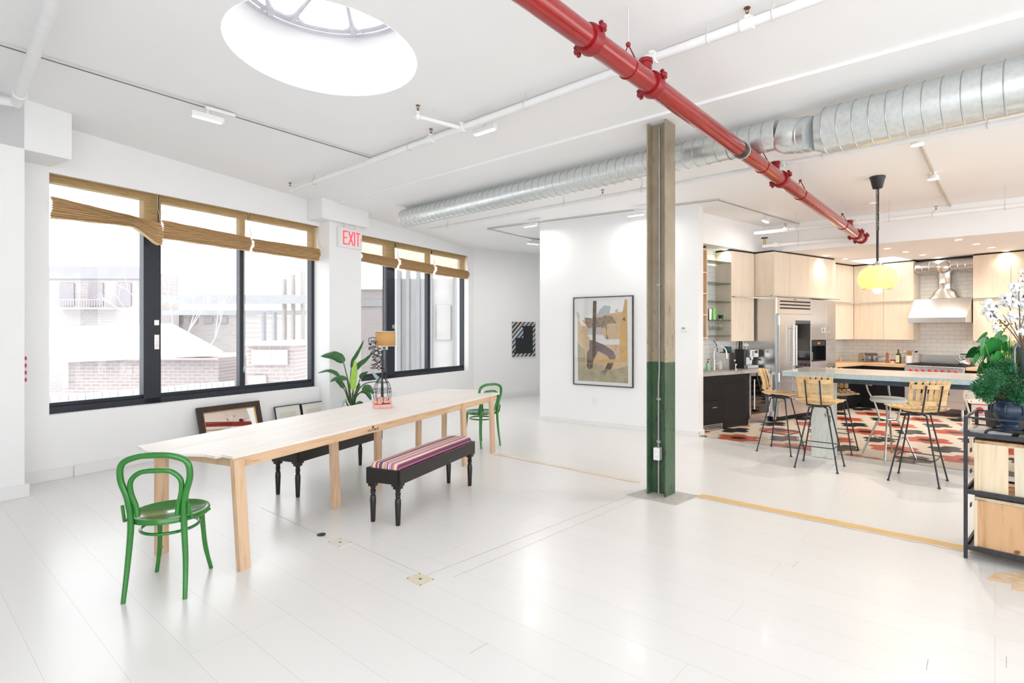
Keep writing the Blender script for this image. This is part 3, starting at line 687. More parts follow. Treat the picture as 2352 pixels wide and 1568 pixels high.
def blind(xa, xb, y, ztop, za, zb, sag, label, win, ztop_b=None):
    """hung from ztop; pleat stack between za(top) and zb(bottom) at local x; sag(u)-> extra drop"""
    t = thing('window_blind', label, 'window blind', WF.m @ Matrix.Translation((xa, y, ztop)), win)
    L = xb-xa; nU = 26
    rows = []
    for zi in range(9):
        f = zi/8; rows.append([(L*u/nU, .004*sin(u*.9+zi), -(ztop-za(u/nU)+.03)*f) for u in range(nU+1)])
    M().grid(rows).build('sheer_panel', blind_m, t)
    np_ = 9; rows = []; rnd = random.Random(int(xa*100))
    for i in range(np_*2+1):
        f = i/(np_*2); out = -.035-.055*sin(pi*min(1, f*1.15))-(.038 if i % 2 else 0)
        rows.append([(L*u/nU, out+.004*sin(u*1.3+i)-sag(u/nU)[1]*(.3+f), -(ztop-(za(u/nU)*(1-f)+(zb(u/nU)-sag(u/nU)[0])*f))+.003*sin(u*.7+i*2)) for u in range(nU+1)])
    rows.append([(p[0], p[1]+.05, p[2]+.01) for p in rows[-1]])
    M().grid(rows).build('folded_stack', fold_m, t, ang=20)
    M().box(0, L, -.02, .02, -.012, .012).build('head_rail', woodm('blind_head_rail', (.34, .21, .09), (.26, .15, .06), 'X', 2, .6), t, smooth=False)
    b = M(); b.tube([(L-.03, -.06, -.02), (L-.035, -.07, -(ztop-za(1))*.5), (L-.03, -.13, -(ztop-za(1)))], .0035, 6); b.build('lift_cord', mat('pale_cord', (.6, .5, .38), .7), t)
    return t
yb = .06
hb = lambda px: WF.hx(px, yb)
zw = lambda px, py: WF.zz(hb(px), yb, py)
lin = lambda a, c: (lambda u: a+(c-a)*u)
none = lambda u: (0, 0)
def fan(u): 
    q_ = max(0, (u-.72)/.28); return (.27*q_**1.2*(1-.25*max(0, q_-.8)/.2), .05*q_)
gx = [w1a+.01, hb(362), hb(365), hb(569), hb(573), w1b-.01]
tb = blind(gx[0], gx[1], yb, 3.385, lin(zw(97, 448), zw(362, 512)), lin(zw(97, 500), zw(362, 528)), fan, 'woven reed blind at the left whose folds sag into a fan beside the black mullion', 'woven blinds on the two wide windows')
blind(gx[2], gx[3], yb, 3.385, lin(zw(365, 505), zw(569, 545)), lin(zw(365, 548), zw(569, 578)), none, 'evenly gathered woven reed blind, middle of the three on the left window', 'woven blinds on the two wide windows')
blind(gx[4], gx[5], yb, 3.385, lin(zw(573, 548), zw(722, 570)), lin(zw(573, 578), zw(722, 600)), none, 'woven reed blind on the left window, the one nearest the exit sign', 'woven blinds on the two wide windows')
gx = [w2a+.01, hb(907), hb(911), hb(990), hb(994), w2b-.02]
blind(gx[0], gx[1], yb, 3.385, lin(zw(830, 580), zw(907, 594)), lin(zw(830, 601), zw(907, 617)), none, 'woven reed blind just right of the exit sign, left one on the far window', 'woven blinds on the two wide windows')
blind(gx[2], gx[3], yb, 3.385, lin(zw(911, 592), zw(990, 607)), lin(zw(911, 617), zw(990, 630)), none, 'woven reed blind in the middle of the far window', 'woven blinds on the two wide windows')
blind(gx[4], gx[5], yb, 3.385, lin(zw(994, 608), zw(1070, 622)), lin(zw(994, 631), zw(1070, 641)), none, 'woven reed blind at the right end of the far window', 'woven blinds on the two wide windows')
c = WF.w(h(558), .10); t = thing('blind_cord', 'thin white blind pull cord hanging before the right pane of the left window', 'cord', at(c.x, c.y, 1.2))
z2 = WF.zz(h(558), .1, 855); M().tube([(0, 0, 1.9), (0, 0, z2-1.2+.1), (.012, 0, z2-1.2+.03), (0, 0, z2-1.2), (-.012, 0, z2-1.2+.03), (0, 0, z2-1.2+.1)], .004, 6).build('cord', soft_white, t)

# ---- exit sign on the pilaster
xs0 = WF.hx(776, -.27); xs1 = WF.hx(829, -.27); xc = (xs0+xs1)/2
ze0 = WF.zz(xc, -.27, 570); ze1 = WF.zz(xc, -.27, 526)
t = thing('exit_sign', 'white lighted exit sign with red letters on the pilaster between the windows', 'exit sign', WF.m @ Matrix.Translation((xc, -.243, (ze0+ze1)/2)))
w_ = (xs1-xs0)/2; hh = (ze1-ze0)/2
M().box(-w_, w_, -.055, -.001, -hh, hh).build('housing', soft_white, t, bevel=.006)
exr = mat('lit_exit_letters', (.8, .06, .07), .4, emit=(1, .06, .09), es=.75)
lh = hh*.72; sx = w_/1.0
def letter(segs, w=.022):
    b = M()
    for (x0, z0), (x1, z1) in segs: b.bar((x0*sx, -.0575, z0*lh), (x1*sx, -.0575, z1*lh), w, .006, (0, 1, 0))
    b.build('letter', exr, t, smooth=False)
letter([((-.62, -1), (-.62, 1)), ((-.66, .9), (-.30, .9)), ((-.62, 0), (-.34, 0)), ((-.66, -.9), (-.30, -.9))])
letter([((-.20, -1), (.20, 1)), ((.20, -1), (-.20, 1))])
letter([((.32, -1), (.32, 1))])
letter([((.62, -1), (.62, .85)), ((.44, .9), (.80, .9))])
letter([((.84, .25), (.92, 0)), ((.92, 0), (.84, -.25))], .008)
for sg in (-.45, .5):
    b = M(); b.cyl((sg*w_, -.03, hh), (sg*w_, -.03, hh+.04), .008, n=8); b.lathe([(.01, 0), (.038, .03), (.036, .04), (0, .042)], (sg*w_, -.04, hh+.07), 14, 0, Matrix.Rotation(radians(70), 3, 'X')); b.build('lamp_head', soft_white, t)

# ---- long table
TZ = .78
tp = [onz(300+x/7.35, 980+y/7.35, TZ) for x, y in ((108, 322), (222, 370), (195, 379), (330, 425), (265, 437), (910, 455), (1240, 462), (1430, 498), (1550, 470), (1730, 505))]
tp += [onz(940+x/7.127, 860+y/7.127, TZ) for x, y in ((1482, 300), (1370, 285), (1405, 272), (1240, 262), (1150, 250), (1000, 243), (900, 248), (820, 238), (700, 243), (640, 232), (520, 229))]
ne = tp[9]; fe = tp[10]; tdeg = math.degrees(atan2(fe.y-ne.y, fe.x-ne.x))
TF = Frame(ne.x, ne.y, tdeg)
t = thing('dining_table', 'very long raw plywood dining table with ragged ends on pine legs', 'table', TF)
b = M().prism([TF.l(p)[:2] for p in tp], TZ-.018, TZ, 0, None, 0); b.build('tabletop', ply, t, smooth=False)
Lt = TF.l(fe).x; bw = TF.l(tp[0]).y-.06
def apron(x0, x1, y0, y1, nm='apron'): M().box(x0, x1, y0, y1, TZ-.018-.072, TZ-.0185).build(nm, pine, t, smooth=False, bevel=.002)
apron(.05, Lt-.10, .004, .042); apron(.35, Lt-1.0, .83, .868)
M().box(.06, .098, .042, .83, TZ-.09, TZ-.0185).build('apron', pine_z, t, smooth=False, bevel=.002)
M().box(Lt-.42, Lt-.38, .042, .70, TZ-.09, TZ-.0185).build('apron', pine_z, t, smooth=False, bevel=.002)
legs = [((545, 1062), (560, 1306), 0), ((765, 1010), (772, 1166), 0), ((868, 985), (868, 1117), 0), ((1063, 930), (1067.5, 1069), 0), ((1128, 912), (1131.5, 1039), 0),
        ((371, 1062), (371, 1270), 1), ((962, 950), (961, 1050), 1), ((1021, 940), (1020, 1019), 1)]
for (tx, ty), (bx, by), k in legs:
    g = onz(bx, by); top = TF.l(P(tx, ty, g.y)); bo = TF.l(g); top.z = TZ-.02; 
    a, c = .044, .020
    vs = []
    for q_, z in ((bo, 0), (top, TZ-.0185)):
        vs += [(q_.x-a, q_.y-c, z), (q_.x+a, q_.y-c, z), (q_.x+a, q_.y+c, z), (q_.x-a, q_.y+c, z)]
    M().add(vs, [(0, 3, 2, 1), (4, 5, 6, 7), (0, 1, 5, 4), (1, 2, 6, 5), (2, 3, 7, 6), (3, 0, 4, 7)]).build('leg', pine_z, t, smooth=False, bevel=.002)
b = M(); xk = 1.45                      # lumber stamp on the apron
rnd = random.Random(3)
for i in range(9): b.box(xk+i*.018, xk+i*.018+rnd.uniform(.004, .012), .0025, .0042, TZ-.072, TZ-.072+rnd.uniform(.01, .03))
b.box(xk+.06, xk+.085, .0025, .0042, TZ-.045, TZ-.03); b.box(xk+.068, xk+.075, .0025, .0042, TZ-.06, TZ-.02)
b.build('lumber_stamp', mat('stamp_ink', (.05, .04, .035), .8), t, smooth=False)

# ---- green bentwood chairs
def smoothp(pts, n=6, closed=False):
    pts = [Vector(p) for p in pts]; out = []; N = len(pts)
    for i in range(N if closed else N-1):
        p0 = pts[(i-1) % N] if closed or i > 0 else pts[0]; p1 = pts[i]; p2 = pts[(i+1) % N]; p3 = pts[(i+2) % N] if closed or i < N-2 else pts[-1]
        for k in range(n):
            s_ = k/n; out.append(.5*((2*p1)+(p2-p0)*s_+(2*p0-5*p1+4*p2-p3)*s_*s_+(3*p1-p0-3*p2+p3)*s_**3))
    if not closed: out.append(pts[-1])
    return out
def bent_chair(mw, label):          # faces +y
    t = thing('bentwood_chair', label, 'chair', mw, 'green bentwood chairs at the table ends')
    S = .485
    b = M(); b.lathe([(.0, S-.006), (.19, S-.006), (.205, S+.004), (.222, S+.004), (.228, S-.006), (.225, S-.028), (.205, S-.030), (.0, S-.022)], (0, 0, 0), 40); b.build('seat', green_paint, t)
    # rear legs run up into the outer hoop
    hoop = smoothp([(-.172, -.235, 0), (-.163, -.20, .22), (-.150, -.19, S-.02), (-.162, -.204, .62), (-.194, -.218, .745), (-.180, -.230, .843), (-.094, -.236, .884), (0, -.238, .890)], 6)
    full = hoop+[Vector((-p.x, p.y, p.z)) for p in reversed(hoop[:-1])]
    n_ = len(full); R = [.013+.006*min(1, min(i, n_-1-i)/12) for i in range(n_)]
    cut = next(i for i, p in enumerate(full) if p.z > S-.02)
    M().tube(full[cut:n_-cut], R[cut:n_-cut], 10).build('back_hoop', green_paint, t)
    M().tube(full[:cut+1], R[:cut+1], 10).build('leg', green_paint, t); M().tube(full[n_-cut-1:], R[n_-cut-1:], 10).build('leg', green_paint, t)
    inn = smoothp([(-.112, -.190, S+.02), (-.120, -.192, .57), (-.142, -.206, .66), (-.138, -.215, .735), (-.083, -.222, .786), (0, -.224, .793)], 6)
    inn = inn+[Vector((-p.x, p.y, p.z)) for p in reversed(inn[:-1])]
    M().tube(inn, .0155, 10).build('inner_hoop', green_paint, t)
    for sg in (-1, 1):
        M().tube(smoothp([(sg*.185, -.215, S+.10), (sg*.188, -.19, S+.02), (sg*.200, -.155, S-.012), (sg*.215, -.08, S-.015), (sg*.226, .02, S-.016)], 5), .010, 8).build('side_brace', green_paint, t)
        M().tube(smoothp([(sg*.13, .155, S-.02), (sg*.135, .17, .32), (sg*.145, .19, .16), (sg*.172, .215, 0)], 5), [.016]*6+[.015]*6+[.013]*4, 10).build('leg', green_paint, t)
    M().tube([(.163*cos(2*pi*k/40), -.005+.17*sin(2*pi*k/40), .385) for k in range(40)], .010, 8, closed=True).build('leg_ring', green_paint, t)
    return t
g = [onz(280, 1380), onz(424, 1366), onz(347, 1315), onz(478, 1307)]
cc = sum(g, Vector())/4; fdir = (g[2]+g[3]-g[0]-g[1]); ca = bent_chair(at(cc.x+.022, cc.y, 0, math.degrees(atan2(fdir.y, fdir.x))-90), 'green bentwood chair in the foreground at the near left end of the table')
g = [onz(940+x/7.127, 860+y/7.127) for x, y in ((1242, 1145), (1468, 1215))]; g += [onz(1086, 1024)]
cc = onz(940+1215/7.127, 860+1105/7.127); cc = Vector((-.38, 8.05, 0))
copy_tree(ca, at(-.45, 8.05, 0, 40), 'green bentwood chair at the far end of the table, facing it from beyond')

# ---- striped benches
stripes = mat('multicoloured_striped_fabric', (.6, .4, .4), .85); t_, n_, l_, b_ = nt(stripes)
v = coords(stripes); sp = n_.new('ShaderNodeSeparateXYZ'); l_.new(v, sp.inputs[0]); md = n_.new('ShaderNodeMath'); md.operation = 'MULTIPLY_ADD'; md.inputs[1].default_value = 4.6; md.inputs[2].default_value = .52
l_.new(sp.outputs[1], md.inputs[0]); fr_ = n_.new('ShaderNodeMath'); fr_.operation = 'FRACT'; l_.new(md.outputs[0], fr_.inputs[0])
rnd = random.Random(11); pal = [(.45, .04, .12), (.80, .62, .30), (.20, .08, .30), (.86, .80, .70), (.46, .11, .22), (.28, .20, .14), (.74, .38, .24), (.30, .12, .45), (.55, .48, .40), (.66, .32, .36), (.12, .06, .10), (.88, .70, .55)]
st = []; x = 0
for i in range(32): st.append((i/32, pal[(i*5+rnd.randint(0, 3)) % len(pal)]))
l_.new(ramp(stripes, fr_.outputs[0], st, True), b_.inputs['Base Color'])
def bench(mw, label, L=1.42, W_=.32):       # x along its length
    t = thing('bench', label, 'bench', mw, 'black benches with striped cushions')
    z0, z1 = .35, .472
    b = M(); b.box(-L/2, L/2, -W_/2, -W_/2+.022, z0, z1); b.box(-L/2, L/2, W_/2-.022, W_/2, z0, z1); b.box(-L/2, -L/2+.022, -W_/2, W_/2, z0, z1); b.box(L/2-.022, L/2, -W_/2, W_/2, z0, z1)
    b.box(-L/2+.02, L/2-.02, -W_/2+.02, W_/2-.02, z1-.06, z1-.03); b.build('frame', black_paint, t, smooth=False, bevel=.004)
    prof = []; w2 = W_/2-.026; rows = []
    for x_, s_ in ((-L/2+.026, .0), (-L/2+.028, .6), (-L/2+.045, 1), (0, 1.08), (L/2-.045, 1), (L/2-.028, .6), (L/2-.026, 0)):
        rows.append([(x_, y_, z1-.03+(.03+.048*s_)*(1 if abs(y_) < w2-.001 else (.5 if s_ else .1))*(1-.18*(abs(y_)/w2)**6) if s_ else z1-.03) for y_ in [-w2, -w2+.001, -w2+.012, -w2+.03, -.05, .05, w2-.03, w2-.012, w2-.001, w2]])
    M().grid(rows).build('cushion', stripes, t, ang=60)
    lp = [(.0, 0), (.017, 0), (.020, .01), (.024, .12), (.027, .19), (.024, .225), (.017, .235), (.024, .247), (.020, .258), (.026, .27), (.018, .282), (.022, .29), (.024, .31)]
    for sx_ in (-1, 1):
        for sy_ in (-1, 1):
            x_, y_ = sx_*(L/2-.042), sy_*(W_/2-.042)
            b = M().lathe(lp, (x_, y_, 0), 18); b.prism([(x_-.04, y_-.04), (x_+.04, y_-.04), (x_+.04, y_+.04), (x_-.04, y_+.04)], .335, .36); b.box(x_-.03, x_+.03, y_-.03, y_+.03, .31, .336)
            b.build('leg', black_paint, t, ang=40)
    return t
A1 = onz(918, 1206); A2 = onz(1082, 1115); A3 = onz(853, 1197)
c = (A2+A3)/2; dg_ = math.degrees(atan2(A2.y-A1.y, A2.x-A1.x)); L1 = (A2-A1).length+.084; W1_ = (A3-A1).length+.06
bn = bench(at(c.x, c.y, 0, dg_), 'black bench with striped cushion in front of the table, on the open floor side', L1, min(W1_, .36))
A1 = onz(687, 1141); A3 = onz(635, 1135); A4 = onz(825, 1068); dgb = math.degrees(atan2(A4.y-A3.y, A4.x-A3.x)); c = (A1+A4)/2
copy_tree(bn, at(c.x, c.y, 0, dgb), 'black bench with striped cushion pushed under the table on the window side')

# ---- wire figure lamp on the table
lb = onz(878, 935, TZ); LM = at(lb.x, lb.y, TZ, 20); t = thing('table_lamp', 'wire mannequin lamp with tan drum shade and pink base standing on the long table', 'table lamp', LM)
pink = mottled('pink_plaster', (.78, .38, .32), (.86, .50, .44), .6, 20)
M().box(-.10, .10, -.10, .10, 0, .042).build('base', pink, t, bevel=.006)
rnd = random.Random(4); b = M()
for i in range(95):
    r_ = .10*sqrt(rnd.random()); a = rnd.random()*6.3; b.ball((r_*cos(a), r_*sin(a), .045+.065*(1-(r_/.115)**2)), rnd.uniform(.014, .024), 7, 0, (1.3, .8, .7), .15, rnd)
b.build('modelled_mound', pink, t)
wire = mat('black_wire', (.015, .012, .014), .45, .6)
sc_ = lb.y/F0
zt_ = lambda py: H-(py-HY)*sc_-TZ
b = M().tube([(.0, 0, .05), (0, 0, zt_(800))], .009, 8); b.tube([(.045, 0, zt_(868)), (.045, 0, zt_(800))], .006, 6); b.build('pole', black_metal, t)
b = M()
for k in range(8):
    a = 2*pi*k/8; e = (cos(a), sin(a)); pf = [(.085, .055), (.098, zt_(905)), (.095, zt_(892)), (.07, zt_(878)), (.03, zt_(866))]
    b.tube(smoothp([(r_*e[0], r_*e[1], z) for r_, z in pf], 4), .0035, 5)
for r_, py in ((.097, 893), (.097, 900), (.07, 878)): b.tube([(r_*cos(k*pi/10), r_*sin(k*pi/10), zt_(py)) for k in range(20)], .0035, 5, closed=True)
b.build('wire_skirt', wire, t)
b = M(); pts = []
for py, r_, cx in ((846, .075, -.055), (838, .07, -.05), (828, .06, -.05), (820, .055, -.055), (810, .07, -.065), (800, .08, -.07), (790, .07, -.08), (784, .04, -.085)):
    row = [Vector((cx+(r_)*cos(k*pi/4+py), r_*.7*sin(k*pi/4+py), zt_(py)+rnd.uniform(-.01, .01))) for k in range(8)]; pts.append(row)
for i, row in enumerate(pts):
    for k in range(8):
        if rnd.random() < .6: b.tube([row[k], (row[k]+row[(k+1) % 8])/2*1.03, row[(k+1) % 8]], .0026, 4)
        if i < len(pts)-1 and rnd.random() < .85: b.tube([row[k], pts[i+1][(k+rnd.randint(0, 1)) % 8]], .0026, 4)
        if rnd.random() < .7: b.ball(row[k], .0065, 5)
b.tube(smoothp([(-.13, 0, zt_(795)), (-.15, 0, zt_(778)), (-.08, 0, zt_(776)), (-.03, 0, zt_(790))], 5), .004, 5)
b.build('wire_torso', wire, t)
b = M(); r_ = 22.5*sc_; b.lathe([(r_, zt_(794)), (r_, zt_(761))], (.035, 0, 0), 32, cap=False)
sh = mat('tan_parchment_shade', (.80, .50, .20), .7); t_, n_, l_, b_ = nt(sh); tl = n_.new('ShaderNodeBsdfTranslucent'); tl.inputs[0].default_value = (.8, .48, .18, 1); mxs = n_.new('ShaderNodeMixShader'); mxs.inputs[0].default_value = .4
l_.new(b_.outputs[0], mxs.inputs[1]); l_.new(tl.outputs[0], mxs.inputs[2]); l_.new(mxs.outputs[0], n_['Material Output'].inputs[0])
b.build('lamp_shade', sh, t, solid=.002)
for z_ in (761, 794): M().tube([(.035+(r_+.001)*cos(k*pi/16), (r_+.001)*sin(k*pi/16), zt_(z_)) for k in range(32)], .0035, 6, closed=True).build('shade_rim', mat('cream_rim', (.8, .74, .6), .6), t)
M().cyl((.0, 0, zt_(803)), (.0, 0, zt_(790)), .013, n=10).build('bulb_socket', mat('cream_socket', (.75, .72, .6), .5), t)
M().cyl((.05, 0, zt_(803)), (.05, 0, zt_(790)), .013, n=10).build('bulb_socket', MATS['cream_socket'], t)

# ---- big plant beside the pilaster
pl = WF.w(3.66, -.62); t = thing('potted_plant', 'tall broad-leaved plant with one bright lime leaf beside the pilaster', 'plant', at(pl.x, pl.y, 0))
PY = pl.y; pf = lambda x, y, dy=0: P(720+x/8.7125, 770+y/8.7125, PY+dy)
b = M().lathe([(0, 0), (.13, 0), (.15, .02), (.175, .33), (.185, .34), (.185, .37), (.165, .37), (.160, .33), (0, .33)], (0, 0, 0), 28); b.build('pot', mottled('pale_stone_pot', (.62, .60, .56), (.70, .68, .64), .6, 8), t)
M().lathe([(0, .32), (.158, .32), (.158, .335), (0, .345)], (0, 0, 0), 20).build('soil', mottled('potting_soil', (.05, .035, .025), (.09, .06, .04), .9, 30), t)
leaf_g = mottled('dark_glossy_leaf', (.022, .10, .025), (.05, .19, .05), .3, 7, coat=.3); leaf_l = mottled('lime_young_leaf', (.30, .58, .04), (.42, .72, .10), .35, 6); leaf_b = mottled('pale_bluish_leaf', (.30, .46, .40), (.45, .60, .55), .35, 6)
def leaf_mesh(pts, w, tilt=.5, fold=.25, n=14):
    cs = smoothp(pts, max(2, n//(len(pts)-1))); N = len(cs); rows = []
    for i, c in enumerate(cs):
        f = i/(N-1); d = (cs[min(i+1, N-1)]-cs[max(i-1, 0)]).normalized()
        s_ = d.cross(Vector((0, -1, 0))); s_ = s_.normalized() if s_.length > .05 else Vector((1, 0, 0))
        s_ = (s_*cos(tilt)+Vector((0, 1, 0))*sin(tilt)); nn_ = d.cross(s_).normalized()
        ww = w*(sin(pi*min(1, f*.97+.03)**.75)**.8)*(1 if f < .999 else 0)+.0004
        ww *= 1+.05*sin(i*2.1)
        rows.append([c-s_*ww+nn_*ww*fold, c-s_*ww*.5+nn_*ww*fold*.3, c, c+s_*ww*.5+nn_*ww*fold*.3, c+s_*ww+nn_*ww*fold])
    return rows
crown = Vector((pl.x, pl.y, .34))
def frond(stem, blade, w, m=None, dy=0, tilt=.5, fold=.25):
    sp_ = [crown+Vector(((stem[0][0]-770)/8.7125/F0*PY*.6, dy*.2, 0))]+[pf(x, y, dy*(i+1)/(len(stem)+1)) for i, (x, y) in enumerate(stem)]
    bp = [pf(x, y, dy) for x, y in blade]; sp_.append(bp[0])
    s_ = smoothp(sp_, 5); k = len(s_); ob = M().tube(s_, [.012*(1-.6*i/k)+.002 for i in range(k)], 6).build('stem', mottled('dark_green_stem', (.03, .08, .02), (.07, .14, .04), .45, 6), t, world=True)
    o = M().grid(leaf_mesh(bp, w, tilt, fold)).build('leaf', m or leaf_g, ob, world=True, solid=.0012)
frond([(730, 1200), (690, 900)], [(600, 540), (540, 470), (430, 405), (300, 400), (140, 418)], .075, dy=-.15, tilt=.15)
frond([(740, 1200), (730, 950)], [(758, 650), (790, 520), (860, 400), (950, 230), (1012, 90)], .034, dy=.1, tilt=.7)
frond([(790, 1200), (820, 900)], [(868, 690), (920, 590), (1040, 500), (1190, 345)], .046, dy=-.1, tilt=.6)
frond([(780, 1200), (790, 1130)], [(790, 1095), (800, 900), (830, 680), (832, 480)], .052, leaf_l, dy=-.25, tilt=.4, fold=.4)
frond([(720, 1300), (640, 1050)], [(525, 830), (430, 740), (280, 700), (75, 755)], .034, dy=-.12, tilt=.6)
frond([(730, 1250), (690, 960)], [(665, 870), (560, 850), (420, 870), (330, 930)], .040, dy=-.3, tilt=.2)
frond([(700, 1300), (650, 1150)], [(598, 1050), (545, 960), (440, 905)], .042, dy=.05, tilt=.2)
frond([(800, 1300), (870, 1050)], [(940, 860), (980, 790), (1095, 725)], .036, dy=.15, tilt=.4)
frond([(820, 1300), (860, 1150)], [(885, 1090), (900, 1020), (925, 960)], .032, dy=.2, tilt=.5)
frond([(830, 1330), (890, 1170)], [(1010, 1140), (1050, 1060), (1130, 1080), (1195, 1180)], .060, dy=-.2, tilt=.2)
frond([(830, 1300), (880, 1200)], [(960, 1120), (1060, 1140), (1120, 1230), (1150, 1300)], .045, dy=-.15, tilt=.3)
frond([(690, 1400), (660, 1340)], [(645, 1280), (600, 1330), (570, 1430)], .028, leaf_b, dy=-.1, tilt=.5)
frond([(800, 1350), (840, 1380)], [(860, 1370), (930, 1345), (1000, 1355)], .028, dy=-.1, tilt=.4)
frond([(810, 1300), (1000, 980)], [(1360, 920), (1290, 860), (1170, 730)], .036, leaf_b, dy=-.2, tilt=.4)

# ---- mirror and pictures leaning on the window wall
def leaning(name, label, cat, x0, x1, ztop, parts, lean=.17):
    L = x1-x0; hyp = sqrt(ztop**2+lean**2); m_ = WF.m @ Matrix.Translation(((x0+x1)/2, -lean-.03, 0)) @ Matrix.Rotation(-math.asin(lean/hyp), 4, 'X')
    t = thing(name, label, cat, m_); parts(t, L/2, hyp); return t
def frame_part(t, hw_, h_, w, d, m, nm='frame'):
    b = M(); b.box(-hw_, hw_, -d, 0, 0, w); b.box(-hw_, hw_, -d, 0, h_-w, h_); b.box(-hw_, -hw_+w, -d, 0, w, h_-w); b.box(hw_-w, hw_, -d, 0, w, h_-w); b.build(nm, m, t, smooth=False, bevel=.004)
xm0, xm1 = WF.hx(450, -.05), WF.hx(594, -.05); zm = WF.zz((xm0+xm1)/2, -.05, 929)
def mp(t, hw_, h_):
    frame_part(t, hw_, h_, .075, .04, mottled('dark_walnut_frame', (.022, .011, .008), (.05, .024, .016), .35, 12))
    b = M(); k = .075; b.box(-hw_+k, hw_-k, -.03, 0, k, k+.014); b.box(-hw_+k, hw_-k, -.03, 0, h_-k-.014, h_-k); b.box(-hw_+k, -hw_+k+.014, -.03, 0, k, h_-k); b.box(hw_-k-.014, hw_-k, -.03, 0, k, h_-k); b.build('gilt_inner_edge', mat('gilt', (.42, .27, .12), .35, .7), t, smooth=False)
    M().box(-hw_+.08, hw_-.08, -.014, -.010, .08, h_-.08).build('mirror_glass', mirror_m, t, smooth=False)
leaning('mirror', 'dark wood framed mirror leaning on the wall under the left window', 'mirror', xm0, xm1, zm, mp)
def pic(seed):
    def f(t, hw_, h_):
        frame_part(t, hw_, h_, .012, .025, black_paint)
        M().box(-hw_+.011, hw_-.011, -.012, -.008, .011, h_-.011).build('mat_board', mottled('cream_mat_board', (.76, .74, .68), (.80, .78, .73), .7, 4), t, smooth=False)
        M().box(-hw_*.62, hw_*.62, -.0135, -.012, h_*.2, h_*.8).build('print', mottled('aged_print_paper', (.66, .63, .54), (.70, .68, .60), .7, 5), t, smooth=False)
        rnd = random.Random(seed); b = M(); cx_ = rnd.uniform(-.01, .05)
        for i in range(5): b.tube(smoothp([(cx_+rnd.uniform(-.04, .05), -.0142, h_*.45+rnd.uniform(0, h_*.2)) for _ in range(4)], 5), .0016, 4)
        b.build('ink_drawing', mat('grey_ink', (.25, .24, .22), .8), t)
    return f
xa_, xb_ = WF.hx(630, -.05), WF.hx(689, -.05); leaning('framed_picture', 'small thin black framed print leaning on the wall, nearer the mirror', 'picture', xa_, xb_, WF.zz((xa_+xb_)/2, -.05, 931), pic(1), .12)
xa_, xb_ = WF.hx(691, -.05), WF.hx(745, -.05); leaning('framed_picture', 'small thin black framed print leaning on the wall, next to the plant', 'picture', xa_, xb_, WF.zz((xa_+xb_)/2, -.05, 924), pic(2), .12)

# ---- large framed picture on the partition
x0, x1 = QF.hx(1317, -.03), QF.hx(1454.5, -.03); z0, z1 = QF.zz(x0, -.03, 882.5), QF.zz(x0, -.03, 684)
z1 = (z1+QF.zz(x1, -.03, 677))/2; z0 = (z0+QF.zz(x1, -.03, 891))/2
w_, h_ = x1-x0, z1-z0
t = thing('framed_artwork', 'large framed collage picture of a crouching figure on the white partition', 'picture', QF.m @ Matrix.Translation((x0, 0, z0)))
b = M(); f_ = .016
for bx in ((0, w_, 0, f_), (0, w_, h_-f_, h_), (0, f_, f_, h_-f_), (w_-f_, w_, f_, h_-f_)): b.box(bx[0], bx[1], -.045, 0, bx[2], bx[3])
b.build('frame', mottled('dark_pewter_frame', (.05, .045, .04), (.09, .08, .075), .3, 8, .4), t, smooth=False, bevel=.002)
M().box(f_, w_-f_, -.028, -.002, f_, h_-f_).build('mat_board', mat('white_mat_board', (.93, .93, .92), .6), t, smooth=False)
# shapes in picture coordinates (0..1, 0..1 from top left), drawn in the zoomed view of 980..1760 x 245..1390
def uv(x, y):
    u = (x-985)/(1765-985); top = 250-u*38; bot = 1352+u*48
    return (f_+u*(w_-2*f_), h_-f_-(y-top)/(bot-top)*(h_-2*f_))
pc = [mottled('print_tan', (.66, .47, .27), (.78, .60, .40), .6, 4), mottled('print_white', (.82, .80, .78), (.87, .86, .85), .6, 4), mottled('print_grey_violet', (.20, .15, .16), (.30, .23, .23), .6, 7),
      mottled('print_dark_brown', (.07, .055, .035), (.22, .16, .09), .6, 18), mottled('print_pale_grey', (.50, .52, .56), (.62, .63, .66), .6, 6), mottled('print_olive', (.38, .34, .22), (.58, .50, .34), .6, 7), mottled('print_orange', (.66, .40, .13), (.76, .52, .22), .6, 5), mottled('print_brown_foliage', (.22, .17, .13), (.50, .38, .26), .6, 26)]
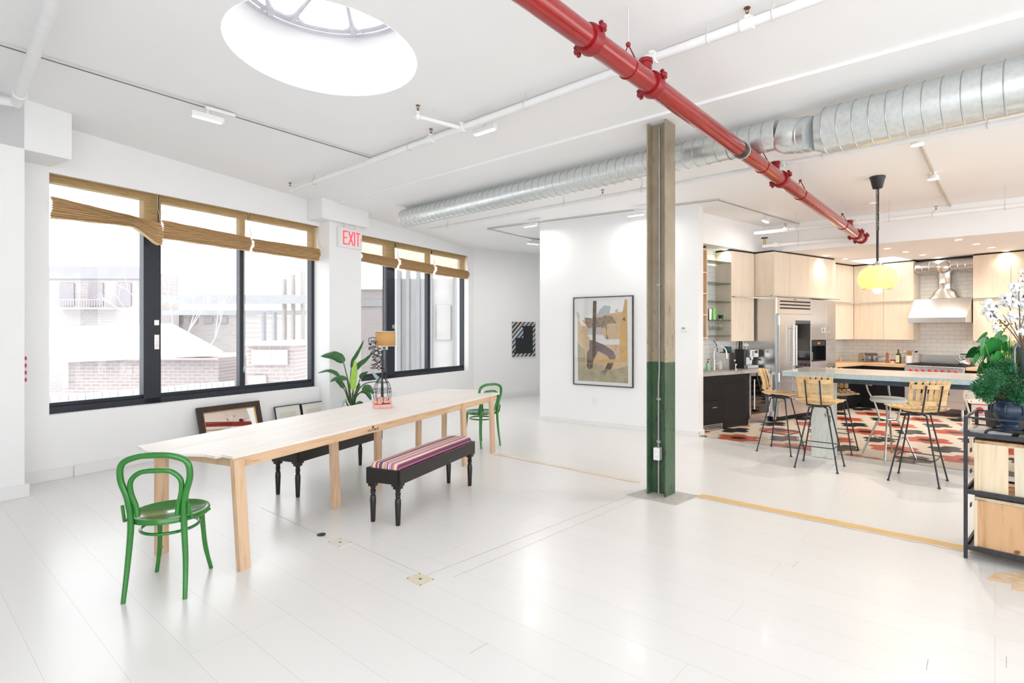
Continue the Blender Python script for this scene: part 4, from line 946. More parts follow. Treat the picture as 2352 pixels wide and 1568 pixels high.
shapes = [(0, [(1030, 500), (1100, 520), (1200, 560), (1300, 480), (1480, 440), (1640, 412), (1700, 260), (1712, 1350), (1045, 1312)]), (5, [(1032, 820), (1120, 900), (1150, 1100), (1300, 1090), (1500, 1180), (1710, 1120), (1712, 1352), (1040, 1314)]),
 (1, [(1000, 260), (1250, 250), (1250, 430), (1130, 490), (1100, 540), (1160, 610), (1090, 600), (1040, 500), (1000, 480)]), (4, [(1015, 415), (1055, 440), (1070, 515), (1030, 500)]), (4, [(1285, 480), (1340, 390), (1400, 335), (1485, 345), (1470, 440), (1370, 480)]), (4, [(1545, 395), (1585, 375), (1575, 425), (1545, 420)]),
 (7, [(1130, 495), (1240, 505), (1370, 490), (1400, 460), (1500, 470), (1560, 560), (1540, 720), (1430, 780), (1420, 620), (1330, 640), (1190, 640), (1140, 560)]), (0, [(1440, 575), (1600, 560), (1600, 770), (1470, 780), (1430, 700)]),
 (1, [(1170, 715), (1380, 720), (1420, 780), (1610, 770), (1610, 845), (1280, 850), (1210, 780)]), (4, [(1195, 635), (1360, 615), (1350, 715), (1190, 720)]), (6, [(1670, 258), (1697, 255), (1702, 1040), (1612, 1035), (1600, 740), (1640, 430)]), (3, [(1640, 520), (1665, 480), (1682, 540)]),
 (2, [(1200, 790), (1250, 790), (1400, 850), (1520, 930), (1553, 1000), (1545, 1040), (1470, 1035), (1440, 990), (1320, 930), (1260, 1040), (1165, 1040), (1170, 950), (1200, 900)]), (3, [(1165, 1040), (1262, 1040), (1240, 1150), (1195, 1170), (1165, 1130)]), (3, [(1470, 1035), (1545, 1040), (1490, 1170), (1410, 1165)]),
 (2, [(1410, 1170), (1480, 1180), (1440, 1190), (1405, 1250), (1395, 1240), (1410, 1195), (1350, 1220), (1375, 1190)]), (3, [(1250, 280), (1298, 278), (1280, 1000), (1250, 1040), (1240, 1000), (1245, 500)]), (6, [(1260, 1040), (1700, 1035), (1700, 1075), (1250, 1085)])]
b = M()
for i, (mi, sh_) in enumerate(shapes):
    pts = [uv(*p) for p in sh_]; y_ = -.0285-.0003*i
    a_ = sum(pts[k][0]*pts[(k+1) % len(pts)][1]-pts[(k+1) % len(pts)][0]*pts[k][1] for k in range(len(pts)))
    if a_ < 0: pts = pts[::-1]
    vs = [(p[0], y_, p[1]) for p in pts]; b.add(vs, [tuple(range(len(vs)))], mi)
rnd = random.Random(9)
for x0_, y0_, x1_, y1_ in ((1535, 850, 1600, 900), (1600, 900, 1665, 945), (1560, 860, 1545, 925), (1480, 1190, 1550, 1280), (1210, 1180, 1280, 1230), (1050, 740, 1120, 620), (1070, 700, 1140, 655), (1140, 800, 1200, 790), (1170, 860, 1240, 840), (1430, 640, 1475, 600), (1560, 600, 1585, 700), (1090, 1095, 1700, 1080), (1290, 490, 1390, 485), (1420, 605, 1620, 575), (1300, 800, 1600, 795), (1350, 1210, 1400, 1190), (1380, 1230, 1410, 1200)):
    a_, c_ = uv(x0_, y0_), uv(x1_, y1_); wv = .0035; mi_ = 1 if y0_ in (1095, 490, 605, 800) else 3
    dd_ = Vector((c_[0]-a_[0], c_[1]-a_[1])).normalized(); nn_ = Vector((-dd_.y, dd_.x))*wv/2
    vs = [(a_[0]-nn_.x, -.0345, a_[1]-nn_.y), (c_[0]-nn_.x, -.0345, c_[1]-nn_.y), (c_[0]+nn_.x, -.0345, c_[1]+nn_.y), (a_[0]+nn_.x, -.0345, a_[1]+nn_.y)]
    b.add(vs, [(0, 1, 2, 3)], mi_)
o = b.build('print', pc, t, smooth=False)
bm = bmesh.new(); bm.from_mesh(o.data); bmesh.ops.triangulate(bm, faces=bm.faces[:]); bm.to_mesh(o.data); bm.free()
M().box(f_, w_-f_, -.040, -.038, f_, h_-f_).build('glazing', pane_glass, t, smooth=False)

# ---- small striped painting on the far wall
x0, x1 = BF.hx(1176, -.03), BF.hx(1229.5, -.03); z0, z1 = BF.zz(x0, -.03, 819.5), BF.zz(x0, -.03, 739)
w_, h_ = x1-x0, z1-z0
t = thing('painting', 'small painting with diagonal grey stripes and a black block shape on the far wall', 'painting', BF.m @ Matrix.Translation((x0, 0, z0)))
st_m = mat('diagonal_stripe_paint', (.5, .5, .5), .5); t_, n_, l_, b_ = nt(st_m); v = coords(st_m); sp = n_.new('ShaderNodeSeparateXYZ'); l_.new(v, sp.inputs[0])
ma = n_.new('ShaderNodeMath'); ma.operation = 'SUBTRACT'; l_.new(sp.outputs[2], ma.inputs[0]); l_.new(sp.outputs[0], ma.inputs[1]); mb = n_.new('ShaderNodeMath'); mb.operation = 'MULTIPLY'; mb.inputs[1].default_value = 1.6; l_.new(ma.outputs[0], mb.inputs[0]); mf = n_.new('ShaderNodeMath'); mf.operation = 'FRACT'; l_.new(mb.outputs[0], mf.inputs[0])
pal = [(.5, .5, .5), (.02, .02, .02), (.55, .55, .54), (.04, .035, .03), (.5, .49, .47), (.03, .10, .28), (.6, .6, .6), (.12, .11, .03), (.5, .5, .5), (.02, .02, .02)]
l_.new(ramp(st_m, mf.outputs[0], [(i/10, c_) for i, c_ in enumerate(pal)], True), b_.inputs['Base Color'])
M().box(0, w_, -.03, -.001, 0, h_).build('canvas', st_m, t, smooth=False)
b = M(); pu = lambda x, y: ((x-200)/305*w_, h_-(y-555)/450*h_)
for i, (x_0, y_0, x_1, y_1) in enumerate([(245, 760, 370, 950), (345, 610, 470, 955), (330, 605, 475, 630), (225, 935, 470, 965)]):
    a_, c_ = pu(x_0, y_1), pu(x_1, y_0); b.box(a_[0], c_[0], -.0325-.0004*i, -.0301, a_[1], c_[1])
b.build('painted_block', mottled('black_green_paint', (.008, .014, .012), (.02, .02, .024), .5, 8), t, smooth=False)
frame_ = M()
for bx in ((-.008, w_+.008, -.008, 0), (-.008, w_+.008, h_, h_+.008), (-.008, 0, 0, h_), (w_, w_+.008, 0, h_)): frame_.box(bx[0], bx[1], -.034, 0, bx[2], bx[3])
frame_.build('frame', mat('pale_grey_float_frame', (.7, .7, .7), .5), t, smooth=False)

# ---- small wall things
x_ = QF.hx(1572, -.02); z_ = QF.zz(x_, -.02, 756)
t = thing('thermostat', 'small white thermostat on the partition wall between column and kitchen', 'thermostat', QF.m @ Matrix.Translation((x_, 0, z_)))
M().box(-.05, .05, -.022, -.001, -.045, .045).build('housing', soft_white, t, bevel=.005); M().box(-.035, .005, -.0235, -.022, 0, .03).build('display', mat('lcd_grey', (.32, .34, .32), .4), t, smooth=False)
x_ = QF.hx(1364, -.01); t = thing('wall_outlet', 'white outlet plate low on the partition under the large picture', 'outlet', QF.m @ Matrix.Translation((x_, 0, .42)))
M().box(-.036, .036, -.006, -.0005, -.057, .057).build('plate', soft_white, t, bevel=.002); M().box(-.016, .016, -.008, -.006, -.035, .035).build('socket', trim_white, t, smooth=False)
x_ = WF.hx(906, -.01); t = thing('wall_outlet', 'white outlet plate on the wall below the far window', 'outlet', WF.m @ Matrix.Translation((x_, 0, .42)))
M().box(-.036, .036, -.006, -.0005, -.057, .057).build('plate', soft_white, t, bevel=.002); M().box(-.016, .016, -.008, -.006, -.035, .035).build('socket', trim_white, t, smooth=False)
x_ = -.50; t = thing('wall_decoration', 'narrow red and white striped hanging just behind the left wall corner', 'decoration', WF.m @ Matrix.Translation((x_, -.02, 0)))
za_, zb_ = WF.zz(x_, -.02, 877), WF.zz(x_, -.02, 819); b = M()
x_c = WF.hx(57, -.02)-x_
for i in range(7): b.box(x_c-.06, x_c+.012, -.012, .018, za_+(zb_-za_)*i/7, za_+(zb_-za_)*(i+1)/7, i % 2)
b.build('striped_board', [mat('red_stripe', (.6, .04, .08), .5), mat('white_stripe', (.8, .8, .78), .5)], t, smooth=False)
# ================================================================== kitchen
K = KF
def kx(px, y): return K.hx(px, y)
def ky(px, x): return K.hy(px, x)
def kz(x, y, py): return K.zz(x, y, py)
def kthing(name, label, cat, x, y, z=0, group=None, deg=0): return thing(name, label, cat, K.m @ Matrix.Translation((x, y, z)) @ Matrix.Rotation(radians(deg), 4, 'Z'), group)
CT = .965
# ---- sink run: black base cabinets
sf_ = .105; xL = kx(1606, sf_); xM = kx(1660, sf_); xR = kx(1718.5, sf_); xE = kx(1765, sf_)
def pull(t, x, z, L=.12, vert=False, y=0):
    b = M()
    if vert:
        b.bar((x, y-.028, z-L/2), (x, y-.028, z+L/2), .012, .012); [b.box(x-.005, x+.005, y-.028, y, z+s*L*.4-.005, z+s*L*.4+.005) for s in (-1, 1)]
    else:
        b.bar((x-L/2, y-.028, z), (x+L/2, y-.028, z), .010, .014); [b.box(x+s*L*.4-.005, x+s*L*.4+.005, y-.028, y, z-.005, z+.005) for s in (-1, 1)]
    return b
t = kthing('base_cabinet', 'black base cabinet with two wide drawers left of the sink run door', 'cabinet', xL, sf_)
w = xM-xL; M().box(0, w, .02, .55, .0, .905).build('body', black_lacquer, t, smooth=False)
hx_ = kx(1638, sf_)-xL
for z0, z1, py in ((.50, .90, 876), (.115, .494, 935)):
    d = M().box(.002, w-.002, 0, .02, z0, z1).build('drawer', black_lacquer, t, smooth=False, bevel=.002)
    pull(t, hx_, kz(xL+hx_, sf_, py)).build('handle', chrome, d)
b = M(); xv0, xv1 = kx(1612.5, sf_)-xL, kx(1659, sf_)-xL; b.box(xv0, xv1, -.004, .018, .012, .105); nb = 26
b.build('toe_vent', steel, t, smooth=False)
b = M()
for r_ in range(3):
    for i in range(nb): x0 = xv0+.02+(xv1-xv0-.04)*i/nb; b.box(x0, x0+(xv1-xv0)/nb*.6, -.005, -.0035, .03+r_*.024, .046+r_*.024)
b.build('vent_slots', rug_dark, t, smooth=False)
t = kthing('base_cabinet', 'black base cabinet with one drawer above a door, beside the wine cooler', 'cabinet', xM, sf_)
w = xR-xM; M().box(.001, w, .02, .55, 0, .905).build('body', black_lacquer, t, smooth=False)
d = M().box(.002, w-.002, 0, .02, .765, .90).build('drawer', black_lacquer, t, smooth=False, bevel=.002); pull(t, kx(1693, sf_)-xM, kz(xM, sf_, 872)).build('handle', chrome, d)
d = M().box(.002, w-.002, 0, .02, .115, .76).build('door', black_lacquer, t, smooth=False, bevel=.002); pull(t, kx(1713, sf_)-xM, .66, .13, True).build('handle', chrome, d)
# wine cooler
t = kthing('wine_cooler', 'built-in steel framed glass door wine cooler under the grey counter', 'wine cooler', xR, sf_)
w = xE-xR+.02; b = M(); b.box(.002, w, .03, .55, 0, .02); b.box(.002, w, .5, .55, .02, .9); b.box(.002, .02, .03, .5, .02, .9); b.box(w-.02, w, .03, .5, .02, .9); b.box(.02, w-.02, .03, .5, .88, .905); b.box(.005, w-.005, .0, .03, 0, .10); b.build('body', steel, t, smooth=False)
b = M(); f_ = .045; b.box(0, w, -.03, 0, .11, .11+f_*1.6); b.box(0, w, -.03, 0, .90-f_, .90); b.box(0, f_, -.03, 0, .11, .9); b.box(w-f_, w, -.03, 0, .11, .9)
d = b.build('door', steel, t, smooth=False, bevel=.003)
M().box(f_, w-f_, -.02, -.014, .15, .88).build('glass', glass_mat('smoked_glass', (.55, .55, .55), .1), d, smooth=False)
M().cyl((.075, -.07, .28), (.075, -.07, .80), .013, n=12).build('handle', steel, d)
for i in range(7):
    b = M(); z = .18+i*.095; b.box(.03, w-.03, .06, .48, z, z+.012); b.box(.03, w-.03, .045, .06, z-.005, z+.035); b.build('shelf', woodm('wine_rack_wood', (.55, .28, .16), (.42, .2, .1), 'X', 1, .5), t, smooth=False)
# counter and splash panel, sink
t = kthing('countertop', 'grey veined stone countertop above the black sink cabinets', 'countertop', xL, sf_)
wT = -.005-xL; M().box(0, wT, -.03, .594, .906, CT).build('slab', stone, t, smooth=False, bevel=.003)
t = kthing('splash_panel', 'stainless splash panel behind the coffee machine, beside the refrigerator side', 'panel', kx(1693, .69), .69)
M().box(0, -.012-kx(1693, .69), -.004, .0, CT+.002, 1.45).build('sheet', steel, t, smooth=False)
# ---- upper cabinets on the sink side
uf = .37; zb_, zt_u, zs = 1.46, 3.068, 2.25
# bookcase panel and shelves
xb1 = kx(1625, uf); xb0 = kx(1600, uf)-.35
t = kthing('bookcase', 'open maple wall bookcase half hidden behind the partition end', 'bookcase', xb0, uf, 1.50)
wb_ = xb1-xb0; Hb = 1.54
b = M(); b.box(wb_-.022, wb_, 0, .325, 0, Hb).build('side_panel', maple_in, t, smooth=False)
M().box(0, .022, 0, .325, 0, Hb).build('side_panel', maple_in, t, smooth=False); M().box(.022, wb_-.022, .31, .325, 0, Hb).build('back_panel', maple_in, t, smooth=False)
for py in (626, 674, 723, 776):
    z = kz(xb1, uf, py)-1.50; M().box(.022, wb_-.0221, .0, .31, z-.01, z+.012).build('shelf', maple_in, t, smooth=False)
M().box(.022, wb_-.022, 0, .31, Hb-.02, Hb).build('shelf', maple_in, t, smooth=False)
xb = wb_-.024; b = M()
for i in range(34): b.cyl((xb+.0005, .07, .1+i*.042), (xb+.004, .07, .1+i*.042), .004, n=6)
z1_, z2_ = kz(xb1, uf, 723)-1.5+.012, kz(xb1, uf, 776)-1.5+.012
bc = [('red', (.5, .03, .04), z1_, .045, .25, 'red spined cookbook upright on the middle bookcase shelf'), ('white', (.78, .77, .74), z1_, .04, .24, 'white book upright right of the red one in the bookcase'),
      ('grey', (.55, .56, .56), z2_, .03, .26, 'grey white book upright on the bottom bookcase shelf'), ('blue', (.08, .22, .5), z2_, .025, .20, 'short blue spined book on the bottom bookcase shelf')]
xx = xb-.115
for i, (nm, c_, z_, w_, h_, lab) in enumerate(bc):
    x_ = xb-.10+(i % 2)*.05
    t2 = kthing('book', lab, 'book', xb0+x_, uf+.06, 1.5+z_, 'books in the maple bookcase')
    m_ = mat('book_'+nm, c_, .5)
    M().box(0, w_, 0, .17, 0, h_).build('cover', m_, t2, smooth=False, bevel=.002); M().box(.004, w_-.004, .004, .172, .003, h_+.0005).build('pages', mat('paper', (.8, .78, .7), .8), t2, smooth=False)
# tall upper cabinet with holes in its left side
x0u = kx(1679.6, uf); x1u = kx(1732, uf)
t = kthing('wall_cabinet', 'pale maple wall cabinet left of the refrigerator with shelf holes in its side', 'cabinet', x0u, uf, zb_)
w = x1u-x0u; hh = zt_u-zb_; M().box(0, w, .02, .325, 0, hh).build('body', maple, t, smooth=False)
d = M().box(.001, w-.002, 0, .02, 0, zs-zb_-.006).build('door', maple, t, smooth=False, bevel=.0015)
d2 = M().box(.001, w-.002, 0, .02, zs-zb_+.012, hh).build('door', maple, t, smooth=False, bevel=.0015)
M().bar((.04, -.035, zs-zb_+.003), (w+.05, -.035, zs-zb_+.003), .03, .022).build('handle', steel, d2, smooth=False)
b = M()
for i in range(30):
    for y_ in (.06, .27): b.cyl((-.001, y_, .12+i*.047), (.001, y_, .12+i*.047), .005, n=6)
b.build('shelf_holes', mat('hole_dark_brown', (.12, .07, .04), .9), t)  # flat dark brown discs in place of drilled holes
# glass shelves between bookcase and cabinet
gzs = [kz(x0u, uf, 560+y/5.225) for y in (225, 480, 698, 918, 1103)]
nm_ = ['topmost glass shelf', 'second glass shelf from the top', 'third glass shelf from the top', 'glass shelf that carries the pitcher and bowl', 'lowest glass shelf, carrying the wine glasses']
for z_, n_0 in zip(gzs, nm_):
    o = M().box(0, x0u-xb1-.002, 0, .30, -.005, .005).build('glass_shelf', [green_glass], None, K.m @ Matrix.Translation((xb1+.001, uf+.005, z_)), smooth=False)
    tagg(o, n_0+' beside the sink side wall cabinet', 'shelf', 'green edged glass shelves')
def item(name, label, cat, px, y, z, prof, m, group=None, n=20, part='body'):
    x = kx(px, y); t = kthing(name, label, cat, x, y, z, group); M().lathe(prof, (0, 0, 0), n).build(part, m, t); return t
Z4, Z5 = gzs[3]+.0055, gzs[4]+.0055
lime = mottled('lime_green_glass', (.20, .62, .12), (.30, .72, .2), .15, 6)
t = item('pitcher', 'lime green pitcher with handle on the fourth glass shelf', 'pitcher', 1638, uf+.14, Z4, [(0, 0), (.045, 0), (.05, .05), (.04, .15), (.048, .21), (.044, .21), (.036, .15), (.0, .02)], lime)
M().tube([(.045, 0, .18), (.10, 0, .17), (.10, 0, .08), (.05, 0, .05)], .008, 8).build('handle', lime, t)
item('tumbler', 'steel and white tumbler beside the lime pitcher on the glass shelf', 'tumbler', 1630, uf+.09, Z4, [(0, 0), (.033, 0), (.042, .19), (.038, .19), (.03, .01), (0, .01)], steel)
item('bowl', 'small footed silver bowl on the fourth glass shelf', 'bowl', 1655, uf+.12, Z4, [(0, 0), (.03, 0), (.012, .02), (.03, .04), (.062, .09), (.057, .09), (.02, .045), (0, .04)], chrome)
for i, (px, y_) in enumerate(((1664, .12), (1671, .10), (1674, .17))):
    item('drinking_glass', ['clear tumbler glass right of the silver bowl', 'clear tumbler glass nearest the cabinet side in front', 'clear tumbler glass nearest the cabinet side, behind'][i], 'glass', px, uf+y_, Z4, [(0, 0), (.028, 0), (.032, .10), (.029, .10), (.025, .01), (0, .01)], clear_glass, 'tumbler glasses on the glass shelf')
wg = [(0, 0), (.032, 0), (.032, .003), (.005, .008), (.004, .08), (.02, .10), (.036, .14), (.034, .19), (.032, .19), (.033, .14), (.018, .105), (0, .10)]
for i, px in enumerate((1632, 1639, 1646, 1651, 1656)):
    item('wine_glass', ['leftmost', 'second from the left', 'middle', 'fourth from the left', 'rightmost'][i]+' of the wine glasses on the lowest glass shelf', 'wine glass', px, uf+.10+.07*(i % 2), Z5, wg, clear_glass, 'wine glasses on the lowest glass shelf')
# faucet, soap, grinder, espresso machine
fx = kx(1640, .45); t = kthing('faucet', 'tall brushed steel gooseneck faucet at the sink', 'faucet', fx, .45, CT+.001)
M().lathe([(0, 0), (.028, 0), (.028, .01), (.022, .02), (.022, .16), (.014, .18), (0, .18)], (0, 0, 0), 16).build('base', steel, t)
M().tube(smoothp([(0, 0, .15), (0, 0, .30), (.015, -.02, .385), (.07, -.08, .415), (.125, -.14, .36), (.135, -.15, .30)], 6), .013, 12).build('spout', steel, t)
M().cyl((.135, -.15, .31), (.14, -.155, .20), .017, .019, 12).build('spray_head', steel, t)
M().cyl((.02, -.01, .10), (.085, -.04, .115), .010, .008, 10).build('lever', steel, t)
t = kthing('soap_bottle', 'small green soap pump bottle left of the faucet', 'bottle', kx(1626, .40), .40, CT+.001)
M().lathe([(0, 0), (.032, 0), (.034, .01), (.034, .11), (.015, .135), (0, .135)], (0, 0, 0), 16).build('body', mottled('pale_green_soap', (.16, .50, .22), (.45, .72, .50), .25, 22), t)
b = M(); b.cyl((0, 0, .135), (0, 0, .155), .014, n=10); b.cyl((0, 0, .155), (0, 0, .19), .004, n=6); b.bar((-.005, 0, .19), (.045, 0, .187), .014, .012); b.build('pump', black_plastic, t)
t = kthing('kettle', 'small white electric kettle behind the faucet', 'kettle', kx(1657, .50), .50, CT+.001)
M().lathe([(0, 0), (.065, 0), (.07, .02), (.062, .13), (.045, .165), (0, .17)], (0, 0, 0), 20).build('body', soft_white, t); M().tube([(.04, 0, .165), (.10, 0, .14), (.09, 0, .04)], .008, 8).build('handle', soft_white, t)
gx_ = kx(1671, .40); t = kthing('coffee_grinder', 'black and steel coffee grinder with tinted hopper left of the espresso machine', 'coffee grinder', gx_, .40, CT+.001)
M().box(-.075, .065, -.10, .12, 0, .30).build('body', black_plastic, t, smooth=False, bevel=.01); M().box(-.083, -.076, -.09, .11, 0, .29).build('side_plate', steel, t, smooth=False)
M().lathe([(0, .30), (.062, .30), (.068, .31), (.070, .40), (.055, .405), (0, .405)], (-.005, 0, 0), 20).build('hopper', mat('smoky_blue_hopper', (.01, .07, .10), .1, alpha=.85), t)
b = M(); b.cyl((0, -.10, .17), (.0, -.15, .16), .02, n=10); b.build('chute', chrome, t); b = M(); b.lathe([(0, 0), (.03, 0), (.028, .012), (.008, .02), (.008, .07), (.024, .08), (.024, .1), (0, .1)], (.03, -.14, 0), 14); b.build('dosing_cup', chrome, t)
ex = kx(1722, .35); t = kthing('espresso_machine', 'steel espresso machine with black handle on the grey counter', 'espresso machine', ex, .35, CT+.001)
M().box(-.20, .12, -.10, .16, 0, .06).build('drip_base', steel, t, smooth=False, bevel=.006)
M().box(-.20, .12, .03, .16, .06, .34).build('body', steel, t, smooth=False, bevel=.006); M().box(-.13, .12, -.10, .03, .20, .34).build('brew_head', steel, t, smooth=False, bevel=.006)
M().box(-.205, -.135, -.02, .165, .0, .345).build('side_panel', black_plastic, t, smooth=False, bevel=.004)
b = M()
for x_, z_ in ((-.05, .30), (-.05, .27), (-.05, .24), (.02, .30)): b.box(x_-.015, x_+.015, -.104, -.10, z_-.010, z_+.010)
b.box(.0, .09, -.103, -.10, .275, .325); b.build('switches', black_plastic, t, smooth=False)
b = M(); b.lathe([(0, .15), (.03, .15), (.036, .17), (.036, .20), (0, .20)], (-.03, -.05, 0), 16); b.cyl((-.03, -.05, .15), (-.03, -.05, .10), .008, n=8); b.build('group_head', chrome, t)
M().tube([(0, -.06, .17), (.06, -.10, .165), (.13, -.14, .15)], [.008, .012, .014], 10).build('portafilter_handle', black_plastic, t)
t = kthing('flower', 'white bloom in a small cup on top of the espresso machine', 'flowers', kx(1713, .34), .34, CT+.347)
M().lathe([(0, 0), (.02, 0), (.028, .03), (0, .03)], (0, 0, 0), 12).build('cup', mottled('pale_green_cup', (.5, .7, .35), (.6, .8, .45), .4, 5), t)
rnd = random.Random(2); b = M()
for i in range(26): a_ = rnd.random()*6.28; r_ = .045*sqrt(rnd.random()); b.ball((r_*cos(a_)*1.3, r_*sin(a_), .05+rnd.uniform(0, .05)), rnd.uniform(.015, .026), 7, 0, (1, 1, .7), .2, rnd)
b.build('petals', mat('white_petals', (.85, .84, .78), .7), t)
# blue cord below cabinet
t = kthing('power_cord', 'short blue cord hanging under the wall cabinet behind the faucet', 'cord', x0u-.06, .66, 1.2); M().tube(smoothp([(-.05, 0, .27), (-.01, -.02, .22), (.03, -.02, .15), (.035, -.02, .06)], 5), .008, 8).build('cord', mat('blue_cord', (.05, .12, .35), .5), t)

# ---- refrigerator wall
Xf0 = .045; Xf1 = kx(1862.5, 0); Xs0 = kx(1863.5, 0); Xs1 = kx(1897.5, 0); Xs2 = kx(1919.5, 0)
zg0, zg1, zgb = 1.955, 2.255, .80
t = kthing('refrigerator', 'large built-in stainless refrigerator with a glass right door and two long bar handles', 'refrigerator', 0, 0)
M().box(0, Xf1, .03, .64, .10, 2.27).build('body', steel, t, smooth=False); M().box(0.0, .045, -.002, .03, .05, 2.27).build('side_trim', steel, t, smooth=False)
M().box(0.02, Xf1, .05, .6, 0, .10).build('toe_kick', black_lacquer, t, smooth=False)
g_ = M().box(Xf0, Xf1, -.012, .03, zg0, zg1).build('grille_panel', steel, t, smooth=False, bevel=.003)
for i in range(3):
    z = zg1-.07-i*.062; M().box(Xf0+.10, Xf1-.05, -.0135, -.011, z-.013, z+.013).build('grille_slot', rug_dark, g_, smooth=False)
M().box((Xf0+Xf1)/2-.02, (Xf0+Xf1)/2+.05, -.0135, -.012, zg1-.035, zg1-.022).build('badge', mat('dark_badge', (.1, .1, .1), .4, .6), g_, smooth=False)
xd = kx(1819, 0)
def fdoor(x0, x1, z0, z1, nm='door'): return M().box(x0+.003, x1-.003, -.015, .03, z0+.003, z1-.003).build(nm, steel, t, smooth=False, bevel=.003)
d1_ = fdoor(Xf0+.06, xd, zgb, zg0); 
xg0, xg1 = kx(1825.5, 0), kx(1861, 0)
b = M(); zgt, zgbm = kz(xg0, 0, 736), kz(xg0, 0, 850)
b.box(xd+.003, Xf1-.003, -.015, .03, zgt, zg0-.003); b.box(xd+.003, Xf1-.003, -.015, .03, zgb+.003, zgbm); b.box(xd+.003, xg0, -.015, .03, zgbm, zgt); b.box(xg1-.01, Xf1-.003, -.015, .03, zgbm, zgt)
d2_ = b.build('door', steel, t, smooth=False, bevel=.003); M().box(xg0, xg1-.01, -.011, -.005, zgbm, zgt).build('glass', dark_glass, d2_, smooth=False)
for px, d_ in ((1822.5, d1_), (1829, d2_)):
    x = kx(px, -.07); z0_, z1_ = kz(x, -.07, 839), kz(x, -.07, 747); b = M(); b.cyl((x, -.075, z0_), (x, -.075, z1_), .014, n=12)
    for z in (z0_+.05, z1_-.05): b.cyl((x, -.075, z), (x, -.014, z), .009, n=8)
    b.build('handle', steel, d_)
hm = mottled('blue_grey_steel_trim', (.30, .36, .40), (.40, .46, .50), .3, 4, .9)
b = M().box(Xf0, Xf0+.055, -.02, .03, .10, zg0).build('hinge_post', hm, t, smooth=False, bevel=.003)
for z in (zg0-.09, zgb+.04): M().cyl((Xf0+.03, -.03, z-.11), (Xf0+.03, -.03, z+.05), .026, n=12).build('hinge', steel, t)
for x0, x1, hxp in ((Xf0+.06, xd, (1788, 1818)), (xd, Xf1, (1822, 1850))):
    for z0, z1 in ((.44, zgb), (.09, .44)):
        d = fdoor(x0, x1, z0, z1, 'drawer'); hx0, hx1 = kx(hxp[0], -.04), kx(hxp[1], -.04); b = M(); b.box(hx0, hx1, -.07, -.05, z1-.10, z1-.075); b.box(hx0+.02, hx0+.035, -.052, -.014, z1-.095, z1-.08); b.box(hx1-.035, hx1-.02, -.052, -.014, z1-.095, z1-.08); b.build('handle', steel, d, smooth=False, bevel=.003)
# steel tower with built-in coffee maker
t = kthing('steel_tower', 'stainless tall cabinet with a built-in coffee maker, right of the refrigerator', 'cabinet', Xs0, 0)
W1s, W2s = Xs1-Xs0, Xs2-Xs0
zc1, zc0 = kz(Xs0, 0, 783), kz(Xs0, 0, 829)
b = M(); b.box(0, W2s, .03, .64, .10, zc0-.02); b.box(0, W2s, .03, .64, zc1+.02, 2.25); b.box(0, W2s, .30, .64, zc0-.02, zc1+.02); b.box(W1s, W2s, .03, .30, zc0-.02, zc1+.02); b.box(0, .02, .03, .3, zc0-.02, zc1+.02); b.build('body', steel, t, smooth=False); M().box(0, W2s, .05, .6, 0, .10).build('toe_kick', black_lacquer, t, smooth=False)
zl = kz(Xs1, 0, 780)
M().box(.003, W1s-.002, 0, .03, zc1+.02, 2.25).build('door', steel, t, smooth=False, bevel=.002)
zc2 = kz(Xs0, 0, 793.5)
M().box(.02, W1s-.04, .0, .03, zc2, zc1).build('control_panel', black_plastic, t, smooth=False, bevel=.002); M().box(W1s*.42, W1s*.58, -.002, 0, zc2+.025, zc1-.025).build('display', mat('amber_display', (.3, .12, .04), .4, emit=(1, .4, .12), es=.25), t, smooth=False)
b = M(); b.box(.02, W1s-.02, .18, .2, zc0, zc2); b.box(.02, .028, .0, .18, zc0, zc2); b.box(W1s-.028, W1s-.02, 0, .18, zc0, zc2); b.box(.02, W1s-.02, 0, .18, zc2-.01, zc2); b.box(.02, W1s-.02, 0, .18, zc0, zc0+.01); b.build('niche', black_plastic, t, smooth=False)
b = M(); b.box(.03, .12, .03, .12, zc0+.011, zc0+.17); b.build('milk_flask', steel, t, smooth=False, bevel=.01); M().cyl((.16, .08, zc2-.13), (.16, .08, zc2-.01), .012, n=10).build('spout', chrome, t)
M().box(.003, W1s-.002, 0, .03, .65, zc0-.01).build('drawer', steel, t, smooth=False, bevel=.002); M().box(.003, W1s-.002, 0, .03, .11, .645).build('drawer', steel, t, smooth=False, bevel=.002)
for z0, z1, py in ((zl, 2.25, 763), (.98, zl, 797), (.11, .98, 0)):
    d = M().box(W1s+.002, W2s-.002, 0, .03, z0+.003, z1-.003).build('door', steel, t, smooth=False, bevel=.002)
    if py: pull(t, kx(1909, -.02)-Xs0, kz(Xs1, 0, py), .11).build('handle', steel, d)
pull(t, kx(1896, -.02)-Xs0-.03, kz(Xs1, 0, 758), .10, True).build('handle', steel, t)
# cabinets above
t = kthing('wall_cabinet', 'row of tall maple cabinets above the refrigerator, deepest and flush with it', 'cabinet', -.02, 0, 2.275)
w = Xs2+.02; M().box(0, w, .02, .64, 0, zt_u-2.275).build('body', maple, t, smooth=False)
edges = [0, kx(1812.5, 0)+.02, kx(1856, 0)+.02, kx(1896, 0)+.02, w]
for a_, c_ in zip(edges[:-1], edges[1:]): M().box(a_+.003, c_-.003, 0, .02, .012, zt_u-2.275).build('door', maple, t, smooth=False, bevel=.0015)
xh0, xh1 = kx(1772, -.03)+.02, kx(1926, -.03)+.02; M().bar((xh0, -.035, .0), (xh1, -.035, .0), .03, .02).build('handle', steel, t, smooth=False)
